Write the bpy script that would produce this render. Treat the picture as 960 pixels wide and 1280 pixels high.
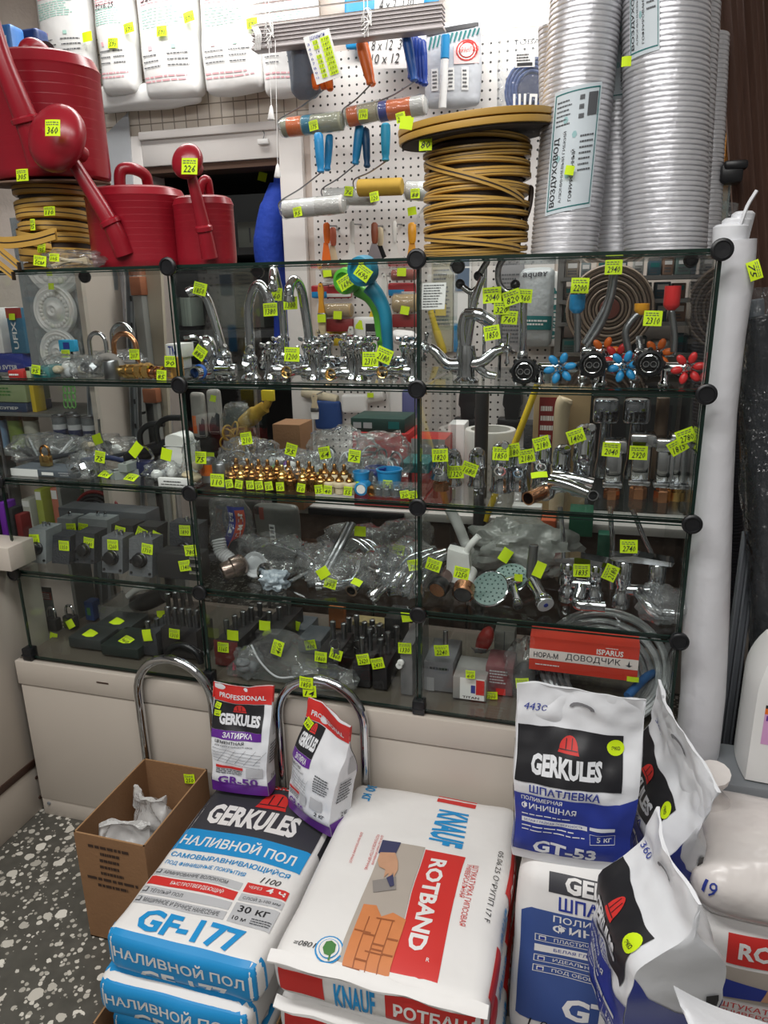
import bpy, bmesh, math, random
from mathutils import Vector, Matrix, Euler, noise
V = Vector
PI = math.pi
for _o in list(bpy.data.objects):
    bpy.data.objects.remove(_o)
SC = bpy.context.scene
COL = SC.collection
# ------------------------------------------------------------------ camera
F, YAW, PIT, ROL = 911.2, .279669453, .291216816, -.017948949
CAM = V((-.222727, -1.614035, 1.590185))
_fw = V((-math.sin(YAW)*math.cos(PIT), math.cos(YAW)*math.cos(PIT), -math.sin(PIT)))
_r0 = V((math.cos(YAW), math.sin(YAW), 0))
_u0 = _r0.cross(_fw)
RT = _r0*math.cos(ROL)+_u0*math.sin(ROL)
UP = -_r0*math.sin(ROL)+_u0*math.cos(ROL)
FW = _fw
cd = bpy.data.cameras.new('camera')
cd.sensor_fit = 'VERTICAL'
cd.sensor_height = 24
cd.lens = 24*F/1280
cd.clip_start = .02
cam = bpy.data.objects.new('camera', cd)
COL.objects.link(cam)
_m = Matrix((RT, UP, -FW)).transposed().to_4x4()
_m.translation = CAM
cam.matrix_world = _m
SC.camera = cam
# ------------------------------------------------------------------ world, lights, exposure
w = bpy.data.worlds.new('world')
SC.world = w
w.use_nodes = True
w.node_tree.nodes['Background'].inputs[0].default_value = (.92, .96, 1, 1)
w.node_tree.nodes['Background'].inputs[1].default_value = .25
SC.view_settings.view_transform = 'Standard'
SC.view_settings.look = 'None'
SC.view_settings.gamma = 1
SC.view_settings.use_curve_mapping = False
SC.view_settings.exposure = 0.0
SC.cycles.transparent_max_bounces = 48
SC.cycles.max_bounces = 10
SC.cycles.glossy_bounces = 5
SC.cycles.caustics_reflective = False
SC.cycles.caustics_refractive = False
SC.cycles.sample_clamp_indirect = 4
STORE_FILL = (-2.3, 1.95, 2.86, .6, .3, 7)  # added fill lamp that brightens the store room beyond the doorway
LAMPS = [  # x, y, z, size x, size y, watts : the long fluorescent panels of the ceiling
    (-.9, -1.15, 2.86, 2.4, .35, 46), (-.9, .78, 2.86, 2.4, .3, 34), (-.9, -2.6, 2.86, 2.4, .35, 44)]
for x, y, z, sx, sy, e in LAMPS+[STORE_FILL]:
    ld = bpy.data.lights.new('ceiling_lamp_light', 'AREA')
    ld.shape = 'RECTANGLE'
    ld.size, ld.size_y, ld.energy = sx, sy, e
    ld.color = (1, .985, .96)
    lo = bpy.data.objects.new('ceiling_lamp_light', ld)
    lo.location = (x, y, z)
    COL.objects.link(lo)
# ------------------------------------------------------------------ pixel helpers (960x1280 frame)
def ray(x, y):
    return RT*((x-480)/F)-UP*((y-640)/F)+FW
def atY(x, y, Y):
    d = ray(x, y)
    return CAM+d*((Y-CAM.y)/d.y)
def atZ(x, y, Z):
    d = ray(x, y)
    return CAM+d*((Z-CAM.z)/d.z)
def atX(x, y, X):
    d = ray(x, y)
    return CAM+d*((X-CAM.x)/d.x)
def spotx(px, Y, Z):
    k = (px-480)/F
    a = RT-FW*k
    return CAM.x-((Y-CAM.y)*a.y+(Z-CAM.z)*a.z)/a.x
def spot(px, Y, Z):
    return V((spotx(px, Y, Z), Y, Z))
def ppm(Y, Z=1.2, X=-.6):          # pixels per metre there
    return F/((V((X, Y, Z))-CAM).dot(FW))
# ------------------------------------------------------------------ materials
def lin(c):
    def g(u):
        u /= 255
        return u/12.92 if u <= .04045 else ((u+.055)/1.055)**2.4
    return (g(c[0]), g(c[1]), g(c[2]), 1)
MATS = {}
def mat(name, c, rough=.5, metal=0, vary=.1, scale=14, bump=0, bscale=60, spec=.5, stretch=None, emit=0):
    if name in MATS:
        return MATS[name]
    m = bpy.data.materials.new(name)
    m.use_nodes = True
    nt = m.node_tree
    b = nt.nodes['Principled BSDF']
    L = lin(c)
    b.inputs['Roughness'].default_value = rough
    b.inputs['Metallic'].default_value = metal
    b.inputs['Specular IOR Level'].default_value = spec
    tc = nt.nodes.new('ShaderNodeTexCoord')
    src = tc.outputs['Object']
    if stretch:
        mp = nt.nodes.new('ShaderNodeMapping')
        mp.inputs['Scale'].default_value = stretch
        nt.links.new(src, mp.inputs[0])
        src = mp.outputs[0]
    nz = nt.nodes.new('ShaderNodeTexNoise')
    nz.inputs['Scale'].default_value = scale
    nz.inputs['Detail'].default_value = 3
    nt.links.new(src, nz.inputs['Vector'])
    mx = nt.nodes.new('ShaderNodeMix')
    mx.data_type = 'RGBA'
    mx.inputs[6].default_value = tuple(max(0, v*(1-vary)) for v in L[:3])+(1,)
    mx.inputs[7].default_value = tuple(min(1, v*(1+vary)) for v in L[:3])+(1,)
    nt.links.new(nz.outputs[0], mx.inputs[0])
    nt.links.new(mx.outputs[2], b.inputs['Base Color'])
    if bump:
        n2 = nt.nodes.new('ShaderNodeTexNoise')
        n2.inputs['Scale'].default_value = bscale
        n2.inputs['Detail'].default_value = 2
        nt.links.new(src, n2.inputs['Vector'])
        bp = nt.nodes.new('ShaderNodeBump')
        bp.inputs['Strength'].default_value = bump
        bp.inputs['Distance'].default_value = .01
        nt.links.new(n2.outputs[0], bp.inputs['Height'])
        nt.links.new(bp.outputs[0], b.inputs['Normal'])
    if emit:
        b.inputs['Emission Color'].default_value = L
        b.inputs['Emission Strength'].default_value = emit
    MATS[name] = m
    return m
def clear(name, tint, body=0.0, bodycol=(1, 1, 1), rough=.03, bump=0, bscale=30, gain=1.0):
    """see-through sheet: transparent + fresnel gloss + a little milky body"""
    if name in MATS:
        return MATS[name]
    m = bpy.data.materials.new(name)
    m.use_nodes = True
    nt = m.node_tree
    nt.nodes.clear()
    out = nt.nodes.new('ShaderNodeOutputMaterial')
    tr = nt.nodes.new('ShaderNodeBsdfTransparent')
    tr.inputs[0].default_value = tint+(1,)
    gl = nt.nodes.new('ShaderNodeBsdfGlossy')
    gl.inputs['Roughness'].default_value = rough
    df = nt.nodes.new('ShaderNodeBsdfDiffuse')
    df.inputs[0].default_value = bodycol+(1,)
    m1 = nt.nodes.new('ShaderNodeMixShader')
    m1.inputs[0].default_value = body
    nt.links.new(tr.outputs[0], m1.inputs[1])
    nt.links.new(df.outputs[0], m1.inputs[2])
    fr = nt.nodes.new('ShaderNodeFresnel')
    fr.inputs[0].default_value = 1.48
    ge = nt.nodes.new('ShaderNodeNewGeometry')
    sb = nt.nodes.new('ShaderNodeMath')
    sb.operation = 'SUBTRACT'
    sb.inputs[0].default_value = gain
    nt.links.new(ge.outputs['Backfacing'], sb.inputs[1])
    mu = nt.nodes.new('ShaderNodeMath')
    mu.operation = 'MULTIPLY'
    mu.use_clamp = True
    nt.links.new(fr.outputs[0], mu.inputs[0])
    nt.links.new(sb.outputs[0], mu.inputs[1])
    if bump:
        tc = nt.nodes.new('ShaderNodeTexCoord')
        nz = nt.nodes.new('ShaderNodeTexNoise')
        nz.inputs['Scale'].default_value = bscale
        nz.inputs['Detail'].default_value = 3
        nt.links.new(tc.outputs['Object'], nz.inputs['Vector'])
        bp = nt.nodes.new('ShaderNodeBump')
        bp.inputs['Strength'].default_value = bump
        bp.inputs['Distance'].default_value = .02
        nt.links.new(nz.outputs[0], bp.inputs['Height'])
        nt.links.new(bp.outputs[0], gl.inputs['Normal'])
        nt.links.new(bp.outputs[0], fr.inputs['Normal'])
    m2 = nt.nodes.new('ShaderNodeMixShader')
    nt.links.new(mu.outputs[0], m2.inputs[0])
    nt.links.new(m1.outputs[0], m2.inputs[1])
    nt.links.new(gl.outputs[0], m2.inputs[2])
    nt.links.new(m2.outputs[0], out.inputs[0])
    MATS[name] = m
    return m
GLASS = clear('clear glass', (.972, .985, .978))
GEDGE = mat('green glass edge', (24, 42, 36), .15)
FROST = clear('frosted polythene', (.95, .95, .95), .5, (.95, .95, .94), .25, .8, 30, 1.4)
FILM = clear('clear polythene film', (.955, .965, .965), .07, (.86, .9, .92), .12, .9, 28, 1.35)
FILMT = clear('thin blister plastic', (.95, .97, .97), .06, (.9, .93, .95), .06, .4, 20, 1.3)
WRAP = clear('dusty stretch film', (.9, .93, .95), .03, (.6, .66, .72), .14, 1.0, 40, 1.6)
CHROME = mat('polished chrome', (205, 208, 212), .07, 1, .05)
CHROMED = mat('darker chrome', (150, 154, 160), .1, 1, .08)
STEEL = mat('brushed steel', (150, 152, 155), .33, 1, .1)
ALU = mat('crinkled aluminium foil', (222, 222, 226), .36, .55, .08, 8, .2, 45)
GALV = mat('galvanised steel', (156, 162, 166), .45, .4, .2, 18)
BRASS = mat('brass', (222, 184, 114), .22, 1, .12)
COPPER = mat('copper', (218, 158, 118), .2, 1, .1)
BRONZE = mat('darkened bronze', (164, 122, 72), .26, 1, .15)
BLACK = mat('black plastic', (22, 23, 26), .35, 0, .2)
BLACKM = mat('matt black paint and bore shade', (30, 31, 33), .6, 0, .2)
DGREY = mat('dark grey hammered metal', (62, 65, 70), .42, .3, .15, 30, .3, 150)
GREY = mat('grey plastic', (120, 124, 128), .5)
LGREY = mat('light grey plastic', (190, 193, 196), .45)
WHITE = mat('white plastic', (232, 232, 230), .4, 0, .03)
PAPER = mat('white paper', (236, 236, 234), .75, 0, .03)
SACKW = mat('white sack paper', (230, 228, 226), .55, 0, .03, 9, .25, 16)
SACKP = mat('white glossy pouch film', (226, 228, 232), .3, 0, .03, 9, .2, 22)
CARD = mat('brown corrugated cardboard', (140, 104, 72), .8, 0, .08, 20, .1, 120)
CARDD = mat('cut cardboard edge', (156, 120, 84), .85, 0, .15, 90)
YEL = mat('fluorescent yellow paper', (206, 236, 12), .7, 0, .04)
INK = mat('black ink', (26, 26, 30), .6, 0, .05)
INKG = mat('grey ink', (84, 86, 90), .6, 0, .05)
INKB = mat('blue pen ink', (44, 62, 150), .6, 0, .05)
RED = mat('red plastic', (142, 24, 38), .3, 0, .08)
PRED = mat('red print', (205, 48, 44), .5, 0, .03)
PBLUE = mat('sky blue print', (28, 142, 205), .45, 0, .04)
PNAVY = mat('navy blue print', (42, 58, 146), .38, 0, .05)
PBLK = mat('black print', (32, 32, 36), .4, 0, .06)
PDGR = mat('anthracite print', (54, 54, 60), .5, 0, .06)
PGRY = mat('grey print', (186, 187, 190), .55, 0, .03)
PPUR = mat('purple print', (98, 40, 142), .35, 0, .05)
PGRN = mat('green print', (72, 128, 66), .55, 0, .06)
PTEAL = mat('teal print', (22, 112, 112), .5, 0, .06)
PBRICK = mat('brick orange print', (206, 128, 76), .6, 0, .08, 40)
PCONC = mat('concrete print', (176, 166, 156), .6, 0, .06, 20)
PSKIN = mat('hand print', (196, 150, 120), .6, 0, .1, 40)
PYEL = mat('yellow print', (228, 200, 40), .5, 0, .05)
TAPEG = mat('gold sealing strip', (192, 152, 76), .35, 0, .08, 12)
TAPEB = mat('brown sealing strip', (52, 38, 28), .5, 0, .15)
WOODB = mat('walnut foil', (92, 68, 58), .4, 0, .3, 5, .05, 40, .5, (18, 18, .7))
WOODO = mat('varnished pine', (206, 140, 56), .5, 0, .15, 8, 0, 60, .5, (20, 20, 1))
BLUEP = mat('blue plastic', (30, 92, 178), .35, 0, .06)
CYANP = mat('light blue plastic', (40, 142, 200), .35, 0, .06)
ORANGE = mat('orange plastic', (232, 112, 36), .35, 0, .06)
AMBER = mat('amber plastic', (226, 158, 40), .35, 0, .06)
GREENP = mat('green plastic', (96, 190, 60), .35, 0, .06)
TEALP = mat('teal rubber', (20, 128, 160), .45, 0, .06)
BEIGE = mat('beige plastic', (212, 196, 164), .5, 0, .06)
YELP = mat('yellow plastic', (226, 196, 42), .4, 0, .08)
# ------------------------------------------------------------------ mesh builder
class MB:
    def __init__(s):
        s.v, s.f, s.fm, s.mats, s.M = [], [], [], [], None
    def add(s, vs, fs, m):
        if m not in s.mats:
            s.mats.append(m)
        k, n = s.mats.index(m), len(s.v)
        M = s.M
        for p in vs:
            p = V(p)
            s.v.append(M @ p if M else p)
        for f in fs:
            s.f.append(tuple(i+n for i in f))
            s.fm.append(k)
        return s
    def box(s, x0, x1, y0, y1, z0, z1, m, b=0):
        if x0 > x1: x0, x1 = x1, x0
        if y0 > y1: y0, y1 = y1, y0
        if z0 > z1: z0, z1 = z1, z0
        if not b:
            vs = [(x, y, z) for z in (z0, z1) for y in (y0, y1) for x in (x0, x1)]
            return s.add(vs, [(0, 2, 3, 1), (4, 5, 7, 6), (0, 1, 5, 4), (2, 6, 7, 3), (0, 4, 6, 2), (1, 3, 7, 5)], m)
        b = min(b, (x1-x0)*.45, (y1-y0)*.45, (z1-z0)*.45)
        bm = bmesh.new()
        bmesh.ops.create_cube(bm, size=1)
        for q in bm.verts:
            q.co = V(((x0+x1)/2+q.co.x*(x1-x0), (y0+y1)/2+q.co.y*(y1-y0), (z0+z1)/2+q.co.z*(z1-z0)))
        bmesh.ops.bevel(bm, geom=bm.edges[:], offset=b, segments=2, affect='EDGES', profile=.5)
        bm.verts.index_update()
        s.add([q.co.copy() for q in bm.verts], [[q.index for q in f.verts] for f in bm.faces], m)
        bm.free()
        return s
    def tube(s, pts, r, m, n=10, closed=False, cap=True):
        pts = [V(p) for p in pts]
        k = len(pts)
        rs = r if isinstance(r, (list, tuple)) else [r]*k
        T = []
        for i in range(k):
            a = pts[(i-1) % k] if (closed or i > 0) else pts[i]
            c = pts[(i+1) % k] if (closed or i < k-1) else pts[i]
            t = (c-a)
            T.append(t.normalized() if t.length > 1e-9 else V((0, 0, 1)))
        u = T[0].orthogonal().normalized()
        vs, fs = [], []
        for i in range(k):
            u = (u-T[i]*u.dot(T[i]))
            u = u.normalized() if u.length > 1e-6 else T[i].orthogonal().normalized()
            q = T[i].cross(u)
            for j in range(n):
                a = 2*PI*j/n
                vs.append(pts[i]+(u*math.cos(a)+q*math.sin(a))*rs[i])
        e = k if closed else k-1
        for i in range(e):
            for j in range(n):
                a, b_ = i*n+j, i*n+(j+1) % n
                c, d = ((i+1) % k)*n+(j+1) % n, ((i+1) % k)*n+j
                fs.append((a, b_, c, d))
        if cap and not closed:
            fs.append(tuple(range(n-1, -1, -1)))
            fs.append(tuple(range((k-1)*n, k*n)))
        return s.add(vs, fs, m)
    def turn(s, p, ax, prof, m, n=18, sx=1, sy=1, cap=True):
        """profile (r, h) revolved around the axis ax through p"""
        ax = V(ax).normalized()
        u = V((1, 0, 0)) if abs(ax.z) > .99 else ax.orthogonal().normalized()
        q = ax.cross(u)
        p = V(p)
        vs, fs = [], []
        for r, h in prof:
            for j in range(n):
                a = 2*PI*j/n
                vs.append(p+ax*h+u*(r*sx*math.cos(a))+q*(r*sy*math.sin(a)))
        for i in range(len(prof)-1):
            for j in range(n):
                fs.append((i*n+j, i*n+(j+1) % n, (i+1)*n+(j+1) % n, (i+1)*n+j))
        if cap and prof[0][0] > 1e-5:
            fs.append(tuple(range(n-1, -1, -1)))
        if cap and prof[-1][0] > 1e-5:
            fs.append(tuple(range((len(prof)-1)*n, len(prof)*n)))
        return s.add(vs, fs, m)
    def cyl(s, a, b, r, m, n=16, r2=None, ch=.12):
        a, b = V(a), V(b)
        L = (b-a).length
        r2 = r if r2 is None else r2
        c = min(r*ch, L*.2)
        return s.turn(a, b-a, [(r-c, 0), (r, c), (r2, L-c), (r2-c, L)], m, n)
    def pipe(s, a, b, r, m, n=16, wall=.2, inner=None):
        a, b = V(a), V(b)
        L = (b-a).length
        ri = r*(1-wall)
        s.turn(a, b-a, [(ri, 0), (r, 0), (r, L), (ri, L), (ri, L*.3)], m, n)
        s.turn(a, b-a, [(ri*.99, L*.31), (0, L*.31)], BLACKM, n, cap=False)  # black disc stands in for the shade deep inside the bore
        return s
    def ell(s, c, r, m, n=12, R=None):
        k = max(6, n//2)
        vs, fs = [], []
        for i in range(k+1):
            t = PI*i/k
            for j in range(n):
                a = 2*PI*j/n
                p = V((r[0]*math.sin(t)*math.cos(a), r[1]*math.sin(t)*math.sin(a), -r[2]*math.cos(t)))
                vs.append(V(c)+(R @ p if R else p))
        for i in range(k):
            for j in range(n):
                fs.append((i*n+j, i*n+(j+1) % n, (i+1)*n+(j+1) % n, (i+1)*n+j))
        return s.add(vs, fs, m)
    def prism(s, poly, dirv, m):
        n = len(poly)
        vs = [V(p) for p in poly]+[V(p)+V(dirv) for p in poly]
        fs = [tuple(range(n-1, -1, -1)), tuple(range(n, 2*n))]+[(i, (i+1) % n, n+(i+1) % n, n+i) for i in range(n)]
        return s.add(vs, fs, m)
    def grid(s, fn, nu, nv, m, flip=False):
        vs = [fn(i/nu, j/nv) for j in range(nv+1) for i in range(nu+1)]
        fs = []
        for j in range(nv):
            for i in range(nu):
                a = j*(nu+1)+i
                f = (a, a+1, a+nu+2, a+nu+1)
                fs.append(f[::-1] if flip else f)
        return s.add(vs, fs, m)
    def cube(s, fn, m, na=16, nb=16, nc=8):
        """a closed skin: fn maps the surface of the cube [-1,1]^3"""
        idx, vs, fs = {}, [], []
        def vid(a, b, c):
            k = (round(a, 4), round(b, 4), round(c, 4))
            if k not in idx:
                idx[k] = len(vs)
                vs.append(fn(a, b, c))
            return idx[k]
        def lerp(i, n): return -1+2*i/n
        for sg in (-1, 1):
            for axis, (n1, n2) in enumerate(((nb, nc), (na, nc), (na, nb))):
                for i in range(n1):
                    for j in range(n2):
                        q = []
                        for di, dj in ((0, 0), (1, 0), (1, 1), (0, 1)):
                            p, t = lerp(i+di, n1), lerp(j+dj, n2)
                            q.append(vid(*((sg, p, t) if axis == 0 else (p, sg, t) if axis == 1 else (p, t, sg))))
                        if (sg > 0) == (axis == 1):
                            q.reverse()
                        fs.append(tuple(q))
        return s.add(vs, fs, m)
    def build(s, name, parent=None, sharp=.7, **kw):
        me = bpy.data.meshes.new(name)
        o = bpy.data.objects.new(name, me)
        COL.objects.link(o)
        if parent is not None:
            I = world_of(parent).inverted()
            o.parent = parent
        else:
            xs, ys, zs = [p.x for p in s.v], [p.y for p in s.v], [p.z for p in s.v]
            o.location = ((min(xs)+max(xs))/2, (min(ys)+max(ys))/2, min(zs))
            I = Matrix.Translation(o.location).inverted()
        me.from_pydata([I @ p for p in s.v], [], s.f)
        for m in s.mats:
            me.materials.append(m)
        me.polygons.foreach_set('material_index', s.fm)
        me.polygons.foreach_set('use_smooth', [True]*len(s.f))
        me.set_sharp_from_angle(angle=sharp)
        for k, v in kw.items():
            o[k] = v
        return o
def world_of(o):
    M = o.matrix_basis.copy()
    if o.parent:
        M = world_of(o.parent) @ M
    return M
def thing(name, label, cat, loc=(0, 0, 0), group=None, rz=0):
    o = bpy.data.objects.new(name, None)
    o.empty_display_size = .05
    COL.objects.link(o)
    o.location = loc
    o.rotation_euler = (0, 0, rz)
    return tag(o, label, cat, group)
def tag(o, label, cat, group=None):
    o['label'], o['category'] = label, cat
    if group:
        o['group'] = group
    return o
def struct(o):
    o['kind'] = 'structure'
    return o
def copy_thing(o, loc, rz=None, label=None, scale=None):
    c = o.copy()
    COL.objects.link(c)
    c.location = loc
    if rz is not None: c.rotation_euler = (0, 0, rz)
    if scale: c.scale = (scale,)*3
    if label: c['label'] = label
    for ch in list(o.children):
        d = ch.copy()
        COL.objects.link(d)
        d.parent = c
        for g in ch.children:
            e = g.copy()
            COL.objects.link(e)
            e.parent = d
    return c
def spline(pts, n=8):
    pts = [V(p) for p in pts]
    out = []
    for i in range(len(pts)-1):
        p0 = pts[i-1] if i else pts[0]*2-pts[1]
        p1, p2 = pts[i], pts[i+1]
        p3 = pts[i+2] if i+2 < len(pts) else p2*2-p1
        for k in range(n):
            t = k/n
            out.append(.5*((2*p1)+(p2-p0)*t+(2*p0-5*p1+4*p2-p3)*t*t+(3*p1-p0-3*p2+p3)*t**3))
    out.append(pts[-1])
    return out
def frame(p, nrm, roll=0):
    """matrix: local x right, local z up, local -y facing nrm"""
    y = -V(nrm).normalized()
    x = y.cross(V((0, 0, 1)))
    x = x.normalized() if x.length > 1e-4 else V((1, 0, 0))
    z = x.cross(y)
    M = Matrix((x, y, z)).transposed().to_4x4()
    M.translation = V(p)
    return M @ Matrix.Rotation(roll, 4, 'Y')
# ------------------------------------------------------------------ lettering
_txt = {}
def glyphs(s, bold=0, shear=0, res=2):
    k = (s, bold, shear, res)
    if k not in _txt:
        c = bpy.data.curves.new('lettering', 'FONT')
        c.body = s
        c.size = 1
        c.offset = bold
        c.shear = shear
        c.resolution_u = res
        c.fill_mode = 'FRONT'
        c.dimensions = '2D'
        if '\n' in s:
            c.align_x = 'CENTER'
        o = bpy.data.objects.new('lettering', c)
        me = o.to_mesh()
        vs = [(p.co.x, p.co.y) for p in me.vertices]
        fs = [tuple(p.vertices) for p in me.polygons]
        # keep faces turned up
        g = []
        for f in fs:
            a, b, d = vs[f[0]], vs[f[1]], vs[f[2]]
            g.append(f if (b[0]-a[0])*(d[1]-a[1])-(b[1]-a[1])*(d[0]-a[0]) > 0 else f[::-1])
        o.to_mesh_clear()
        bpy.data.objects.remove(o)
        bpy.data.curves.remove(c)
        if not vs:
            vs, g = [(0, 0), (1, 0), (1, 1)], []
        x0, x1 = min(p[0] for p in vs), max(p[0] for p in vs)
        y0, y1 = min(p[1] for p in vs), max(p[1] for p in vs)
        vs = [((x-x0)/max(1e-6, x1-x0), (y-y0)/max(1e-6, y1-y0)) for x, y in vs]
        _txt[k] = (vs, g, (x1-x0)/max(1e-6, y1-y0))
    return _txt[k]
FACES = {'front': lambda u, v: (2*u-1, -1, 2*v-1), 'top': lambda u, v: (2*u-1, 2*v-1, 1),
         'left': lambda u, v: (-1, 1-2*u, 2*v-1), 'right': lambda u, v: (1, 2*u-1, 2*v-1), 'back': lambda u, v: (1-2*u, 1, 2*v-1)}
class Skin:
    """printing on one face of a skin: everything is laid out in face coordinates 0..1"""
    def __init__(s, mb, fn, face='front', lift=.0012, cut=12):
        s.mb, s.fn, s.face, s.lift, s.cut, s.lay = mb, fn, FACES[face] if isinstance(face, str) else face, lift, cut, 0
    def P(s, u, v, k):
        f = lambda a, b: V(s.fn(*s.face(a, b)))
        e = .004
        p = f(u, v)
        n = (f(u+e, v)-f(u-e, v)).cross(f(u, v+e)-f(u, v-e))
        if n.length > 1e-12:
            p = p+n.normalized()*(s.lift*(1+.7*k))
        return p
    def put(s, vs, fs, m, k):
        bm = bmesh.new()
        q = [bm.verts.new((x, y, 0)) for x, y in vs]
        for f in fs:
            try:
                bm.faces.new([q[i] for i in f])
            except ValueError:
                pass
        if s.cut:
            xs, ys = [p[0] for p in vs], [p[1] for p in vs]
            for ax, lo, hi in ((0, min(xs), max(xs)), (1, min(ys), max(ys))):
                for i in range(math.floor(lo*s.cut)+1, math.ceil(hi*s.cut)):
                    co, no = [0, 0, 0], [0, 0, 0]
                    co[ax], no[ax] = i/s.cut, 1
                    bmesh.ops.bisect_plane(bm, geom=bm.verts[:]+bm.edges[:]+bm.faces[:], plane_co=co, plane_no=no, dist=1e-6)
        bm.verts.index_update()
        s.mb.add([s.P(p.co.x, p.co.y, k) for p in bm.verts], [[p.index for p in f.verts] for f in bm.faces], m)
        bm.free()
    def rect(s, u0, v0, u1, v1, m, k=0):
        s.put([(u0, v0), (u1, v0), (u1, v1), (u0, v1)], [(0, 1, 2, 3)], m, k)
        return s
    def poly(s, pts, m, k=0):
        s.put(pts, [tuple(range(len(pts)))], m, k)
        return s
    def text(s, t, u0, v0, u1, v1, m, k=1, bold=0, rot=0, shear=0, res=2):
        vs, fs, a = glyphs(t, bold, shear, res)
        R = {0: lambda x, y: (x, y), 90: lambda x, y: (1-y, x), 180: lambda x, y: (1-x, 1-y), 270: lambda x, y: (y, 1-x)}[rot]
        o = []
        for x, y in vs:
            x, y = R(x, y)
            o.append((u0+x*(u1-u0), v0+y*(v1-v0)))
        s.put(o, fs, m, k)
        return s
    def textq(s, t, p0, du, dv, m, k=1, bold=0, shear=0):
        """slanted lettering: corner p0, baseline vector du, height vector dv"""
        vs, fs, a = glyphs(t, bold, shear)
        s.put([(p0[0]+x*du[0]+y*dv[0], p0[1]+x*du[1]+y*dv[1]) for x, y in vs], fs, m, k)
        return s
    def lines(s, u0, v0, u1, v1, n, m, k=1, seed=1, fill=.5):
        """small print too fine to read: broken text lines"""
        r = random.Random(seed)
        for i in range(n):
            y = v1-(v1-v0)*(i+.5)/n
            h = (v1-v0)/n*fill/2
            x, e = u0, u1-(u1-u0)*r.uniform(0, .3)
            while x < e:
                wd = r.uniform(.06, .18)*(u1-u0)
                s.rect(x, y-h, min(e, x+wd), y+h, m, k)
                x += wd+.025*(u1-u0)
        return s
def flatfn(p, ux, uz):
    """flat face fn for Skin: p corner, ux width vector, uz height vector; use with FLAT"""
    p, ux, uz = V(p), V(ux), V(uz)
    return lambda u, v: p+ux*u+uz*v
FLAT = lambda u, v: (u, v)
def flat(mb, p, ux, uz, lift=.0008):
    return Skin(mb, flatfn(p, ux, uz), FLAT, lift, 0)
# ------------------------------------------------------------------ price tags
_tags = {}
def tagmesh(txt, w, h):
    k = (txt, w, h)
    if k not in _tags:
        b = MB()
        t = .0006
        r = random.Random(txt)
        b.grid(lambda u, v: V(((u-.5)*w, -t-.0022*math.sin(PI*u)*(.6+.4*v), (v-.5)*h)), 4, 2, YEL)
        b.grid(lambda u, v: V(((u-.5)*w, -.0022*math.sin(PI*u)*(.6+.4*v), (v-.5)*h)), 4, 2, YEL, True)
        fn = lambda u, v: V(((u-.5)*w, -t-.0022*math.sin(PI*u)*(.6+.4*v), (v-.5)*h))
        sk = Skin(b, fn, FLAT, .0005, 4)
        if txt:
            sk.text(txt, .14, .12, .88, .56, INK, 1, .006, 0, .25, 1)
            for i in range(2):
                x = .1
                while x < .82:
                    q = r.uniform(.08, .2)
                    sk.rect(x, .67+i*.14, min(.9, x+q), .72+i*.14, INKG, 1)
                    x += q+.05
        me = b.build('price_tag')
        _tags[k] = me.data
        # stored around the tag's own centre
        off = me.location.copy()
        me.data.transform(Matrix.Translation(off))
        bpy.data.objects.remove(me)
    return _tags[k]
_trng = random.Random(7)
def ptag(parent, P, txt='', roll=None, size=(.037, .031), nrm=(0, -1, .12)):
    size = (round(size[0]*.93, 4), round(size[1]*.93, 4))
    o = bpy.data.objects.new('price_tag', tagmesh(txt, *size))
    COL.objects.link(o)
    if roll is None:
        roll = _trng.uniform(-12, 12)
    W = frame(P, nrm, math.radians(roll))
    o.parent = parent
    o.matrix_basis = world_of(parent).inverted() @ W
    return o
def tpx(parent, px, py, Y, txt='', roll=None, size=(.037, .031), nrm=(0, -1, .12)):
    return ptag(parent, atY(px, py, Y), txt, roll, size, nrm)
def nz(x, y, z, s=1.0):
    return noise.noise(V((x*s, y*s, z*s)))
def rbox(cx, cy, z0, w, l, h, r=.03, bulge=.02, wr=.004, seed=0, ws=9, M=None):
    """sack skin: rounded box, fat in the middle, wrinkled"""
    def fn(a, b, c):
        q = V((a*w/2, b*l/2, c*h/2))
        i = V((max(-w/2+r, min(w/2-r, q.x)), max(-l/2+r, min(l/2-r, q.y)), max(-h/2+min(r, h*.49), min(h/2-min(r, h*.49), q.z))))
        d = q-i
        if d.length > 1e-9:
            q = i+d.normalized()*min(r, h*.49) if abs(d.z) > 1e-9 and r > h*.49 else i+d.normalized()*r
        k = (1-a*a)*(1-b*b)
        q.z += bulge*k*c
        e = (1-c*c)
        q.x += bulge*.5*e*(1-b*b)*a
        q.y += bulge*.4*e*(1-a*a)*b
        n = V((nz(q.x+seed, q.y, q.z, ws), nz(q.x, q.y+seed+9, q.z, ws), nz(q.x, q.y, q.z+seed+5, ws)))
        q = q+n*wr
        q = q+V((0, 0, cz))
        p = V((cx, cy, z0))
        return M @ q if M else p+q
    cz = h/2
    return fn
def crumple(b, c, size, m, seed=0, amp=.25, n=12, fl=2.2):
    """crumpled bag: lumpy pillow resting on its base point c"""
    w, d, h = size
    c = V(c)
    def fn(x, y, z):
        q = V((x, y, z))
        p = V((x*math.sqrt(1-.35*y*y-.35*z*z+.1*y*y*z*z), y*math.sqrt(1-.35*x*x-.35*z*z+.1*x*x*z*z), z*math.sqrt(1-.35*x*x-.35*y*y+.1*x*x*y*y)))
        k = 1+amp*nz(p.x*fl+seed*3.1, p.y*fl, p.z*fl)+amp*.6*abs(nz(p.x*fl*2.5, p.y*fl*2.5+seed, p.z*fl*2.5))
        p = p*k
        z_ = max(-.98, p.z)
        return c+V((p.x*w/2, p.y*d/2, (z_+.98)*h/2))
    b.cube(fn, m, n, max(5, n//2), n)
    return b
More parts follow.
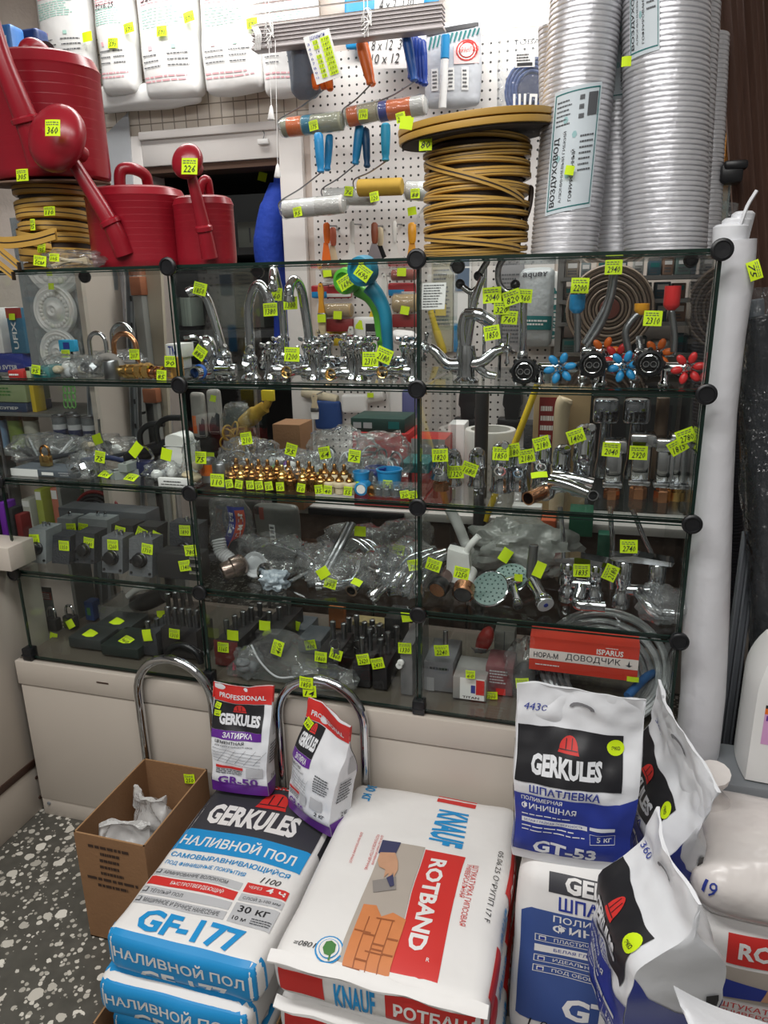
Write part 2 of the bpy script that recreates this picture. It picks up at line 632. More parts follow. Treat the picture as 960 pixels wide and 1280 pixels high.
def ordw(i):
    return ['first', 'second', 'third', 'fourth', 'fifth', 'sixth', 'seventh', 'eighth', 'ninth', 'tenth', 'eleventh', 'twelfth', 'thirteenth', 'fourteenth'][i]
Z0, Z1, Z2, Z3, Z4 = 1.6624, 1.3867, 1.1110, .8353, .5597
XC = [-1.8, -1.2, -.6, 0.0]
DEP = .468
# ================================================================== the setting
def terrazzo():
    m = bpy.data.materials.new('terrazzo')
    m.use_nodes = True
    nt = m.node_tree
    b = nt.nodes['Principled BSDF']
    b.inputs['Roughness'].default_value = .38
    tc = nt.nodes.new('ShaderNodeTexCoord')
    def chips(scale, lo, hi, seed):
        mp = nt.nodes.new('ShaderNodeMapping')
        mp.inputs['Location'].default_value = (seed, seed*2, 0)
        nt.links.new(tc.outputs['Object'], mp.inputs[0])
        wn = nt.nodes.new('ShaderNodeTexNoise')
        wn.inputs['Scale'].default_value = scale*1.6
        nt.links.new(mp.outputs[0], wn.inputs['Vector'])
        ad = nt.nodes.new('ShaderNodeVectorMath')
        ad.operation = 'MULTIPLY_ADD'
        ad.inputs[1].default_value = (.4/scale,)*3
        nt.links.new(wn.outputs['Color'], ad.inputs[0])
        nt.links.new(mp.outputs[0], ad.inputs[2])
        vo = nt.nodes.new('ShaderNodeTexVoronoi')
        vo.feature = 'F1'
        vo.inputs['Scale'].default_value = scale
        nt.links.new(ad.outputs[0], vo.inputs['Vector'])
        # each chip has its own size, from the cell colour
        sp = nt.nodes.new('ShaderNodeSeparateColor')
        nt.links.new(vo.outputs['Color'], sp.inputs[0])
        mr = nt.nodes.new('ShaderNodeMapRange')
        mr.inputs[1].default_value, mr.inputs[2].default_value = 0, 1
        mr.inputs[3].default_value, mr.inputs[4].default_value = lo, hi
        nt.links.new(sp.outputs[0], mr.inputs[0])
        lt = nt.nodes.new('ShaderNodeMath')
        lt.operation = 'LESS_THAN'
        nt.links.new(vo.outputs['Distance'], lt.inputs[0])
        nt.links.new(mr.outputs[0], lt.inputs[1])
        return lt.outputs[0], sp.outputs[1]
    def mix(f, a, c):
        mx = nt.nodes.new('ShaderNodeMix')
        mx.data_type = 'RGBA'
        for k, q in ((0, f), (6, a), (7, c)):
            if hasattr(q, 'is_linked'):
                nt.links.new(q, mx.inputs[k])
            else:
                mx.inputs[k].default_value = q
        return mx.outputs[2]
    n0 = nt.nodes.new('ShaderNodeTexNoise')
    n0.inputs['Scale'].default_value = 30
    nt.links.new(tc.outputs['Object'], n0.inputs['Vector'])
    base = mix(n0.outputs[0], lin((66, 65, 60)), lin((96, 94, 88)))
    f1, r1 = chips(64, .0, .5, 3)
    f2, r2 = chips(30, -.22, .55, 11)
    c1 = mix(r1, lin((150, 146, 136)), lin((214, 210, 200)))
    c2 = mix(r2, lin((170, 166, 156)), lin((226, 222, 212)))
    nt.links.new(mix(f2, mix(f1, base, c1), c2), b.inputs['Base Color'])
    return m
def tiles():
    m = bpy.data.materials.new('small wall tiles')
    m.use_nodes = True
    nt = m.node_tree
    b = nt.nodes['Principled BSDF']
    b.inputs['Roughness'].default_value = .3
    tc = nt.nodes.new('ShaderNodeTexCoord')
    mp = nt.nodes.new('ShaderNodeMapping')
    mp.inputs['Rotation'].default_value = (PI/2, 0, 0)
    nt.links.new(tc.outputs['Object'], mp.inputs[0])
    br = nt.nodes.new('ShaderNodeTexBrick')
    br.offset = 0
    br.inputs['Scale'].default_value = 1
    br.inputs['Brick Width'].default_value = .052
    br.inputs['Row Height'].default_value = .052
    br.inputs['Mortar Size'].default_value = .0022
    br.inputs['Color1'].default_value = lin((232, 224, 212))
    br.inputs['Color2'].default_value = lin((222, 212, 198))
    br.inputs['Mortar'].default_value = lin((150, 140, 126))
    nt.links.new(mp.outputs[0], br.inputs['Vector'])
    nt.links.new(br.outputs['Color'], b.inputs['Base Color'])
    return m
def pegs():
    """white steel pegboard: round holes on a square pitch"""
    m = bpy.data.materials.new('perforated white steel')
    m.use_nodes = True
    nt = m.node_tree
    b = nt.nodes['Principled BSDF']
    b.inputs['Roughness'].default_value = .45
    tc = nt.nodes.new('ShaderNodeTexCoord')
    sx = nt.nodes.new('ShaderNodeSeparateXYZ')
    nt.links.new(tc.outputs['Object'], sx.inputs[0])
    def cell(o):
        dv = nt.nodes.new('ShaderNodeMath')
        dv.operation = 'DIVIDE'
        dv.inputs[1].default_value = .0285
        nt.links.new(o, dv.inputs[0])
        fr = nt.nodes.new('ShaderNodeMath')
        fr.operation = 'FRACT'
        nt.links.new(dv.outputs[0], fr.inputs[0])
        sb = nt.nodes.new('ShaderNodeMath')
        sb.operation = 'SUBTRACT'
        sb.inputs[1].default_value = .5
        nt.links.new(fr.outputs[0], sb.inputs[0])
        pw = nt.nodes.new('ShaderNodeMath')
        pw.operation = 'POWER'
        pw.inputs[1].default_value = 2
        nt.links.new(sb.outputs[0], pw.inputs[0])
        return pw.outputs[0]
    ad = nt.nodes.new('ShaderNodeMath')
    ad.operation = 'ADD'
    nt.links.new(cell(sx.outputs[0]), ad.inputs[0])
    nt.links.new(cell(sx.outputs[2]), ad.inputs[1])
    lt = nt.nodes.new('ShaderNodeMath')
    lt.operation = 'LESS_THAN'
    lt.inputs[1].default_value = .022
    nt.links.new(ad.outputs[0], lt.inputs[0])
    mx = nt.nodes.new('ShaderNodeMix')
    mx.data_type = 'RGBA'
    mx.inputs[6].default_value = lin((228, 224, 220))
    mx.inputs[7].default_value = lin((40, 38, 36))
    nt.links.new(lt.outputs[0], mx.inputs[0])
    nt.links.new(mx.outputs[2], b.inputs['Base Color'])
    return m
PLASTER = mat('rough cream plaster', (226, 214, 204), .9, 0, .05, 20, .15, 60)
WPAINT = mat('white gloss paint', (226, 222, 218), .4, 0, .05, 6)
GWALL = mat('dull grey wall paint', (120, 118, 116), .8, 0, .1, 4)
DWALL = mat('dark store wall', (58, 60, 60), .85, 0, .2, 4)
LAMW = mat('white laminate', (196, 187, 176), .42, 0, .03, 3)
LAMD = mat('scuffed white laminate', (198, 189, 178), .5, 0, .06, 7)
BROWNT = mat('dark brown edge strip', (62, 42, 34), .5, 0, .15)
YB = 1.25                                    # the shop's back wall stands this far behind the display front
XL, XR, YF, YBB, ZC = -3.3, .62, -3.3, 2.9, 2.9
struct(MB().box(XL-.1, XR+.1, YF-.1, YBB+.1, -.06, 0, terrazzo()).build('floor'))
struct(MB().box(XL-.1, XR+.1, YF-.1, YBB+.1, ZC, ZC+.06, mat('white ceiling paint', (230, 228, 224), .9)).build('ceiling'))
struct(MB().box(XL-.1, XL, YF, YBB, 0, ZC, GWALL).build('wall_left'))
struct(MB().box(XR, XR+.1, YF, YBB, 0, ZC, GWALL).build('wall_right'))
struct(MB().box(XL, XR, YF-.1, YF, 0, ZC, GWALL).build('wall_front'))
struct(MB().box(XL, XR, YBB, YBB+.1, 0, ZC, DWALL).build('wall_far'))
OX0, OX1, OZ = -2.02, -1.43, 2.1                # opening to the store room
wb = MB()
wb.box(XL, OX0, YB, YB+.12, 0, ZC, PLASTER).box(OX1, XR, YB, YB+.12, 0, ZC, PLASTER).box(OX0, OX1, YB, YB+.12, OZ, ZC, PLASTER)
struct(wb.build('wall_back'))
struct(MB().box(-2.6, -1.25, YB-.012, YB, 2.2, 2.6, tiles()).build('trim_1'))
dj = MB()
dj.box(OX1, OX1+.095, YB-.03, YB, 0, OZ+.11, WPAINT, .004).box(OX0-.07, OX0, YB-.03, YB, 0, OZ+.11, WPAINT, .004)
dj.box(OX0, OX1, YB-.03, YB, OZ-.005, OZ+.11, WPAINT, .004).box(OX0, OX1, YB-.045, YB-.03, OZ+.09, OZ+.12, WPAINT, .004)
dj.box(OX0, OX1, YB-.02, YB+.1, OZ-.03, OZ-.006, mat('old brown wood', (84, 60, 46), .7))
struct(dj.build('door_1'))
# rail of the shop wall behind: pegboard
px0, px1 = atY(396, 330, YB).x, atY(700, 200, YB).x
peg = MB().box(px0, px1, YB-.02, YB-.003, .85, 2.43, pegs(), .002)
tag(peg.build('pegboard'), 'large white perforated steel board covering the wall behind the glass display', 'pegboard')
# ceiling lamps, the last one a fill lamp added for the store room
for i, (x, y, z, sx, sy, e) in enumerate(LAMPS+[STORE_FILL]):
    t = thing('ceiling_lamp', 'white ceiling lamp %s' % ('above the customers', 'above the glass display', 'farthest from the glass display', 'in the store room')[i], 'lamp', (x, y, ZC), 'ceiling lamps')
    MB().box(x-sx/2-.02, x+sx/2+.02, y-sy/2-.02, y+sy/2+.02, z+.008, ZC, WHITE, .006).build('housing', t)
# white base cabinet under the glass
b = MB()
bx0, bx1 = -1.84, .03
tb = thing('base_cabinet', 'long white laminate base cabinet carrying the glass display', 'cabinet', ((bx0+bx1)/2, .2, 0))
MB().box(bx0, bx1, -.005, DEP+.04, .055, .553, mat('worn brown board', (96, 87, 78), .6, 0, .12, 7)).build('body', tb)
p = MB().box(bx0-.004, bx1, -.024, -.004, .475, .553, LAMW, .003)
p.box(-1.56, -1.52, -.0255, -.0235, .518, .522, BROWNT)
p.build('top_rail', tb)
for i in range(1):
    w_ = bx1-bx0
    MB().box(bx0+i*w_+.002, bx0+(i+1)*w_-.002, -.02, -.005, .065, .471, LAMW, .002).build('front_panel', tb)
pl = MB().box(bx0, bx1, -.016, DEP, 0, .063, LAMD, .002)
for x in (-1.815, -1.3, -.7):
    pl.cyl((x, -.02, .045), (x, -.015, .045), .006, GREY, 8)
pl.build('plinth', tb)
# white counter on the left, running towards the viewer
tc_ = thing('shop_counter', 'white laminate shop counter with dark brown edge strips beside the glass display', 'counter', (-2.2, -.6, 0))
xc = -1.862
MB().box(-2.6, xc, -1.9, .15, .17, .84, LAMW, .002).build('body', tc_)
MB().box(-2.6, xc+.004, -1.9, .15, .838, .858, BROWNT, .003).build('edge_strip', tc_)
MB().box(-2.6, xc+.004, -1.9, .15, .165, .19, BROWNT, .002).build('edge_strip', tc_)
k = MB().box(-2.58, xc-.003, -1.9, .14, 0, .165, LAMW, .002)
for y in (.0, -.25, -.6):
    k.cyl((xc-.004, y, .12), (xc+.001, y, .12), .006, BROWNT, 8)
    k.cyl((xc-.004, y, .045), (xc+.001, y, .045), .006, BROWNT, 8)
k.build('kick_board', tc_)
# ================================================================== glass display: 3 x 4 boxes
gc = thing('glass_display', 'clear glass display of twelve boxes joined by black round connectors', 'display case', (-.9, .23, Z4))
T = .005
for zi, z in enumerate((Z0, Z1, Z2, Z3, Z4)):
    for i in range(3):
        s = MB()
        x0, x1 = XC[i]+.004, XC[i+1]-.004
        s.box(x0, x1, 0, DEP, z-T, z, GLASS)
        # polished edges look dark green
        s.box(x0, x1, -.0008, .0002, z-T-.0015, z+.0008, GEDGE)
        s.build('glass_shelf', gc, label='horizontal glass shelf')
for j in range(4):
    zb, zt = (Z4, Z3, Z2, Z1)[j], (Z3, Z2, Z1, Z0)[j]
    for i in range(4):
        s = MB().box(XC[i]-T/2, XC[i]+T/2, .004, DEP, zb+.002, zt-T-.002, GLASS)
        s.box(XC[i]-T/2-.0012, XC[i]+T/2+.0012, -.0006, .004, zb+.002, zt-T-.002, GEDGE)
        s.build('glass_side', gc, label='upright glass side')
    for i in range(3):
        x0, x1 = XC[i]+.008, XC[i+1]-.008
        s = MB().box(x0, x1, -.007, -.003, zb+.006, zt-T-.006, GLASS)
        for a in ((x0-.0015, x0, zb+.006, zt-T-.006), (x1, x1+.0015, zb+.006, zt-T-.006)):
            s.box(a[0], a[1], -.0072, -.0028, a[2], a[3], GEDGE)
        s.box(x0, x1, -.0072, -.0028, zb+.0035, zb+.006, GEDGE).box(x0, x1, -.0072, -.0028, zt-T-.006, zt-T-.0035, GEDGE)
        s.build('glass_door', gc, label='glass front door')
def disc(x, y, z):
    s = MB()
    r = .0215
    s.turn((x, y, z), (0, -1, 0), [(r*.8, -.008), (r*.96, -.004), (r, .002), (r*.97, .006), (r*.82, .0085), (r*.72, .0085), (r*.68, .006), (0, .0055)], BLACK, 28)
    return s
for y, fr in ((-.012, 1), (DEP+.008, 0)):
    for zi, z in enumerate((Z0, Z1, Z2, Z3)):
        for x in XC:
            disc(x, y, z-.003).build('connector', gc)
for x in XC:
    s = MB().box(x-.016, x+.016, -.02, .012, Z4-.005, Z4+.034, BLACK, .004).box(x-.018, x+.018, -.022, .0, Z4+.008, Z4+.014, BLACK, .002)
    s.build('foot_clamp', gc)
# ================================================================== sacks, pouches and boxes on the floor
def hat(sk, u, v, w, h, k=1, m=None):
    """small red hard-hat mark"""
    m = m or PRED
    pts = [(u-w/2, v)]+[(u+w*.44*math.cos(a), v+h*.22+h*.78*math.sin(a)) for a in [PI-PI*i/10 for i in range(11)]]+[(u+w/2, v)]
    sk.poly(pts, m, k)
    for i in (-1, 1):
        sk.rect(u+i*w*.14-w*.02, v+h*.25, u+i*w*.14+w*.02, v+h*.85, PBLK, k+1)
    sk.rect(u-w*.42, v+h*.18, u+w*.42, v+h*.23, PBLK, k+1)
def gf_sack(cx, cy, z, w, l, h, seed, label, top):
    t = thing('floor_compound_sack', label, 'sack', (cx, cy, z), 'floor levelling sacks')
    b = MB()
    fn = rbox(cx, cy, z, w, l, h, .026, .008, .0045, seed, 10)
    b.cube(fn, SACKW, 22, 32, 8)
    def blue(sk, u0, v0, u1, v1): sk.rect(u0, v0, u1, v1, PBLUE, 0)
    s = Skin(b, fn, 'front', .0013, 14)
    blue(s, 0, 0, 1, 1)
    s.text('НАЛИВНОЙ ПОЛ', .07, .46, .92, .8, SACKW, 1, .02)
    s.text('GF-177', .24, -.08, .8, .34, SACKW, 1, .03)
    for f in ('left', 'right'):
        q = Skin(b, fn, f, .0013, 14)
        q.rect(*((.93, 0, 1, 1) if f == 'left' else (0, 0, .07, 1)), PBLUE, 0)
        if f == 'right':
            q.rect(.62, .1, 1, .9, PDGR, 0)
            q.text('GERKULES', .66, .3, .95, .7, SACKW, 1, .03)
    s = Skin(b, fn, 'top', .0013, 16)
    if top:
        blue(s, 0, -.0, 1, .035)
        s.poly([(.0, .60), (.97, .60), (.97, 1), (0, 1)], PDGR, 0)
        s.rect(0, .475, .97, .60, PBLUE, 0)
        s.rect(.1, .93, .9, .995, PDGR, 1)
        s.text('PROFESSIONAL', .13, .945, .8, .985, PRED, 2, .02)
        hat(s, .53, .80, .24, .115, 2)
        s.text('GERKULES', .115, .645, .80, .785, SACKW, 1, .045)
        s.text('НАЛИВНОЙ ПОЛ', .06, .502, .90, .572, SACKW, 1, .02)
        s.text('САМОВЫРАВНИВАЮЩИЙСЯ', .06, .423, .92, .462, PBLUE, 1, .015)
        s.text('ПОД ФИНИШНЫЕ ПОКРЫТИЯ', .06, .378, .64, .405, PBLUE, 1, .006)
        for i, (v0, v1, c, tx) in enumerate(((.318, .355, PGRY, 'АРМИРОВАНИЕ ВОЛОКНОМ'), (.266, .31, PRED, 'БЫСТРОТВЕРДЕЮЩИЙ'), (.215, .256, PGRY, 'ТЁПЛЫЙ ПОЛ'), (.165, .205, PGRY, 'МАШИННОЕ И РУЧНОЕ НАНЕСЕНИЕ'))):
            s.rect(.03, v0, .66, v1, c, 0)
            L = min(.52, .023*len(tx))
            s.text(tx, .2 if i == 1 else .1, v0+.009, (.2 if i == 1 else .1)+L, v1-.009, SACKW if i == 1 else INKG, 1, .004)
            if i != 1:
                s.rect(.045, v0+.008, .08, v1-.008, INKG, 1)
                s.rect(.05, v0+.012, .075, v1-.012, PGRY, 2)
        s.rect(.685, .318, .97, .365, PRED, 0)
        s.text('ЧЕРЕЗ', .71, .338, .80, .352, SACKW, 1)
        s.text('4 ч', .83, .33, .95, .357, SACKW, 1, .015)
        s.rect(.685, .272, .97, .31, PGRY, 0)
        s.text('СЛОЙ 2-100 мм', .71, .281, .95, .300, INKG, 1, .006)
        s.rect(.685, .165, .97, .262, PGRY, 0)
        s.text('30 кг', .72, .217, .92, .25, INK, 1, .015)
        s.text('10 м', .71, .178, .80, .197, INK, 1, .01)
        s.lines(.83, .175, .96, .205, 3, INKG, 1)
        s.text('1100', .76, .375, .89, .405, INK, 1, .0, 0, .25)
        s.text('GF-177', .16, .045, .84, .145, PBLUE, 1, .035)
    else:
        blue(s, 0, 0, 1, .2)
    b.build('sack_body', t)
    return t
GX, GW = -.9675, .355
tr = thing('cardboard_tray', 'low brown cardboard tray under the blue and white sacks', 'tray', (GX, -.34, 0))
b = MB()
b.box(-1.18, -.79, -.645, -.07, .0, .004, CARD)
for a in ((-1.18, -1.176, -.645, -.07), (-.794, -.79, -.645, -.07), (-1.18, -.79, -.645, -.641), (-1.18, -.79, -.074, -.07)):
    b.box(*a, .0, .085, CARD)
    b.box(*a, .0852, .086, CARDD)
b.build('tray_body', tr)
gf_sack(GX-.012, -.345, .005, GW, .555, .1, 3, 'lowest blue and white floor compound sack, down in the cardboard tray', False)
gf_sack(GX-.02, -.353, .108, GW, .56, .1, 7, 'blue and white floor compound sack, second from the top of its stack', False)
gf_sack(GX, -.338, .211, GW, .545, .1, 11, 'topmost blue and white floor compound sack, two small pouches standing on it', True)
# ------------------------------------------------------------------ white plaster sacks with the red panel
KX, KY, KW_, KL = -.545, -.335, .425, .54
def brick_picture(s, k0=1):
    s.rect(.31, -.01, .55, .62, PCONC, k0)
    s.poly([(.335, -.01), (.56, -.01), (.56, .25), (.49, .27), (.44, .245), (.40, .29), (.335, .285)], PBRICK, k0+1)
    r = random.Random(4)
    for i, v in enumerate((.03, .1, .17, .235)):
        s.rect(.34+.08*(i % 2), v-.003, .42+.09*(i % 2), v+.003, mat('mortar print', (150, 84, 44), .6), k0+2)
    for i in range(3):
        u = .385+i*.058
        s.rect(u-.0025, -.01, u+.0025, .235, mat('mortar print', (150, 84, 44), .6), k0+2)
        for v in (.06+.05*i, .16-.03*i):
            s.rect(u, v, u+.055, v+.007, mat('mortar print', (150, 84, 44), .6), k0+2)
    s.poly([(.305, .54), (.40, .555), (.41, .62), (.305, .62)], mat('navy sleeve print', (60, 62, 96), .6), k0+2)
    s.poly([(.315, .545), (.395, .555), (.425, .515), (.445, .47), (.44, .43), (.425, .45), (.415, .415), (.40, .445), (.385, .42), (.375, .46), (.335, .47), (.315, .50)], PSKIN, k0+3)
    s.poly([(.33, .40), (.45, .435), (.475, .375), (.36, .345)], mat('trowel print', (140, 134, 130), .5), k0+2)
    s.poly([(.40, .42), (.43, .44), (.46, .39), (.44, .38)], mat('navy sleeve print', (60, 62, 96), .6), k0+4)
def knauf(cx, cy, z, w, l, h, seed, label, top):
    t = thing('plaster_sack', label, 'sack', (cx, cy, z), 'white plaster sacks')
    b = MB()
    fn = rbox(cx, cy, z, w, l, h, .03, .01, .006, seed, 8)
    b.cube(fn, SACKW, 24, 32, 8)
    s = Skin(b, fn, 'front', .0013, 14)
    s.rect(.04, .28, .26, .80, PRED, 0)
    s.text('KNAUF', .31, .18, .5, .78, PBLUE, 1, .03)
    s.rect(.55, .12, 1.0, .82, PRED, 0)
    s.text('РОТБАНД', .59, .25, .98, .64, SACKW, 1, .03)
    q = Skin(b, fn, 'right', .0013, 14)
    q.rect(.06, .1, .26, .9, PRED, 0)
    q.text('KNAUF', .3, .25, .45, .8, PBLUE, 1, .03)
    q.rect(.5, .1, .97, .9, PRED, 0)
    q.text('РОТБАНД', .54, .25, .93, .75, SACKW, 1, .03)
    if top:
        s = Skin(b, fn, 'top', .0013, 16)
        brick_picture(s)
        s.rect(.555, -.01, .765, .61, PRED, 0)
        s.text('ROTBAND', .598, .145, .685, .565, SACKW, 1, .035, 270)
        s.text('R', .70, .115, .715, .13, SACKW, 1)
        s.text('KNAUF', .555, .655, .735, .875, PBLUE, 1, .035, 270)
        s.rect(.53, .925, .76, .985, PRED, 0)
        s.text('30 кг', .085, .85, .15, .975, PBLUE, 1, .02, 270)
        s.text('ШТУКАТУРКА ГИПСОВАЯ', .815, .28, .845, .57, PRED, 1, .0, 270)
        s.text('УНИВЕРСАЛЬНАЯ', .785, .40, .812, .57, PRED, 1, 0, 270)
        s.text('ДЛЯ ОШТУКАТУРИВАНИЯ', .285, .48, .3, .65, PRED, 1, 0, 270)
        s.text('ПОТОЛКОВ И СТЕН ВРУЧНУЮ', .262, .45, .278, .65, PRED, 1, 0, 270)
        s.text('ДЛЯ ВНУТРЕННИХ РАБОТ', .17, .47, .186, .65, PRED, 1, 0, 270)
        s.textq('05.06.25 О*РУПП 17 F', (.925, .685), (.0, -.36), (.028, 0), INK, 1, -.004, 0)
        s.text('1080=', .09, .065, .20, .085, INK, 1, 0, 180, .25)
        # round eco mark
        def disc(r, m, k): s.poly([(.262+r*1.27*math.cos(2*PI*i/20), .075+r*math.sin(2*PI*i/20)) for i in range(20)], m, k)
        disc(.05, PBLUE, 1)
        disc(.044, SACKW, 2)
        disc(.036, PBLUE, 3)
        disc(.033, SACKW, 4)
        s.poly([(.235, .07), (.24, .095), (.262, .103), (.287, .093), (.292, .065), (.275, .048), (.25, .05)], PGRN, 5)
        s.rect(.272, .035, .28, .062, PGRN, 5)
    b.build('sack_body', t)
    # folded paper flap across the front edge
    f = MB()
    def ff(u, v):
        x = cx+(u-.5)*(w*1.0)+.0
        q = noise.noise(V((u*7+seed, v*2, 1)))*.008
        y = cy-l/2-.006-.011*math.sin(PI*v)+q*.4+.012*(1-v)
        zz = z+h-.004-v*.016+q*.6+.012*(1-u)
        return V((x, y, zz))
    f.grid(ff, 20, 4, SACKW).grid(lambda u, v: ff(u, v)+V((0, .004, .001)), 20, 4, SACKW, True)
    f.build('folded_flap', t)
    return t
knauf(KX+.005, KY-.005, .012, KW_, KL, .1, 2, 'lowest white plaster sack, bottom of the stack with red panels', False)
knauf(KX, KY+.0, .138, KW_, KL, .1, 21, 'white plaster sack in the middle of the stack with red panels', False)
knauf(KX, KY, .264, KW_, KL+.02, .1, 31, 'topmost white plaster sack with a red panel and brick picture', True)
# ------------------------------------------------------------------ standing pouches
def pouchfn(base, w, d, h, yaw, lean=(0, 0), seed=0, seam=.14, wr=.004, round_=.75, tw=0):
    M = Matrix.Translation(base) @ Matrix.Rotation(math.radians(yaw), 4, 'Z') @ Matrix.Rotation(math.radians(lean[0]), 4, 'X') @ Matrix.Rotation(math.radians(lean[1]), 4, 'Y')
    t0 = .45 if round_ > .3 else .6
    def fn(a, b, c):
        t = (c+1)/2
        if t > 1-seam: th = .03
        elif t > t0:
            k = (t-t0)/(1-seam-t0)
            th = 1-(1-.03)*(k*k*(3-2*k))
        else:
            th = 1-.25*max(0, .14-t)/.14
        wd = 1-.05*math.sin(PI*min(1, t/.5))*(t < .5)-.02*max(0, .1-t)/.1
        x = a*w/2*wd*(1-.03*b*b)
        y = b*d/2*th*math.sqrt(max(.02, 1-round_*a*a*(.6+.4*t)))
        z = h*t+(.015*h*nz(a*2+seed, t, .3, 1.3) if t > .95 else 0)
        e = min(1, t*8)
        y += wr*e*(1.2*nz(x*14+seed, b, z*14)+.9*nz(x*30, b+seed, z*30))+(.012*math.sin(2.2*a+seed)*max(0, t-.7)/.3)
        x += wr*.7*e*nz(x*9, b*.5+seed, z*13)
        x += tw*max(0, t-.6)*h
        return M @ V((x, y, z))
    return fn
def gr50(px, py, z, w, d, h, yaw, lean, seed, label, us=1.0):
    p = atZ(px, py, z)
    t = thing('grout_pouch', label, 'pouch', p, 'small red topped grout pouches')
    fn = pouchfn(p, w, d, h, yaw, lean, seed, .1, .005, .6)
    b = MB()
    b.cube(fn, SACKP, 30, 12, 44)
    for f in ('front', 'back'):
        s = Skin(b, fn, f, .0016, 30)
        s.rect(0, 0, 1, .105, PPUR, 0)
        s.rect(0, .835, 1, 1, PRED, 0)
        s.text('PROFESSIONAL', .1, .87, .9, .915, SACKP, 1, .02)
        if us < 1 and f == 'front':
            s.lines(us+.08, .35, .92, .5, 7, INKG, 1, seed)
            s.rect(us+.06, .2, us+.3, .3, PGRY, 1)
            s.text('2 кг', us+.18, .155, .9, .19, PBLK, 2, .02)
            s.face = lambda u, v: FACES['front'](u*us, v)
        s.rect(0, .59, .88, .83, PBLK, 0)
        hat(s, .48, .75, .24, .075, 1)
        s.text('GERKULES', .13, .635, .84, .735, SACKP, 1, .05)
        s.rect(0, .515, .88, .588, PPUR, 0)
        s.text('ЗАТИРКА', .22, .53, .74, .575, SACKP, 1, .02)
        s.text('ЦЕМЕНТНАЯ', .08, .475, .6, .505, PBLK, 1, .015)
        s.text('ДЛЯ УЗКИХ И ШИРОКИХ ШВОВ', .08, .45, .75, .466, PBLK, 1, .004)
        for i in range(5):
            s.poly([(.04, .31+.03*i), (.9, .27+.03*i), (.9, .273+.03*i), (.04, .313+.03*i)], INKG, 1)
            s.poly([(.1+.17*i, .30), (.3+.17*i, .43), (.305+.17*i, .43), (.107+.17*i, .30)], INKG, 1)
        s.rect(.08, .245, .6, .27, PRED, 1)
        s.lines(.08, .19, .6, .24, 3, INKG, 1)
        s.rect(.66, .18, .94, .275, PGRY, 1)
        s.text('GR-50', .14, .1, .85, .172, PPUR, 2, .03)
    for f in ('left', 'right'):
        s = Skin(b, fn, f, .0016, 30)
        s.rect(0, 0, 1, .13, PPUR, 0)
        s.rect(0, .86, 1, 1, PRED, 0)
        s.lines(.15, .3, .85, .5, 7, INKG, 1, seed)
        s.rect(.5, .55, .95, .7, PGRY, 0)
        s.text('2 кг', .4, .15, .75, .19, PBLK, 1, .02)
    b.build('pouch_body', t)
    return t, fn
g1, f1 = gr50(305, 985, .325, .165, .075, .29, 4, (-9, 0), 5, 'red and purple grout pouch upright against the taller stack corner, front turned to us')
def stick(parent, fn, face, u, v, txt, size=(.037, .031), roll=0):
    sk = Skin(None, fn, face, .004, 0)
    p = sk.P(u, v, 0)
    q = sk.P(u, v, 12)
    return ptag(parent, p, txt, roll, size, (q-p))
stick(g1, f1, 'front', .1, .79, '290', (.02, .017), 4)
stick(g1, f1, 'front', .1, .73, '180', (.02, .016), 2)
g2, f2 = gr50(398, 1020, .325, .158, .10, .30, -24, (-6, 5), 9, 'red and purple grout pouch turned sideways, standing inside the hoop with the price tag', .52)
stick(g2, f2, 'front', .12, .80, '340', (.026, .026), 24)
def gt_face(s, big=False, name='GT-53', price='443с'):
    if not big:
        s.rect(.01, .49, .86, .775, PBLK, 0)
        hat(s, .43, .66, .17, .085, 1)
        s.text('GERKULES', .13, .535, .70, .64, SACKP, 1, .05)
        s.text('ШПАТЛЕВКА', .13, .435, .70, .48, PNAVY, 1, .02)
        s.poly([(0, .07), (1, .07), (1, .46), (.86, .42), (0, .42)], PNAVY, 0)
        s.text('ПОЛИМЕРНАЯ', .06, .385, .40, .41, SACKP, 1, .01)
        s.text('ФИНИШНАЯ', .06, .335, .52, .372, SACKP, 1, .015)
        s.lines(.06, .295, .5, .315, 1, SACKP, 1, 3, .3)
        s.rect(.06, .255, .62, .283, SACKP, 1)
        s.text('БЕЛАЯ ГЛАДКАЯ ПОВЕРХНОСТЬ', .08, .26, .58, .277, PNAVY, 2)
        s.lines(.06, .2, .6, .245, 2, SACKP, 1, 5, .25)
        s.rect(.64, .265, .85, .285, SACKP, 1)
        s.text('5 кг', .70, .195, .83, .23, SACKP, 1, .02)
        for a in ((.64, .18, .86, .183), (.64, .24, .86, .243), (.64, .18, .643, .243), (.857, .18, .86, .243)):
            s.rect(*a, SACKP, 1)
        s.text(name, .17, .075, .70, .15, SACKP, 1, .035)
        # green round eco mark
        s.poly([(.80+.07*math.cos(2*PI*i/18), .71+.042*math.sin(2*PI*i/18)) for i in range(18)], YEL, 1)
        s.text('ЭКО', .765, .695, .835, .715, PBLK, 2, .02)
    s.text(price, .05, .86, .24, .90, INKB, 1, 0, 0, .2)
def slot(s, u, v, w, h):
    s.poly([(u-w/2, v)]+[(u-w/2*math.cos(PI*i/8), v+h*math.sin(PI*i/8)) for i in range(9)]+[(u+w/2, v), (u+w/2*.7, v)]+[(u+w/2*.7*math.cos(PI*i/8), v+h*.55*math.sin(PI*i/8)) for i in range(9)], mat('shaded slot', (120, 120, 124), .7), 1)
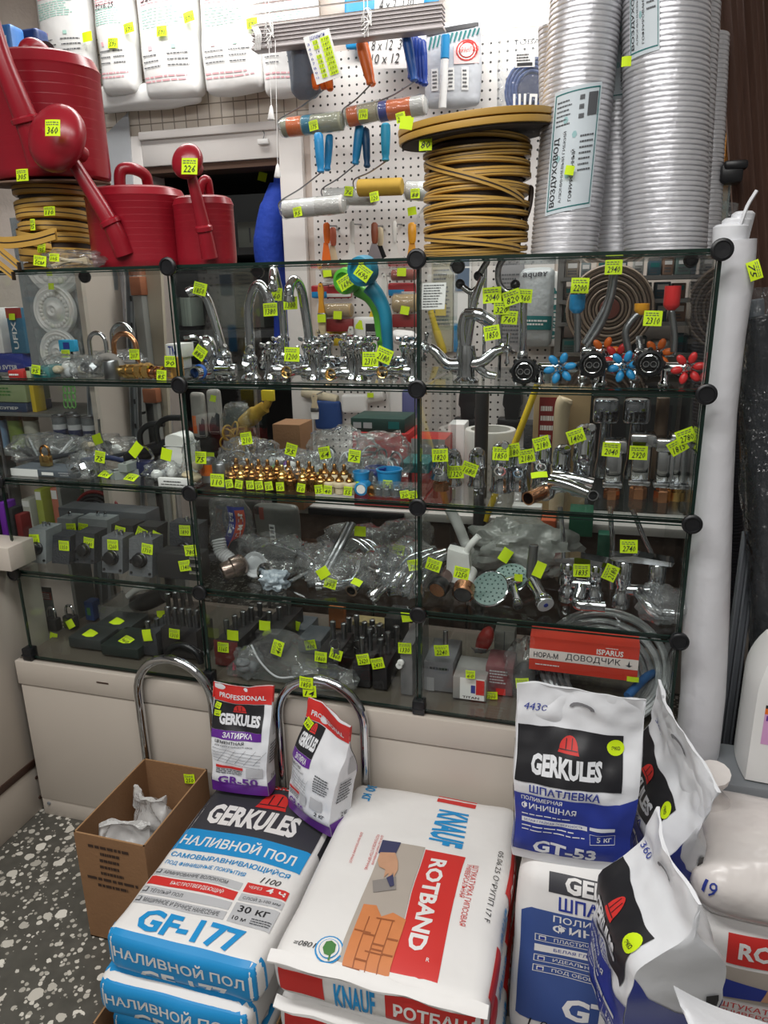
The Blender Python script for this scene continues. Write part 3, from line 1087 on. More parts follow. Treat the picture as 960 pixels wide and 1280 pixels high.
def gt53(base, w, d, h, yaw, lean, seed, label, gusset=False, us=1.0, seam=.16, tw=0, rnd=.75, vs=1.0):
    t = thing('filler_pouch', label, 'pouch', base, 'blue and white filler pouches')
    fn = pouchfn(base, w, d, h, yaw, lean, seed, seam, .006, rnd, tw)
    b = MB()
    b.cube(fn, SACKP, 36, 14, 52)
    for f in ('front', 'back'):
        s = Skin(b, fn, f, .0016, 30)
        if f == 'front':
            slot(s, .52, .9, .2, .035)
            s.face = lambda u, v: FACES['front'](u*us, v*vs)
            gt_face(s, price='360' if gusset else '443с')
        else:
            s.rect(0, .07, 1, .45, PNAVY, 0)
            s.lines(.1, .1, .9, .42, 12, SACKP, 1, 5)
    for f in ('left', 'right'):
        s = Skin(b, fn, f, .0016, 30)
        s.poly([(0, 0), (1, 0), (1, .36), (.8, .35), (.5, .4), (.2, .5), (0, .6)] if gusset and f == 'right' else [(0, .05), (1, .05), (1, .26), (.75, .2), (.4, .24), (.15, .34), (0, .42)], PNAVY, 0)
        if gusset and f == 'right':
            s.rect(.25, .15, .75, .29, SACKP, 1)
            r = random.Random(2)
            u = .29
            while u < .71:
                q = r.choice((.008, .012, .02))
                s.rect(u, .165, u+q, .28, PBLK, 2)
                u += q+r.choice((.008, .014))
            s.text('5 кг', .34, .07, .66, .12, SACKP, 1, .02)
            s.rect(.84, .28, 1.0, .40, PNAVY, 1)
            s.text('GT', .87, .3, .97, .35, SACKP, 2, .03)
            s.rect(.82, .42, .95, .5, PBLK, 1)
        else:
            s.rect(.3, .3, .7, .42, SACKP, 0)
            s.lines(.35, .31, .65, .41, 6, PBLK, 1, 4)
            s.rect(.4, .6, .6, .68, PBLK, 0)
    b.build('pouch_body', t)
    return t, fn
gt53(V((-.207, -.285, .443)), .25, .10, .38, 3, (-3, 0), 3, 'blue and white filler pouch upright on the big sack, its whole label facing us')
gt53(V((-.03, -.135, .36)), .29, .11, .40, -75, (0, 15), 12, 'blue and white filler pouch standing askew behind another one, handle flap spread wide', True, .92, .26, vs=.84)
gt53(V((-.065, -.50, .285)), .19, .17, .43, -72, (0, 7), 17, 'blue and white filler pouch nearest to us, showing its barcode side', True, 1, .12, rnd=.25, vs=.95)
# big sack the upright pouch stands on
t = thing('filler_sack', 'big blue and white filler sack leaning under the upright pouch', 'sack', (-.155, -.3, 0))
b = MB()
M = Matrix.Translation((-.153, -.275, 0)) @ Matrix.Rotation(math.radians(-13), 4, 'X')
fn = rbox(0, 0, .0, .31, .15, .412, .04, .014, .005, 5, 9, Matrix.Translation((-.153, -.365, .03)) @ Matrix.Rotation(math.radians(-13), 4, 'X'))
b.cube(fn, SACKW, 22, 10, 28)
s = Skin(b, fn, 'front', .0013, 16)
s.rect(.2, .885, 1, 1.0, PDGR, 0)
s.text('GERKULES', .31, .895, 1.0, .985, SACKW, 1, .045)
s.text('ШПАТЛЕВКА', .27, .805, 1.0, .872, PNAVY, 1, .02)
s.poly([(.0, .2), (1, .2), (1, .79), (.1, .79), (0, .75)], mat('slate blue print', (58, 82, 142), .55), 0)
s.text('ПОЛИМЕРНАЯ', .24, .745, .86, .778, SACKW, 1, .01)
s.text('ФИНИШНАЯ', .24, .69, .98, .735, SACKW, 1, .018)
for i, tx in enumerate(('ПЛАСТИЧНАЯ', 'БЕЛАЯ ГЛАДКАЯ ПОВЕРХНОСТЬ', 'ИДЕАЛЬНОЕ СВЕДЕНИЕ СЛОЯ', 'ПОД ОБОИ И ПОКРАСКУ')):
    v = .635-.055*i
    if i == 1:
        s.rect(.13, v-.004, 1, v+.034, SACKW, 1)
    else:
        for a in ((.13, v-.004, .98, v-.001), (.13, v+.03, .98, v+.033), (.13, v-.004, .135, v+.033)):
            s.rect(*a, SACKW, 1)
        s.rect(.155, v+.004, .2, v+.026, SACKW, 1)
        s.rect(.162, v+.008, .193, v+.022, PNAVY, 2)
    s.text(tx, .25, v+.005, min(.98, .25+.032*len(tx)), v+.025, PNAVY if i == 1 else SACKW, 2, .004)
s.text('GT-53', .33, .25, 1.0, .37, SACKW, 1, .035)
s.text('1 094=', .12, .16, .44, .21, INK, 1, -.005, 0, .2)
b.build('sack_body', t)
# ------------------------------------------------------------------ right corner
t = thing('plaster_sack', 'white plaster sack standing upright in the corner under the wrapped sack', 'sack', (.2, -.27, 0), 'white plaster sacks')
b = MB()
fn = rbox(.215, -.25, 0, .36, .16, .385, .05, .012, .005, 15, 9)
b.cube(fn, SACKW, 22, 10, 24)
s = Skin(b, fn, 'front', .0013, 16)
s.rect(.2, .76, .95, .95, PRED, 0)
s.text('ROTBAND', .26, .80, .9, .905, SACKW, 1, .035)
s.rect(.2, .53, .95, .74, PCONC, 0)
s.poly([(.2, .54), (.4, .56), (.42, .64), (.2, .66)], PNAVY, 1)
s.poly([(.4, .56), (.56, .58), (.6, .66), (.5, .68), (.42, .64)], PSKIN, 2)
s.text('ШТУКАТУРКА', .2, .475, .62, .51, PRED, 1, .005)
s.text('УНИВЕРСАЛЬНАЯ', .2, .43, .7, .46, PRED, 1, .005)
s.lines(.2, .33, .7, .415, 4, PRED, 1, 4, .35)
Skin(b, fn, 'left', .0013, 14).textq('05.06.25 О*РУПП 17', (.85, .9), (0, -.8), (.09, 0), INK, 1, -.004)
b.build('sack_body', t)
stick(t, fn, 'front', .33, .14, '430', (.042, .024), 0)
t = thing('wrapped_sack', 'white sack of dry mix in clear film lying on the corner sack', 'sack', (.2, -.2, .385))
b = MB()
fn = rbox(.215, -.2, .388, .37, .29, .125, .055, .02, .012, 44, 7)
b.cube(fn, mat('white mix through film', (226, 220, 216), .25, 0, .04, 6, .6, 18), 20, 18, 10)
s = Skin(b, fn, 'front', .001, 10)
s.text('9', .05, .5, .1, .8, INKB, 1)
s.text('1', .0, .5, .03, .8, INKB, 1)
b.build('sack_body', t)
k = MB()
c0 = V((.085, -.14, .50))
k.turn(c0, (-.1, -.25, .9), [(.05, 0), (.035, .03), (.013, .06), (.012, .07), (.03, .1), (.034, .12)], mat('white mix through film', (226, 220, 216), .25), 14)
k.build('tied_neck', t)
t = thing('jerrycan', 'white plastic jerrycan with a pink label behind the wrapped sack', 'jerrycan', (.28, .06, .3))
jx0, jy = atY(930, 960, -.03).x, -.03
b = MB()
def jf(a, bb, c):
    z = .51+(c+1)/2*.33
    k = 1 if c < .3 else 1-.28*((c-.3)/.7)**2
    return V((jx0+.115+a*.115*k*math.sqrt(1-.12*bb*bb), jy+.08+bb*.08*k*math.sqrt(1-.15*a*a), z-.01*a*a*max(0, c)))
b.cube(jf, WHITE, 14, 10, 16)
s = Skin(b, jf, 'front', .001, 8)
s.rect(.09, .3, .85, .53, mat('pink label', (214, 160, 206), .5), 0)
s.rect(.09, .53, .85, .575, ORANGE, 0)
s.rect(.09, .575, .85, .6, PBLK, 0)
s.text('PG', .11, .48, .26, .52, PPUR, 1, .01)
s.lines(.24, .33, .8, .46, 6, PPUR, 1, 8)
b.build('can_body', t)
MB().tube(spline([(jx0+.1, jy+.08, .825), (jx0+.11, jy+.08, .87), (jx0+.17, jy+.08, .87), (jx0+.19, jy+.08, .82)], 6), .012, WHITE, 8).build('handle', t)
MB().cyl((jx0+.06, jy+.08, .83), (jx0+.06, jy+.08, .875), .024, mat('red cap', (180, 30, 40), .4), 16).build('cap', t)
st = thing('storage_crate', 'grey plastic crate carrying the white jerrycan in the corner', 'crate', (.3, .05, 0))
b = MB()
b.box(.12, .42, -.045, .125, 0, .505, GREY, .008)
for z in (.12, .25, .38):
    b.box(.115, .425, -.05, .13, z, z+.016, GREY, .003)
b.build('crate_body', st)
# white carrier under the nearest pouch, its flap curling at the frame's corner
t = thing('folded_white_bag', 'thick white plastic bag under the nearest pouch, curled rim towards us', 'bag', (-.03, -.55, 0))
b = MB()
fn = rbox(.0, -.60, 0, .25, .24, .245, .06, .012, .006, 61, 8)
b.cube(fn, SACKP, 16, 16, 12)
b.build('bag_body', t)
b = MB()
pa = [atY(842, 1234, -.70), atY(872, 1250, -.70), atY(905, 1264, -.70), atY(950, 1278, -.7), atY(1000, 1296, -.7)]
pb = [atY(852, 1262, -.74), atY(872, 1300, -.8), atY(908, 1320, -.82), atY(950, 1330, -.82), atY(1000, 1350, -.82)]
pa, pb = spline(pa, 5), spline(pb, 5)
n_ = len(pa)-1
for off, fl in ((0, False), (.003, True)):
    b.grid(lambda u, v: pa[round(u*n_)].lerp(pb[round(u*n_)], v)+V((0, off-.02*math.sin(PI*v), .012*math.sin(PI*v))), n_, 5, SACKP, fl)
b.build('curled_rim', t)
t = thing('white_paper_package', 'corner of a white paper package at the foot of the big filler sack', 'package', atZ(700, 1290, .12))
b = MB()
p = atZ(690, 1275, .17)
fn = rbox(p.x+.02, p.y-.06, .0, .12, .08, .17, .02, .004, .003, 71, 12)
b.cube(fn, SACKW, 10, 8, 10)
b.build('package_body', t)
# ------------------------------------------------------------------ cardboard box with bags
t = thing('cardboard_box', 'tall open brown cardboard box on the terrazzo floor by the base cabinet', 'box', (-1.29, -.22, 0))
x0, x1, y0, y1, h = -1.392, -1.192, -.382, -.075, .325
b = MB()
th = .004
sides = [((x0, y0), (x1, y0)), ((x1, y0), (x1, y1)), ((x1, y1), (x0, y1)), ((x0, y1), (x0, y0))]
b.box(x0, x1, y0, y0+th, 0, h, CARD).box(x0, x1, y1-th, y1, 0, h, CARD).box(x0, x0+th, y0+th, y1-th, 0, h, CARD).box(x1-th, x1, y0+th, y1-th, 0, h, CARD)
b.box(x0, x1, y0, y1, 0, th, CARD)
for a in ((x0, x1, y0, y0+th), (x0, x1, y1-th, y1), (x0, x0+th, y0, y1), (x1-th, x1, y0, y1)):
    b.box(*a, h, h+.0012, CARDD)
s = flat(b, (x0, y0, 0), (x1-x0, 0, 0), (0, 0, h))
for i, (wd) in enumerate((.62, .3, .34, .36, .36, .78, .5)):
    s.lines(.5-wd/2, .89-.06*i, .5+wd/2, .925-.06*i, 1, mat('box stamp ink', (58, 40, 30), .8), 1, i+3, .75)
b.build('box_body', t)
ptag(t, V((x1-.055, y1-th-.003, h-.035)), '250', -8, (.036, .03))
for i, (x, y, z, sc) in enumerate(((-1.33, -.29, .155, 1.1), (-1.275, -.19, .155, 1.25), (-1.24, -.29, .16, 1), (-1.292, -.228, .006, 1))):
    tb2 = MB()
    if i < 2:
        fnb = pouchfn(V((x, y, z)), .11*sc, .07, .135*sc, 35-50*i, (8, 6-14*i), i+3, .05, .016, .7)
        tb2.cube(fnb, FROST, 14, 8, 18)
    else:
        crumple(tb2, (x, y, z), (.08, .09, .07) if i == 2 else (.15, .22, .15), FROST if i == 2 else SACKP, i, .3)
    o = tb2.build('plastic_bag')
    tag(o, ['pointed crumpled plastic bag sticking up in the cardboard box', 'wider crumpled plastic bag at the back of the cardboard box', 'flat crumpled bag between the others in the cardboard box', 'crumpled bags of goods at the bottom of the cardboard box'][i], 'bag', 'plastic bags in the cardboard box')
# ------------------------------------------------------------------ chrome hoops
def hoop(x0, x1, ztop, label, tags):
    y = -.042
    t = thing('luggage_trolley', label, 'trolley', ((x0+x1)/2, y, 0), 'chrome hoop trolleys')
    r = (x1-x0)/2
    cx = (x0+x1)/2
    pts = [(x0, y, .02), (x0, y, .2), (x0, y, ztop-r)]
    pts += [(cx-r*math.cos(PI*i/16), y, ztop-r+r*math.sin(PI*i/16)) for i in range(1, 16)]
    pts += [(x1, y, ztop-r), (x1, y, .2), (x1, y, .02)]
    MB().tube(pts, .0125, CHROME, 14).build('tube_frame', t)
    MB().cyl((x0, y, .12), (x1, y, .12), .008, CHROME, 10).build('crossbar', t)
    for x in (x0, x1):
        MB().cyl((x, y, 0), (x, y, .03), .0155, BLACK, 12).build('rubber_foot', t)
    for (dx, dz, tx, ro) in tags:
        ptag(t, V((cx+dx, y-.0135, ztop-dz)), tx, ro, (.04, .034))
hoop(-1.409, -1.176, .637, 'chrome hoop trolley behind the cardboard box', ())
hoop(-.978, -.738, .635, 'chrome hoop trolley with two price tags on its top', ((-.03, .006, '1850', 2), (-.022, .03, '14', -3)))
# ================================================================== on top of the glass
def can(name_label, px0, px1, pyb, pyt, Y, zb, spout, rose, sr, handle, price, oval=.72, seed=0, rr=None):
    c = spot((px0+px1)/2, Y, zb)
    w = abs(atY(px1, pyb, Y).x-atY(px0, pyb, Y).x)/2
    ht = atY((px0+px1)/2, pyt, Y).z-zb
    t = thing('watering_can', name_label, 'watering can', c, 'red watering cans')
    b = MB()
    P = [(w*.94, 0), (w*.985, .006), (w, .02), (w*1.0, ht*.86), (w*1.02, ht*.88), (w*1.0, ht*.9), (w*.94, ht*.97), (w*.8, ht), (w*.62, ht*1.0), (w*.58, ht*.985), (w*.56, ht*.9), (0, ht*.9)]
    b.turn(c, (0, 0, 1), P, RED, 36, 1, oval)
    for i in range(9):        # faint mould rings
        z = ht*(.15+.08*i)
        b.turn(c+V((0, 0, z)), (0, 0, 1), [(w*.999, 0), (w*1.0006, .002), (w*.999, .004)], RED, 36, 1, oval)
    b.build('can_body', t)
    s = MB()
    pts = spline(spout, 8)
    n = len(pts)
    s.tube(pts, [sr*(1.25-.55*i/(n-1)) for i in range(n)], RED, 16)
    k = n//3
    d = (pts[k+1]-pts[k]).normalized()
    s.turn(pts[k], d, [(sr*1.1, 0), (sr*1.3, .003), (sr*1.3, .012), (sr*1.05, .016)], RED, 16)
    so = s.build('spout', t)
    if rose is not None:
        r = MB()
        d = V((-.12, -1, .32)).normalized()
        r.turn(rose-d*rr*.9, d, [(sr*.9, 0), (sr, rr*.3), (rr*.6, rr*.55), (rr*.95, rr*.85), (rr, rr*1.05), (rr*.93, rr*1.25), (rr*.7, rr*1.45), (rr*.35, rr*1.56), (0, rr*1.6)], RED, 30)
        r.build('sprinkler_rose', so)
    h = MB()
    h.tube(spline(handle, 7), sr*.72, RED, 12)
    h.build('handle', t)
    if price:
        q = rose if rose is not None else c
        tp, px, py, Yt = price
        tpx(t, px, py, Yt, tp, 4, (.042, .036))
    return t
Yr = .20
# gold and brown sealing tape on reels
def reel(cx, Y, z0, r, h, n, seed, label, fl=None, extra=()):
    c = spot(cx, Y, z0)
    t = thing('sealing_strip_reel', label, 'reel', c, 'reels of gold sealing strip')
    b = MB()
    b.cyl(c, c+V((0, 0, h)), r*.9, TAPEB, 32)
    b.build('core', t)
    rnd = random.Random(seed)
    k = MB()
    dz = h/n
    for i in range(n):
        ti = rnd.uniform(-.09, .09)
        ph = rnd.uniform(0, 6.28)
        rr = r*(1+rnd.uniform(-.025, .02))
        z = dz*(i+.5)
        vs, fs = [], []
        N = 40
        prof = [(-.007, -dz*.4), (0, -dz*.4), (.0045, -dz*.3), (.0048, -dz*.05), (.0048, dz*.05), (.0045, dz*.3), (0, dz*.4), (-.007, dz*.4)]
        for q in range(N):
            a = 2*PI*q/N
            for (o, zz) in prof:
                R_ = rr+o
                vs.append(c+V((R_*math.cos(a), R_*math.sin(a), z+zz+ti*R_*math.sin(a+ph))))
        m_ = len(prof)
        for q in range(N):
            for j in range(m_-1):
                a0, a1 = q*m_+j, ((q+1) % N)*m_+j
                fs.append((a0, a1, a1+1, a0+1))
        for g, mm in ((0, TAPEG), (1, TAPEB)):
            k.add(vs, [f for j, f in enumerate(fs) if (j % (m_-1) == 3) == (g == 1)], mm)
    k.build('wound_strip', t)
    for (z1, z2, a0, a1) in extra:
        e = MB()
        def ef(u, v):
            a = a0+(a1-a0)*u
            R_ = r*1.055+.008*math.sin(PI*u)
            return c+V((R_*math.cos(a), R_*math.sin(a), z1+(z2-z1)*u+(v-.5)*dz*1.0))
        e.grid(ef, 20, 4, TAPEG)
        def ef2(u, v):
            a = a0+(a1-a0)*u
            R_ = r*1.06+.0085*math.sin(PI*u)
            return c+V((R_*math.cos(a), R_*math.sin(a), z1+(z2-z1)*u+(v-.5)*.003))
        e.grid(ef2, 20, 1, TAPEB)
        e.build('loose_strip', t)
    if fl:
        fr, fz, ft, tilt, m, wrap = fl
        Mx = Matrix.Translation(c+V((0, 0, fz))) @ Matrix.Rotation(math.radians(tilt), 4, 'Y') @ Matrix.Rotation(math.radians(4), 4, 'X')
        f = MB()
        f.M = Mx
        f.turn((0, 0, 0), (0, 0, 1), [(fr*.25, 0), (fr, 0), (fr, ft), (fr*.25, ft)], m, 48)
        f.build('flange', t)
        if wrap:
            e = MB()
            e.M = Mx
            for z in (0, 1):
                e.turn((0, 0, .004+z*.0165), (0, 0, 1), [(fr*1.0, 0), (fr*1.03, .001), (fr*1.035, .006), (fr*1.03, .0135), (fr*1.0, .0145)], TAPEG, 48)
            e.build('wound_strip', t)
    return t
h_left = atY(75, 226, Yr).z-Z0
lr = reel(78, Yr, Z0, .092, h_left-.012, 7, 3, 'gold sealing strip reel under the largest watering can', (.155, h_left-.01, .004, 0, mat('brown cardboard disc', (120, 96, 80), .8), False), ((.10, .07, 3.6, 5.2), (.05, .03, 3.4, 5.6)))
tpx(lr, 28, 219, Yr-.16, '305', 0, (.038, .03))
tpx(lr, 62, 264, Yr-.115, '110', 0, (.036, .024))
tpx(lr, 41, 281, Yr-.11, '95', 0, (.016, .03))
tpx(lr, 43, 297, Yr-.11, '80', 0, (.02, .022))
tpx(lr, 52, 310, Yr-.112, '105', 6, (.026, .026))
# loose lengths of strip beside the reel
t = thing('sealing_strip_lengths', 'loose lengths of gold sealing strip at the outer end of the glass top', 'sealing strip', atZ(5, 340, Z0))
for i, pts in enumerate((((-40, 290), (0, 303), (40, 300), (70, 292)), ((-40, 316), (-12, 306), (6, 318), (24, 333)), ((-40, 330), (-14, 322), (2, 333), (17, 345)))):
    Yq = (.04, -.02, -.03)[i]
    b = MB()
    P = spline([atY(x, y, Yq) for x, y in pts], 6)
    n_ = len(P)-1
    hgt = .028 if i == 0 else .02
    for o, fl in ((-.004, False), (.004, True)):
        b.grid(lambda u, v: P[round(u*n_)]+V((0, o, (v-.5)*hgt)), n_, 3, TAPEG, fl)
    b.tube([p+V((0, -.0045, 0)) for p in P], .0016, TAPEB, 5)
    e = P[-1] if i else P[0]
    b.box(e.x-.002, e.x+.002, e.y-.005, e.y+.005, e.z-hgt/2, e.z+hgt/2, TAPEB)
    b.build('strip_length', t)
# bag of small goods with tags
t = thing('goods_bag', 'crumpled clear bag with a yellow price at the foot of the sealing strip reel', 'bag', atZ(88, 322, Z0))
p = spot(90, .03, Z0)
crumple(MB(), p, (.16, .07, .045), FILM, 4, .4, 14).build('bag_film', t)
b = MB()
for i in range(7):
    b.tube(spline([p+V((-.05+i*.004, .01*(i % 3)-.01, .008+.003*i)), p+V((0, .012*(i % 2), .02)), p+V((.05, .0, .012+.002*i))], 4), .004, BEIGE, 6)
b.build('strip_offcuts', t)
tpx(t, 50, 326, -.01, '5см', 8, (.04, .026))
tpx(t, 68, 322, -.012, '105', 4, (.03, .02))
can('largest red watering can, standing on top of the gold strip reel', 2, 130, 212, 72, Yr, Z0+h_left-.004,
    [atY(52, 205, .05), atY(40, 168, .03), atY(24, 128, .01), atY(2, 72, -.01), atY(-16, 10, -.02)], None, .027,
    [atY(33, 80, Yr), atY(34, 60, Yr), atY(48, 60, Yr+.03), atY(66, 80, Yr+.06)], None, .8)
can('middle sized red watering can with its round rose marked 360', 124, 233, 330, 236, .17, Z0,
    [atY(156, 318, .07), atY(140, 282, .05), atY(112, 236, .03), atY(82, 188, .01)], atY(76, 176, -.0), .02,
    [atY(150, 238, .14), atY(151, 214, .14), atY(166, 211, .16), atY(182, 220, .2), atY(186, 240, .22)], ('360', 66, 160, -.088), .8, rr=.078)
can('smallest red watering can with its rose marked 226', 226, 294, 328, 246, .15, Z0,
    [atY(262, 322, .08), atY(256, 290, .065), atY(247, 252, .05), atY(238, 214, .04)], atY(236, 203, .03), .016,
    [atY(248, 250, .17), atY(252, 230, .17), atY(259, 226, .18), atY(263, 250, .2)], ('226', 237, 208, -.03), .8, rr=.04)
# centre reel
hc = atY(593, 178, Yr).z-Z0
cr = reel(594, Yr, Z0, .117, hc, 17, 9, 'tall gold sealing strip reel with a tilted flange in the middle of the glass top',
          (.172, hc+.006, .012, -4, mat('dark fibre disc', (44, 36, 32), .8), True), ((.205, .12, 3.7, 5.9), (.05, .02, 3.6, 5.8)))
MB().tube(spline([atY(655, 238, Yr+.05), atY(664, 236, Yr+.03), atY(660, 265, Yr), atY(648, 288, Yr-.03)], 6), .006, TAPEB, 8).build('strip_end', cr)
tpx(cr, 508, 154, Yr-.19, '', 10, (.03, .026))
tpx(cr, 532, 178, Yr-.13, '80', 0, (.03, .036))
# aluminium ducts
def duct(pb, pt, Y0, Y1, r, label, m=ALU, top=2.62, stick=(), z0=Z0, r1=None):
    a = spot(pb[0], Y0, z0)
    q = atY(pt[0], pt[1], Y1)
    d = (q-a)
    L = d.length
    d.normalize()
    if q.z < top-.01 and pt[1] < 3:
        L *= (top-a.z)/(q.z-a.z)
    t = thing('ventilation_duct', label, 'duct', a, 'corrugated ducts on the glass top')
    n = int(L/.0098)
    pr = [(r*.97, 0)]
    rnd = random.Random(label)
    for i in range(n):
        z = L*i/n
        k = 1+(0 if r1 is None else (r1/r-1)*i/n)
        q1 = rnd.uniform(.997, 1.005)
        pr += [(r*k*.965, z+.0006), (r*k*q1, z+.0024), (r*k*q1*1.004, z+.005), (r*k*q1, z+.0078), (r*k*.965, z+.0094)]
    pr += [(r*.97*(r1/r if r1 else 1), L), (r*.9, L)]
    b = MB()
    b.turn(a, d, pr, m, 36)
    b.build('corrugated_tube', t, .5)
    u = V((1, 0, 0))
    u = (u-d*u.dot(d)).normalized()
    v = d.cross(u)      # points away from us
    for (z1, z2, a1, a2, tl) in stick:
        s = MB()
        f = lambda uu, vv: a+d*(z1+(z2-z1)*vv+tl*(uu-.5))+(u*math.sin(a1+(a2-a1)*uu)-v*math.cos(a1+(a2-a1)*uu))*(r*1.022)
        s.grid(f, 10, 8, mat('pale blue label', (206, 216, 222), .5))
        sk = Skin(s, f, FLAT, .0007, 12)
        for e in ((.04, .03, .96, .04), (.04, .96, .96, .97), (.04, .03, .06, .97), (.94, .03, .96, .97)):
            sk.rect(*e, PTEAL, 0)
        sk.text('ВОЗДУХОВОД', .09, .06, .22, .62, INK, 1, .01, 90)
        sk.text('АЛЮМИНИЕВЫЙ ГИБКИЙ', .27, .08, .34, .66, INKG, 1, 0, 90)
        sk.text('ГОФРИРОВАННЫЙ', .46, .08, .55, .5, INK, 1, .004, 90)
        sk.lines(.62, .3, .92, .62, 7, INKG, 1, 3, .3)
        sk.lines(.1, .7, .4, .92, 6, INKG, 1, 5, .3)
        sk.lines(.55, .72, .66, .94, 3, INKG, 1, 9)
        r_ = random.Random(5)
        for (x, y) in ((.30, .75), (.5, .62), (.42, .3), (.2, .45)):
            sk.poly([(x+.05*math.cos(i), y+.03*math.sin(i)) for i in (0, 1, 2, 3, 4, 5, 6)], mat('faint teal ring', (150, 190, 192), .5), 0)
        sk.rect(.72, .75, .92, .93, INKG, 1)
        s.build('paper_label', t)
    return t
d1 = duct((704, 316), (733, 0), .19, .20, .074, 'tall aluminium duct next to the strip reel, big paper label low on its front', stick=((.09, .33, -.62, .72, .02),))
tpx(d1, 712, 213, .19-.083, '', 10, (.02, .02))
d2 = duct((770, 314), (772, 40), .33, .34, .07, 'aluminium duct squeezed behind the two tallest ducts', stick=((.33, .55, -.5, .7, 0),))
d3 = duct((831, 310), (832, 0), .19, .20, .086, 'widest aluminium duct, the most forward one, label high on its front', stick=((.38, .62, -.95, -.2, 0),))
tpx(d3, 783, 77, .12, '', 0, (.02, .02))
d4 = duct((700, 318), (697, 34), .36, .37, .045, 'short aluminium duct half hidden behind the strip reel and the tallest duct', top=2.2)
d5 = duct((852, 308), (868, 8), .345, .38, .055, 'aluminium duct leaning behind the widest duct', top=2.35)
d6 = duct((880, 306), (891, 45), .41, .44, .036, 'thinnest aluminium duct leaning behind the widest duct', top=2.3)
d7 = duct((900, 306), (896, 0), .64, .66, .07, 'dark grey corrugated duct standing behind the glass display near the brown boards', mat('dark grey corrugated plastic', (62, 62, 70), .55), z0=.0)
# spare pane with a black clip
t = thing('spare_glass_pane', 'spare upright glass pane with a black clip at its corner', 'glass pane', spot(880, .42, Z0))
a, c = atY(868, 216, .42), atY(916, 212, .42)
b = MB()
b.box(a.x, c.x, .418, .423, Z0+.001, a.z, clear('dusty glass pane', (.86, .9, .88), .25, (.5, .56, .54), .1))
b.box(a.x, c.x, .4175, .4235, a.z, a.z+.0015, GEDGE)
b.build('pane', t)
b = MB()
p = atY(916, 216, .40)
b.box(p.x-.028, p.x+.022, .39, .45, p.z-.022, p.z+.018, BLACK, .006).box(p.x-.022, p.x+.03, .386, .44, p.z+.006, p.z+.026, BLACK, .006)
b.build('corner_clip', t)
t = thing('plastic_bag', 'crumpled clear plastic bag behind the spare glass pane', 'bag', spot(895, .445, Z0))
crumple(MB(), spot(893, .448, Z0), (.08, .04, .12), FILM, 9, .4, 12).build('bag_film', t)
t = thing('wooden_batten', 'thin orange varnished batten leaning between the dark duct and brown boards', 'batten', (0, .55, 0))
p, q = atY(908, 212, .55), atY(916, 110, .55)
d = (q-p).normalized()
b = MB()
b.M = frame((0, 0, 0), (0, -1, 0))
a0 = p-d*(p.z/d.z)
b.M = None
b.tube([a0+V((0, 0, .002)), q], [.0095, .0095], WOODO, 4)
b.build('batten_body', t)
# ------------------------------------------------------------------ brown profiled boards, rolls in the right corner
for i in range(3):
    Yq = .50+.018*i
    top = atY(912+25*i, 0, Yq)
    bot = atY(934+24*i, 330, Yq)
    d = (top-bot)
    d = d/d.z
    A = bot-d*bot.z
    B = A+d*2.75
    t = thing('profiled_board', 'tall dark brown profiled board leaning upright, %s' % ('the one beside the dark duct', 'between two others', 'the one closest to the edge wall')[i], 'board', A, 'brown profiled boards')
    b = MB()
    pr = []
    wd = .0265
    for k in range(13):
        x = -wd+2*wd*k/12
        y = -.008-.005*math.cos(x/wd*PI*2)-(.004 if abs(k-6) > 4 else 0)
        pr.append((x, y))
    pr += [(wd, .006), (-wd, .006)]
    n = len(pr)
    vs = [A+V((x, y, 0)) for x, y in pr]+[B+V((x, y, 0)) for x, y in pr]
    b.add(vs, [(k, (k+1) % n, n+(k+1) % n, n+k) for k in range(n)]+[tuple(range(n-1, -1, -1)), tuple(range(n, 2*n))], WOODB)
    b.build('board_body', t)
b = MB()
for (py, xr) in ((285, 922), (310, 944), (420, 932), (520, 924), (600, 918), (700, 916), (790, 911), (870, 908)):
    pass
t = thing('film_roll', 'tall white roll of polythene film standing at the end of the glass display', 'roll', (.06, .075, 0))
b = MB()
Yf = .075
pts, rad = [], []
for (py, xr) in ((300, 946), (340, 944), (420, 932), (520, 921), (600, 917), (700, 914), (790, 911), (870, 907)):
    p = atY(xr, py, Yf)
    r = max(.038, min(.05, (p.x-.012)/2))
    pts.append(V((p.x-r, Yf, p.z)))
    rad.append(r)
pts.append(V((pts[-1].x+.004, Yf, .35)))
rad.append(.05)
pts.append(V((pts[-1].x+.004, Yf, .004)))
rad.append(.05)
pts2, rad2 = [], []
for i in range(len(pts)-1):
    for k in range(5):
        f = k/5
        pts2.append(pts[i].lerp(pts[i+1], f))
        rad2.append((rad[i]*(1-f)+rad[i+1]*f)*(1+.02*nz(i+f, 3, 1, 2)))
pts2.append(pts[-1]); rad2.append(rad[-1])
b.tube(pts2, rad2, mat('milky film roll', (212, 212, 216), .35, 0, .04, 5, .25, 25), 28)
b.build('film_roll_body', t)
k = MB()
q = pts[0]
for i in range(3):
    k.turn(q+V((-.012+.008*i, .004*i, -.004)), (.05*i, 0, 1), [(.032-.006*i, 0), (.034-.006*i, .03+.012*i), (.028-.006*i, .035+.012*i)], SACKP, 14)
k.build('film_edge', t)
MB().tube(spline([q+V((.0, -.02, .02)), atY(925, 282, .05), atY(934, 258, .05), atY(946, 238, .05)], 6), .0035, SACKP, 6).build('film_strip', t)
ptag(t, atY(943, 338, Yf-.04), '75', 70, (.04, .025))
t = thing('dark_wrapped_roll', 'dark roll wrapped in clear stretch film standing right of the white roll', 'roll', (.14, .16, 0))
b = MB()
Yd = .2
pa, pb = atY(944, 395, Yd), atY(962, 860, Yd)
d = (pa-pb); d /= d.z
A = pb-d*pb.z
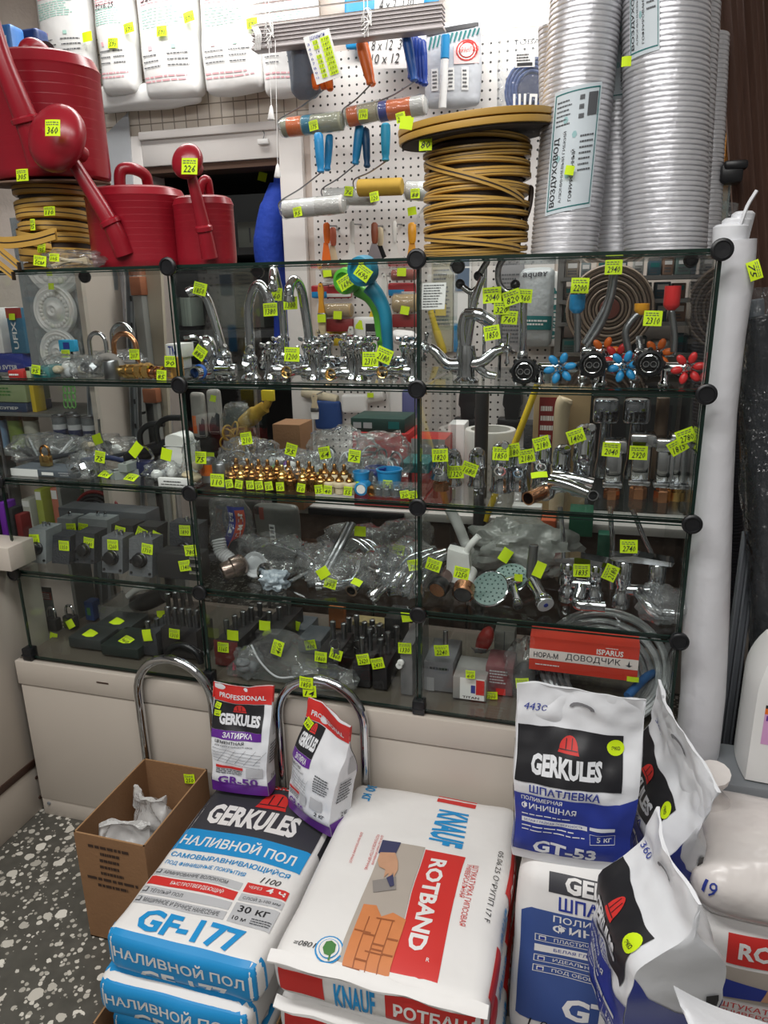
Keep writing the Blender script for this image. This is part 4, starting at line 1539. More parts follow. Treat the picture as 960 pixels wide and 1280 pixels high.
b.cyl(A+V((.004, 0, .004)), pa, .034, mat('dark roofing felt', (36, 38, 42), .6), 22)
b.build('dark_tube', t)
b = MB()
b.cyl(pa-d*.02, pa+d*.035, .019, GREY, 16)
b.build('grey_end_plug', t)
b = MB()
def wf(u, v):
    a = 2*PI*u
    z = .02+(pa.z+.04)*v
    r = .052+.012*nz(math.cos(a)*2, math.sin(a)*2, v*9)+.005*nz(math.cos(a)*6, math.sin(a)*6, v*30)
    p = A+d*z
    return V((p.x+.012+r*math.cos(a), p.y+r*math.sin(a), z))
b.grid(wf, 24, 60, WRAP)
b.build('stretch_film', t)
t = thing('dark_wrapped_bundle', 'dark film wrapped bundle standing behind the wrapped roll', 'bundle', (.28, .24, 0))
b = MB()
for i in range(4):
    b.cyl((.25+.035*i, .30+.01*(i % 2), .002), (.21+.035*i, .3, 1.5-.03*i), .02, mat('dark roofing felt', (36, 38, 42), .6), 12)
b.build('dark_tubes', t)
gx, gy = atY(906, 850, .22).x, atY(926, 850, .22).x
s_ = MB().box(gx, gy, .235, .25, 0, 1.02, mat('grey metal profile', (108, 112, 118), .5), .003)
for q in (.0, .4, .85):
    s_.box(gx+(gy-gx)*q, gx+(gy-gx)*q+.006, .22, .236, 0, 1.02, mat('grey metal profile', (108, 112, 118), .5), .002)
s_.build('grey_wall_profile')
tag(bpy.data.objects['grey_wall_profile'], 'upright ribbed grey metal profile behind the white film roll', 'metal profile')
# ================================================================== hanging on the back wall
def upright(name, label, cat, a0, a1, Y, th, m, group=None, bulge=.012, wr=.004, seed=0, r=.02, roll=0, part='pack_body', res=(18, 20, 5)):
    """flat pack facing us between the pixel corners a0 (upper left) and a1 (lower right)"""
    p, q = atY(a0[0], a0[1], Y), atY(a1[0], a1[1], Y)
    w, h = abs(q.x-p.x), abs(p.z-q.z)
    c = V(((p.x+q.x)/2, Y, (p.z+q.z)/2))
    M = Matrix.Translation(c) @ Matrix.Rotation(math.radians(roll), 4, 'Y') @ Matrix.Rotation(PI/2, 4, 'X')
    fn = rbox(0, 0, -th/2, w, h, th, min(r, th*.49), bulge, wr, seed, 8, M)
    t = thing(name, label, cat, (c.x, Y, c.z-h/2), group)
    b = MB()
    b.cube(fn, m, *res)
    return t, b, Skin(b, fn, 'top', .0014, 10), part
def fin(u):
    return u[1].build(u[3], u[0])
PKG = mat('white film pack', (232, 232, 230), .4, 0, .03, 8, .25, 14)
PMINT = mat('pale mint print', (176, 216, 204), .5)
PPINK = mat('pale pink print', (232, 178, 184), .5)
packs = [(52, -40, 128, 100, '5м', 0, 'half transparent film pack above the largest watering can'),
         (124, -40, 182, 118, '32х6,25', 1, 'white film pack, second from the outer side of the wall'),
         (178, -40, 260, 122, '32х6,25', 2, 'white film pack with two price tags, third along the wall'),
         (256, -40, 336, 116, '', 3, 'white film pack with pale print beside the blinds'),
         (330, -40, 404, 118, '', 4, 'white film pack half behind the hanging grey bag')]
for (x0, y0, x1, y1, tx, k, lb) in packs:
    u = upright('film_pack', lb, 'film pack', (x0, y0), (x1, y1), YB-.06-.008*(k % 2), .07, PKG, 'polythene film packs', .015, .008, 5+k*3)
    s = u[2]
    s.rect(.1, .80, .9, .97, PPINK, 0)
    s.lines(.1, .66, .88, .78, 6, PPINK, 0, k)
    s.lines(.1, .5, .88, .64, 7, PMINT, 0, k+4)
    for i in range(2):
        s.rect(.2+.4*i, .345, .27+.4*i, .375, (PPINK, PMINT)[i], 1)
        s.lines(.08+.44*i, .2, .44+.46*i, .33, 3, INKG, 1, k+i, .2)
    s.lines(.05, .1, .95, .16, 2, PPINK, 0, k+7, .4)
    if tx and k:
        s.text(tx, .12, .575+.05*k, .68, .625+.05*k, INK, 2, -.002, 0, .2)
        if k == 1: s.text('-5°', .55, .82, .9, .87, INK, 2, 0, 0, .2)
    fin(u)
    for (px, py) in (((109, 46),), ((161, 35), (141, 54)), ((236, 21), (202, 39)), ((315, 29),), ())[k]:
        tpx(u[0], px, py, YB-.155, '570' if k else '', None, (.044, .036))
u = upright('folded_film', 'layers of folded white film hanging under the film packs', 'film', (128, 112), (255, 132), YB-.05, .05, PKG, None, .01, .01, 8)
fin(u)
# venetian blind
Yb = .93
x0, x1 = atY(318, 50, Yb).x, atY(555, 20, Yb).x
zb, zt = atY(318, 62, Yb).z, atY(318, 38, Yb).z
t = thing('venetian_blind', 'grey venetian blind drawn up into a bundle above the rollers', 'blind', ((x0+x1)/2, Yb, zb))
b = MB()
SL = mat('grey painted slat', (176, 170, 170), .4, .1, .05)
for i in range(11):
    z = zb+(zt-zb)*i/10
    b.box(x0+.004*(i % 3), x1-.003*(i % 2), Yb-.024+.002*(i % 2), Yb+.024, z, z+(zt-zb)/13, SL, .001)
b.box(x0-.002, x1+.002, Yb-.026, Yb+.026, zb-.008, zb, SL, .002)
b.build('slat_bundle', t)
for i in range(6):
    z = atY(315, 33-13*i, Yb).z
    s = MB()
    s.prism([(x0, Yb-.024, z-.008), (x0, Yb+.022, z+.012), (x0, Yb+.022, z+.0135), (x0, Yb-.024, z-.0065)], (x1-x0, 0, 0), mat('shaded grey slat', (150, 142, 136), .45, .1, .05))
    s.build('slat', t)
c = MB()
for f in (.1, .62):
    c = MB()
    x = x0+(x1-x0)*f
    for dx in (-.006, .006):
        c.tube([(x+dx, Yb-.028, zb-.01), (x+dx, Yb-.028, zt+.35)], .0014, WHITE, 5)
    for k in range(4):
        c.tube(spline([(x-.015, Yb-.028, zb+.01*k), (x+.0, Yb-.033, zb+.004+.013*k), (x+.018, Yb-.029, zt-.012*k), (x+.002, Yb-.034, zt+.012), (x-.016, Yb-.029, zt-.02)], 5), .0013, WHITE, 5)
    c.build('ladder_cord', t)
c = MB()
for k in range(6):
    x = x0+.008+.004*k
    c.tube(spline([(x, Yb-.03, zt), (x+.012, Yb-.034, (zb+zt)/2), (x+.004, Yb-.03, zb-.012)], 5), .0014, WHITE, 5)
c.build('cord_winding', t)
for (px, pe, pt) in ((339, 150, 132), (347, 222, 205)):
    p, q, a = atY(px-3, 50, Yb-.035), atY(px, pe, Yb-.035), atY(px, pt, Yb-.035)
    pc = MB().tube([p, a], .0013, WHITE, 5).build('pull_cord', t)
    MB().turn(q, a-q, [(.011, 0), (.012, .003), (.006, (a-q).length*.8), (.003, (a-q).length)], WHITE, 12).build('cord_tassel', pc)
# price card
Yc = .88
t = thing('price_card', 'price card with a column of yellow stickers hanging under the blind', 'card', atY(405, 100, Yc))
b = MB()
A, B_, C_ = atY(379, 47, Yc), atY(411, 35, Yc), atY(396, 106, Yc)
s = flat(b, C_, B_-A, A-C_)
b.grid(lambda u, v: C_+(B_-A)*u+(A-C_)*v, 4, 4, PAPER).grid(lambda u, v: C_+(B_-A)*u+(A-C_)*v+V((0, .0012, 0)), 4, 4, PAPER, True)
s.text('Шланги', .22, .89, .8, .97, PNAVY, 1, .01, 0, .25)
for i in range(8):
    v = .8-.1*i
    s.text('%d' % (3+i), .06, v, .16, v+.05, INKB, 1)
    if i not in (2,): s.rect(.28, v-.015, .48, v+.065, YEL, 1)
    s.rect(.58, v-.02, .92, v+.07, YEL, 1)
    s.text('%d' % (110+37*i), .63, v, .88, v+.05, INK, 2, 0, 0, .2)
    s.text('%d' % (12+i), .31, v, .45, v+.05, INK, 2, 0, 0, .2)
b.build('card_sheet', t)
# grey bag behind the card
u = upright('grey_bag', 'blue grey soft bag hanging behind the price card', 'bag', (366, 40), (404, 122), 1.05, .07, mat('blue grey cloth', (116, 126, 140), .6, 0, .1, 20, .5, 30), None, .02, .012, 4, .03)
fin(u)
# sheet with prices, blue pack, hose packs
u = upright('price_sheet', 'white sheet with handwritten sizes hanging behind the blue handles', 'sheet', (461, 26), (533, 82), 1.16, .002, PAPER, None, 0, .002, 3, .001, 4)
s = u[2]
for i, tx in enumerate(('4 x 5', '8 x 12  34', '10 x 12  43')):
    s.text(tx, .05, .64-.27*i, .5+.16*i, .84-.27*i, INK, 1, 0, 0, .2)
fin(u)
u = upright('price_sheet', 'white handwritten sheet above the venetian blind bundle', 'sheet', (468, -6), (530, 16), 1.16, .002, PAPER, None, 0, .002, 5, .001, 4)
u[2].text('4 x 2  120', .1, .2, .8, .75, INK, 1, 0, 0, .2)
fin(u)
u = upright('blue_packet', 'light blue packet on the wall behind the blind', 'packet', (432, -10), (548, 52), 1.21, .02, CYANP, None, .004, .004, 5, .01)
fin(u)
u = upright('hose_pack', 'clear pack with green stripes and a red round seal on the wall', 'pack', (534, 36), (600, 132), 1.17, .03, mat('grey blue film pack', (196, 200, 206), .3, 0, .06, 9, .4, 20), None, .012, .005, 6, .012)
s = u[2]
s.poly([(.02, .86), (.98, .94), (.98, .99), (.02, .92)], PBLK, 1)
for i in range(12):
    s.poly([(.06+.08*i, .70+.012*i), (.09+.08*i, .70+.012*i), (.14+.08*i, .85+.006*i), (.10+.08*i, .85+.006*i)], PTEAL, 1)
s.rect(.55, .5, 1, .74, mat('pale pink paper', (236, 206, 204), .6), 1)
for r_, m in ((.19, PRED), (.165, PAPER), (.14, PRED), (.12, PAPER)):
    s.poly([(.78+r_*math.cos(i*PI/9), .66+r_*.68*math.sin(i*PI/9)) for i in range(18)], m, 2+int((.19-r_)*40))
s.text('ГАРАНТИЯ', .6, .63, .97, .69, PRED, 7, .01)
for x in (.12, .42, .68):
    s.rect(x, .18, x+.13, .46, PAPER, 1)
    s.lines(x+.02, .2, x+.11, .44, 5, INKG, 2, int(x*9))
fin(u)
tpx(u[0], 551, 80, 1.15, '', -20, (.03, .03))
t = thing('paint_rod', 'blue and white telescopic rod hanging in front of the striped pack', 'rod', atY(556, 130, 1.1))
p0, p1, p2 = atY(557, 44, 1.1), atY(556, 74, 1.1), atY(553, 136, 1.1)
MB().cyl(p1, p0, .015, CYANP, 14).build('grip', t)
MB().cyl(p2, p1, .0135, WHITE, 14).build('tube', t)
u = upright('hose_coil', 'blue coiled hose in a clear pack printed with large letters', 'hose', (626, 42), (688, 150), 1.16, .05, FILM, None, .01, .006, 6, .02)
s = u[2]
s.text('ШЛА', .3, .08, .98, .26, PAPER, 2, .03)
s.rect(.34, .56, .70, .73, PAPER, 2)
s.lines(.37, .62, .66, .71, 3, INK, 3, 6)
s.rect(.38, .575, .66, .61, INK, 3)
s.text('ТОВАР', .3, .80, .9, .85, INKG, 2)
s.rect(.18, .86, 1, .98, PAPER, 0)
fin(u)
b = MB()
cc = atY(664, 112, 1.16)
for i in range(7):
    r = .05+.011*(i % 4)
    b.tube([cc+V((r*math.cos(a), .012*(i//4)-.004, 1.08*r*math.sin(a))) for a in [2*PI*k/28 for k in range(28)]], .0065, mat('blue hose', (30, 72, 140), .3), 8, True)
b.cyl(cc+V((0, -.012, 0)), cc+V((0, .014, 0)), .045, mat('navy hose label', (26, 44, 92), .4), 20)
b.cyl(cc+V((0, -.02, .07)), V((cc.x, YB-.02, cc.z+.07)), .003, STEEL, 8)
b.build('hose_body', u[0])
# paint rollers -------------------------------------------------------------
def roller(xa, ya, xb, yb, Y, r, sleeve, label, gp, handle, hm, wrap=True, bands=(), tags=()):
    """a sleeve between two pixels, its bent wire and its handle (pixel ends)"""
    p, q = atY(xa, ya, Y), atY(xb, yb, Y)
    t = thing('paint_roller', label, 'paint roller', (p+q)/2-V((0, 0, r)), gp)
    d = (q-p)
    b = MB()
    b.cyl(p, q, r, sleeve, 22)
    for (a, c, m) in bands:
        b.cyl(p+d*a, p+d*c, r*1.04, m, 22, None, .02)
    b.build('sleeve', t)
    if wrap:
        w_ = MB()
        w_.turn(p-d*.06, d, [(r*.5, 0), (r*.95, d.length*.03)]+[(r*(1.1+.06*nz(i, 1, xa, .9)), d.length*(.08+.1*i)) for i in range(10)]+[(r*.9, d.length*1.06), (r*.5, d.length*1.12)], FILMT, 18)
        w_.build('film_wrap', t)
    if handle:
        a, c = atY(handle[0], handle[1], Y-.03), atY(handle[2], handle[3], Y-.03)
        e = p if abs(handle[2]-xa) > abs(handle[2]-xb) else q
        e2 = e+(e-(p+q)/2).normalized()*.014
        up_ = V((0, 0, .03 if c.z > p.z else -.03))
        MB().tube(spline([e, e2, e2+up_*.9, (e2+c)/2+up_*.3, c], 6), .0026, STEEL, 7).build('wire_arm', t)
        h = MB()
        n = (a-c).length
        h.turn(c, a-c, [(.008, 0), (.013, .004), (.011, n*.12), (.0135, n*.2), (.0155, n*.5), (.0165, n*.75), (.0155, n*.95), (.01, n)], hm, 14)
        h.build('handle', t)
    for (px, py, tx) in tags:
        tpx(t, px, py, Y-r-.006, tx, None, (.034, .034))
    return t
SLV = mat('cream roller fleece', (206, 196, 170), .9, 0, .08, 60, .3, 200)
SLW = mat('white roller fleece', (222, 220, 216), .9, 0, .06, 60, .3, 200)
SLY = mat('mustard foam', (192, 156, 60), .8, 0, .08, 40)
SLG = mat('dusty grey green fleece', (170, 172, 150), .9, 0, .1, 40)
roller(354, 160, 428, 151, 1.0, .030, SLG, 'wrapped cream roller with orange label, upper row next to the door frame', 'paint rollers on the wall', (404, 92, 405, 112), ORANGE, True, ((.1, .34, ORANGE), (.36, .5, TEALP)), ((392, 157, '175'),))
roller(434, 147, 478, 137, 1.02, .030, SLV, 'wrapped roller with an orange label, middle of the upper row', 'paint rollers on the wall', (450, 52, 463, 106), ORANGE, True, ((.05, .35, ORANGE),), ((454, 143, '190'),))
roller(474, 140, 532, 131, 1.0, .030, SLW, 'white roller with blue and orange label, upper row under the blue handles', 'paint rollers on the wall', (507, 40, 518, 102), BLUEP, True, ((.02, .2, PNAVY), (.2, .7, ORANGE)), ((501, 147, '210'), (508, 152, '')))
roller(355, 262, 430, 255, .98, .030, SLW, 'white fleece roller hanging lowest beside the blue jacket', 'paint rollers on the wall', (398, 166, 401, 216), CYANP, True, ((.3, .55, PAPER),), ((372, 265, '95'),))
roller(448, 235, 503, 233, .98, .028, SLY, 'yellow foam roller under the teal handles', 'paint rollers on the wall', (482, 154, 482, 202), TEALP, False, (), ((468, 246, '120'),))
roller(508, 238, 548, 240, 1.03, .030, SLW, 'white wrapped roller tucked behind the strip reel', 'paint rollers on the wall', None, WHITE, True, ((.4, .8, PAPER),), ((519, 242, '88'),))
roller(408, 246, 470, 246, 1.08, .028, SLW, 'white wrapped roller partly behind the yellow foam roller', 'paint rollers on the wall', (450, 156, 444, 206), CYANP, True, (), ((436, 239, '76'),))
# spare handles on pegs
def bundle(hs, m, label, cat, Y):
    t = thing('roller_handle_bundle', label, cat, atY(hs[0][2], hs[0][3], Y), 'bundles of roller handles')
    for (xa, ya, xb, yb) in hs:
        a, c = atY(xa, ya, Y), atY(xb, yb, Y)
        n = (a-c).length
        MB().turn(c, a-c, [(.007, 0), (.013, .006), (.010, n*.14), (.0125, n*.25), (.0145, n*.7), (.013, n*.95), (.008, n)], m, 12).build('handle', t)
    MB().cyl(atY(hs[0][0], hs[0][1]+3, Y), atY(hs[0][0], hs[0][1]+3, YB-.02), .003, STEEL, 8).build('hook', t)
    return t
bundle([(394, 92, 395, 112), (410, 95, 413, 114)], ORANGE, 'orange roller handles peeping out under the price card', 'handle', .96)
bundle([(455, 52, 466, 108)], ORANGE, 'orange spare handle hanging beside the price card', 'handle', 1.05)
bundle([(511+4.2*i, 42+2*i, 514+4.2*i, 100+2*i) for i in range(5)], mat('royal blue plastic', (30, 66, 156), .35), 'bundle of royal blue handles hanging under the blind', 'handle', 1.05)
bundle([(412, 168, 409, 214)], CYANP, 'light blue handle behind the first blue roller handle', 'handle', 1.02)
bundle([(457, 160, 459, 210)], mat('dark teal plastic', (20, 70, 110), .4), 'dark teal handle beside the light blue handles', 'handle', 1.06)
# scrapers and spatulas
def scraper(px, py0, py1, Y, hm, bm, bw, label, shape='fan', hw=.013, tg=None):
    a, c = atY(px, py0, Y), atY(px, py1, Y)
    L = a.z-c.z
    t = thing('scraper', label, 'scraper', c, 'scrapers hung on the pegboard')
    b = MB()
    b.turn(a-V((0, 0, L*.55)), (0, 0, 1), [(hw*.7, 0), (hw, L*.08), (hw*1.15, L*.3), (hw*1.05, L*.5), (hw*.5, L*.55)], hm, 14, 1, .55)
    b.build('handle', t)
    b = MB()
    if shape == 'fan':
        b.prism([(c.x-bw, Y, c.z), (c.x+bw, Y, c.z), (c.x+bw*.95, Y, c.z+L*.08), (c.x+hw*.7, Y, c.z+L*.48), (c.x-hw*.7, Y, c.z+L*.48), (c.x-bw*.95, Y, c.z+L*.08)], (0, .0025, 0), bm)
    else:
        b.prism([(c.x-bw, Y, c.z), (c.x+bw, Y, c.z), (c.x+bw, Y, c.z+L*.07), (c.x+bw*.35, Y, c.z+L*.16), (c.x+hw, Y, c.z+L*.5), (c.x-hw, Y, c.z+L*.5), (c.x-bw*.35, Y, c.z+L*.16), (c.x-bw, Y, c.z+L*.07)], (0, .004, 0), bm)
    b.build('blade', t)
    MB().cyl((a.x, Y, a.z-.012), (a.x, YB-.02, a.z-.004), .003, STEEL, 8).build('hook', t)
    if tg: tpx(t, tg[0], tg[1], Y-.02, '', None, (.034, .03))
    return t
WPL = mat('translucent white plastic', (222, 220, 214), .4)
scraper(408, 278, 326, 1.12, ORANGE, ORANGE, .018, 'orange plastic scraper hanging by the door frame', 'fan', .012)
scraper(416, 284, 326, 1.17, mat('terracotta plastic', (196, 110, 84), .5), BEIGE, .02, 'terracotta scraper behind the orange one', 'fan', .012)
scraper(440, 276, 326, 1.12, WPL, WPL, .042, 'white plastic spatula with a wide foot, next to the orange scraper', 'tee', .008)
scraper(468, 278, 326, 1.12, mat('reddish wood', (134, 70, 44), .45), STEEL, .03, 'steel scraper with a reddish wooden handle', 'fan', .012)
scraper(475, 284, 326, 1.17, BEIGE, BLACK, .028, 'dark scraper with a beige handle behind the wooden one', 'fan', .012)
scraper(493, 276, 326, 1.12, WPL, WPL, .042, 'white plastic spatula with a wide foot, next to the wooden scraper', 'tee', .008)
scraper(515, 278, 326, 1.12, AMBER, AMBER, .02, 'amber scraper hanging right beside the strip reel', 'fan', .014, (515, 264))
t = thing('wire_loop', 'thin white wire loops hanging beside the strip reel', 'wire', atY(528, 285, 1.05))
b = MB()
for i in range(4):
    b.tube(spline([atY(518+i, 280, 1.05), atY(524+i, 268-2*i, 1.05), atY(540, 258-2*i, 1.05)], 6), .0018, SLW, 5)
b.build('wire_body', t)
# ---- seen through the display: tools on the pegboard behind its top row
def packroll(x0, y0, x1, y1, Y, m, label, foot=None, tg=None):
    t = thing('packed_roller_sleeve', label, 'roller sleeve', atY((x0+x1)/2, y1, Y), 'roller sleeves on the pegboard')
    p, q = atY(x0, (y0+y1)/2, Y), atY(x1, (y0+y1)/2, Y)
    r = abs(atY(x0, y0, Y).z-atY(x0, y1, Y).z)/2
    q = V((q.x, q.y, p.z))
    MB().cyl(p, q, r*.86, m, 20).build('sleeve', t)
    MB().turn(p-V((.01, 0, 0)), (1, 0, 0), [(r*.4, 0), (r, .012), (r*1.02, (q-p).length), (r*.4, (q-p).length+.02)], FILMT, 18).build('film_wrap', t)
    if foot:
        z = p.z-r
        MB().box(p.x-.004, q.x+.004, Y-.012, Y+.012, z-foot[0], z-.002, foot[1], .004).build('cardboard_header', t)
    if tg: tpx(t, tg[0], tg[1], Y-r-.006, '', None, (.036, .032))
    return t
KRAFT = mat('tan roller plush', (188, 160, 116), .9, 0, .1, 40)
packroll(405, 326, 440, 350, 1.14, KRAFT, 'tan roller sleeve in film with a yellow tag, upper one of its column', (.014, PAPER), (409, 341))
packroll(407, 378, 440, 398, 1.14, KRAFT, 'tan roller sleeve over a dark red header, lower one of its column', (.05, mat('dark red card', (136, 34, 34), .5)), (422, 394))
packroll(492, 366, 522, 392, 1.14, KRAFT, 'tan roller sleeve with a red header near the middle post', (.05, mat('dark red card', (136, 34, 34), .5)), (506, 388))
packroll(490, 336, 520, 352, 1.14, mat('rust roller plush', (160, 70, 50), .9), 'rust coloured round sponge pack near the middle post', None, (502, 340))
u = upright('tool_packet', 'flat red and blue packet on the pegboard above the tan sleeve', 'packet', (390, 357), (440, 372), 1.2, .012, mat('red packet', (170, 36, 44), .4), None, .003, .002, 4)
u[2].rect(0, 0, .4, .5, PBLUE, 0); u[2].rect(.4, .1, 1, .35, PAPER, 0)
fin(u)
u = upright('tool_packet', 'flat red and blue packet on the pegboard beside the middle post', 'packet', (486, 354), (520, 370), 1.2, .012, mat('red packet', (170, 36, 44), .4), None, .003, .002, 6)
u[2].rect(0, 0, .6, .5, PBLUE, 0); u[2].rect(.5, .1, 1, .35, PAPER, 0)
fin(u)
def brush(px, y0, y1, Y, hm, label, bw=.022, bm=None, tg=None, ferr=True):
    a, c = atY(px, y0, Y), atY(px, y1, Y)
    L = a.z-c.z
    t = thing('paint_brush', label, 'brush', c, 'brushes on the pegboard')
    MB().prism([(a.x-.006, Y, a.z), (a.x+.006, Y, a.z), (a.x+.011, Y, a.z-L*.12), (a.x+.008, Y, a.z-L*.35), (a.x+bw*.9, Y, a.z-L*.58), (a.x-bw*.9, Y, a.z-L*.58), (a.x-.008, Y, a.z-L*.35), (a.x-.011, Y, a.z-L*.12)], (0, .012, 0), hm).build('handle', t)
    MB().box(a.x-bw, a.x+bw, Y-.002, Y+.014, a.z-L*.72, a.z-L*.56, STEEL if ferr else hm, .002).build('ferrule', t)
    MB().prism([(a.x-bw*.95, Y, a.z-L*.72), (a.x+bw*.95, Y, a.z-L*.72), (a.x+bw*.8, Y, c.z), (a.x-bw*.8, Y, c.z)], (0, .011, 0), bm or mat('pale bristle', (206, 190, 150), .8, 0, .2, 80)).build('bristles', t)
    MB().cyl((a.x, Y-.004, a.z-.01), (a.x, YB-.02, a.z-.004), .0025, STEEL, 8).build('hook', t)
    if tg: tpx(t, tg[0], tg[1], Y-.016, '', None, (.036, .032))
    return t
brush(400, 354, 420, 1.1, AMBER, 'amber handled brush beside the tan sleeves', .016, None, (402, 398))
brush(480, 342, 430, 1.1, WPL, 'white handled brush next to the blue silicone spout', .014)
brush(466, 366, 426, 1.15, YELP, 'yellow handled brush behind the silicone spouts', .024, mat('dark bristle', (40, 40, 42), .8))
brush(438, 408, 450, 1.1, WPL, 'short white handled brush above the mixers', .012)
brush(397, 412, 452, 1.1, BEIGE, 'beige wooden brush at the foot of the pegboard', .018)
u = upright('tool_packet', 'white packet with a black panel on the pegboard', 'packet', (443, 396), (476, 440), 1.16, .02, PAPER, None, .003, .002, 6)
u[2].rect(.5, .45, .98, .82, PBLK, 0); u[2].lines(.54, .5, .94, .6, 2, PAPER, 1)
fin(u)
tpx(u[0], 450, 406, 1.14, '', None, (.036, .036))
u = upright('tool_packet', 'yellow packet low on the pegboard behind the mixers', 'packet', (410, 412), (433, 432), 1.18, .02, YELP, None, .003, .002, 6)
fin(u)
for i, (x0, y0, x1, y1, m, lb) in enumerate(((403, 414, 420, 432, mat('navy plastic', (30, 40, 96), .4), 'navy tape roll low on the pegboard'), (430, 416, 444, 434, mat('navy plastic', (30, 40, 96), .4), 'navy tape roll beside the short white brush'))):
    p, r = atY((x0+x1)/2, (y0+y1)/2, 1.1), .017
    t = thing('tape_roll', lb, 'tape roll', p-V((0, 0, r)))
    MB().turn(p+V((0, -.02, 0)), (0, 1, 0), [(r*.6, 0), (r, .002), (r, .03), (r*.6, .032)], m, 18).build('tape_body', t)
u = upright('crumpled_packet', 'crumpled white packet low behind the mixers near the post', 'packet', (492, 412), (522, 432), 1.1, .04, SACKW, None, .01, .012, 6)
fin(u)
# jacket
t = thing('work_jacket', 'royal blue work jacket hanging on the inner side of the door frame', 'jacket', atY(360, 470, 1.32))
b = MB()
JM = mat('royal blue cotton', (24, 62, 168), .8, 0, .12, 12, .4, 40)
xa, xb = atY(332, 330, 1.33).x, -1.44
def jk(a, bb, c):
    z = atY(352, 470, 1.33).z+(c+1)/2*(atY(355, 222, 1.33).z-atY(352, 470, 1.33).z)
    tt = (c+1)/2
    k = .8+.2*min(1, (1-tt)*4)
    x = (xa+xb)/2+.02+a*(xb-xa)/2*k+.03*tt
    y = 1.36+bb*.045+.014*math.sin(a*7+tt*3)*(1-tt*.5)
    return V((x, y, z+.01*math.sin(a*5)*(1-tt)))
b.cube(jk, JM, 16, 5, 22)
b.build('jacket_body', t)
b = MB()
b.tube(spline([atY(352, 238, 1.33), atY(343, 262, 1.3), atY(336, 300, 1.28), atY(338, 330, 1.28)], 6), [.055]*6+[.06]*6+[.062]*7, JM, 12)
b.build('sleeve', t)
t = thing('bulldog_clip', 'small white clip on a wire hook on the door frame header', 'clip', atY(328, 180, YB-.04))
b = MB()
p = atY(329, 178, YB-.045)
b.box(p.x-.022, p.x+.022, p.y-.006, p.y+.008, p.z-.006, p.z+.012, WHITE, .003)
b.build('clip_body', t)
MB().tube(spline([p+V((0, 0, .01)), p+V((.004, .005, .03)), p+V((-.006, .01, .05)), p+V((.0, .012, .062))], 5), .0016, STEEL, 6).build('wire_hook', t)
# things on the outer side behind the cans
u = upright('glass_offcut', 'grey triangular pane standing against the door frame', 'pane', (130, 138), (162, 226), 1.21, .006, mat('grey frosted pane', (186, 190, 194), .3), None, 0, 0, 1, .002)
u[1].v, u[1].f, u[1].fm = [], [], []
A, B_, C_, D_ = atY(128, 172, 1.213), atY(160, 140, 1.213), atY(166, 230, 1.213), atY(128, 240, 1.213)
u[1].prism([D_, C_, B_, A], (0, .006, 0), mat('grey frosted pane', (186, 190, 194), .3))
fin(u)
for i, (x0, y0, x1, y1, m, lb) in enumerate(((-30, 44, 40, 110, mat('blue packet', (60, 120, 190), .4), 'pale blue packet behind the largest watering can'), (22, 46, 70, 110, mat('dark blue box', (28, 56, 108), .45), 'dark blue box behind the handle of the largest can'))):
    u = upright('blue_carton', lb, 'box', (x0, y0), (x1, y1), .60+.08*i, .06, m, None, .002, .002, i, .01)
    s = u[2]
    s.rect(.5, .0, .9, .8, PAPER if i == 0 else PNAVY, 0)
    s.text('МЕТ', .72, .25, .84, .7, PBLUE, 1, .02, 90)
    fin(u)
sh = thing('wall_shelf', 'narrow shelf board behind the largest watering can', 'shelf', atY(20, 114, .65))
p = atY(20, 112, .64)
MB().box(XL, p.x+.22, .55, .78, p.z-.02, p.z, LAMD, .002).build('shelf_board', sh)
MB().box(XL, XL+.02, .55, .78, 0, p.z-.02, LAMD).build('shelf_side', sh)
MB().box(p.x+.2, p.x+.22, .55, .78, 0, p.z-.02, LAMD).build('shelf_side', sh)
t = thing('dried_leaf', 'large dark brown leaf shaped tool head behind the red can', 'tool', atY(60, 80, .6))
b = MB()
P0, P1 = atY(40, 56, .62), atY(76, 96, .62)
def lf(u, v):
    p = P0.lerp(P1, u)
    return p+V((.018*math.sin(PI*u)*(v-.5)*2, .01*math.sin(PI*u), .04*math.sin(PI*u)*(v-.4)*2))
LM = mat('dark brown leather', (70, 48, 42), .6)
b.grid(lf, 12, 4, LM).grid(lambda u, v: lf(u, v)+V((0, .004, 0)), 12, 4, LM, True)
b.build('tool_head', t)
# ================================================================== goods on the glass shelves
def onshelf(name, label, cat, px, Y, Z, group=None):
    return thing(name, label, cat, spot(px, Y, Z), group)
def P(px, py, Y): return atY(px, py, Y)
def cross(b, c, ax, r, m=CHROME, n=4):
    """four-armed tap handle around c, axis ax"""
    ax = V(ax).normalized()
    u = ax.orthogonal().normalized()
    v = ax.cross(u)
    b.turn(c-ax*.004, ax, [(.009, 0), (.011, .005), (.009, .014), (.003, .018), (0, .018)], m, 12)
    for k in range(n):
        a = 2*PI*k/n+.5
        d = u*math.cos(a)+v*math.sin(a)
        b.turn(c+d*.006+ax*.005, d, [(.0045, 0), (.0035, r*.5), (.0058, r*.8), (.0055, r*.95), (0, r)], m, 8)
def stem(t, c, h, m=CHROME, r=.016):
    b = MB()
    b.turn(c, (0, 0, 1), [(r*1.5, 0), (r*1.55, .004), (r*1.2, .01), (r, .016), (r*.9, h*.6), (r*1.1, h*.7), (r, h*.95), (r*.7, h)], m, 18)
    b.build('tap_body', t)
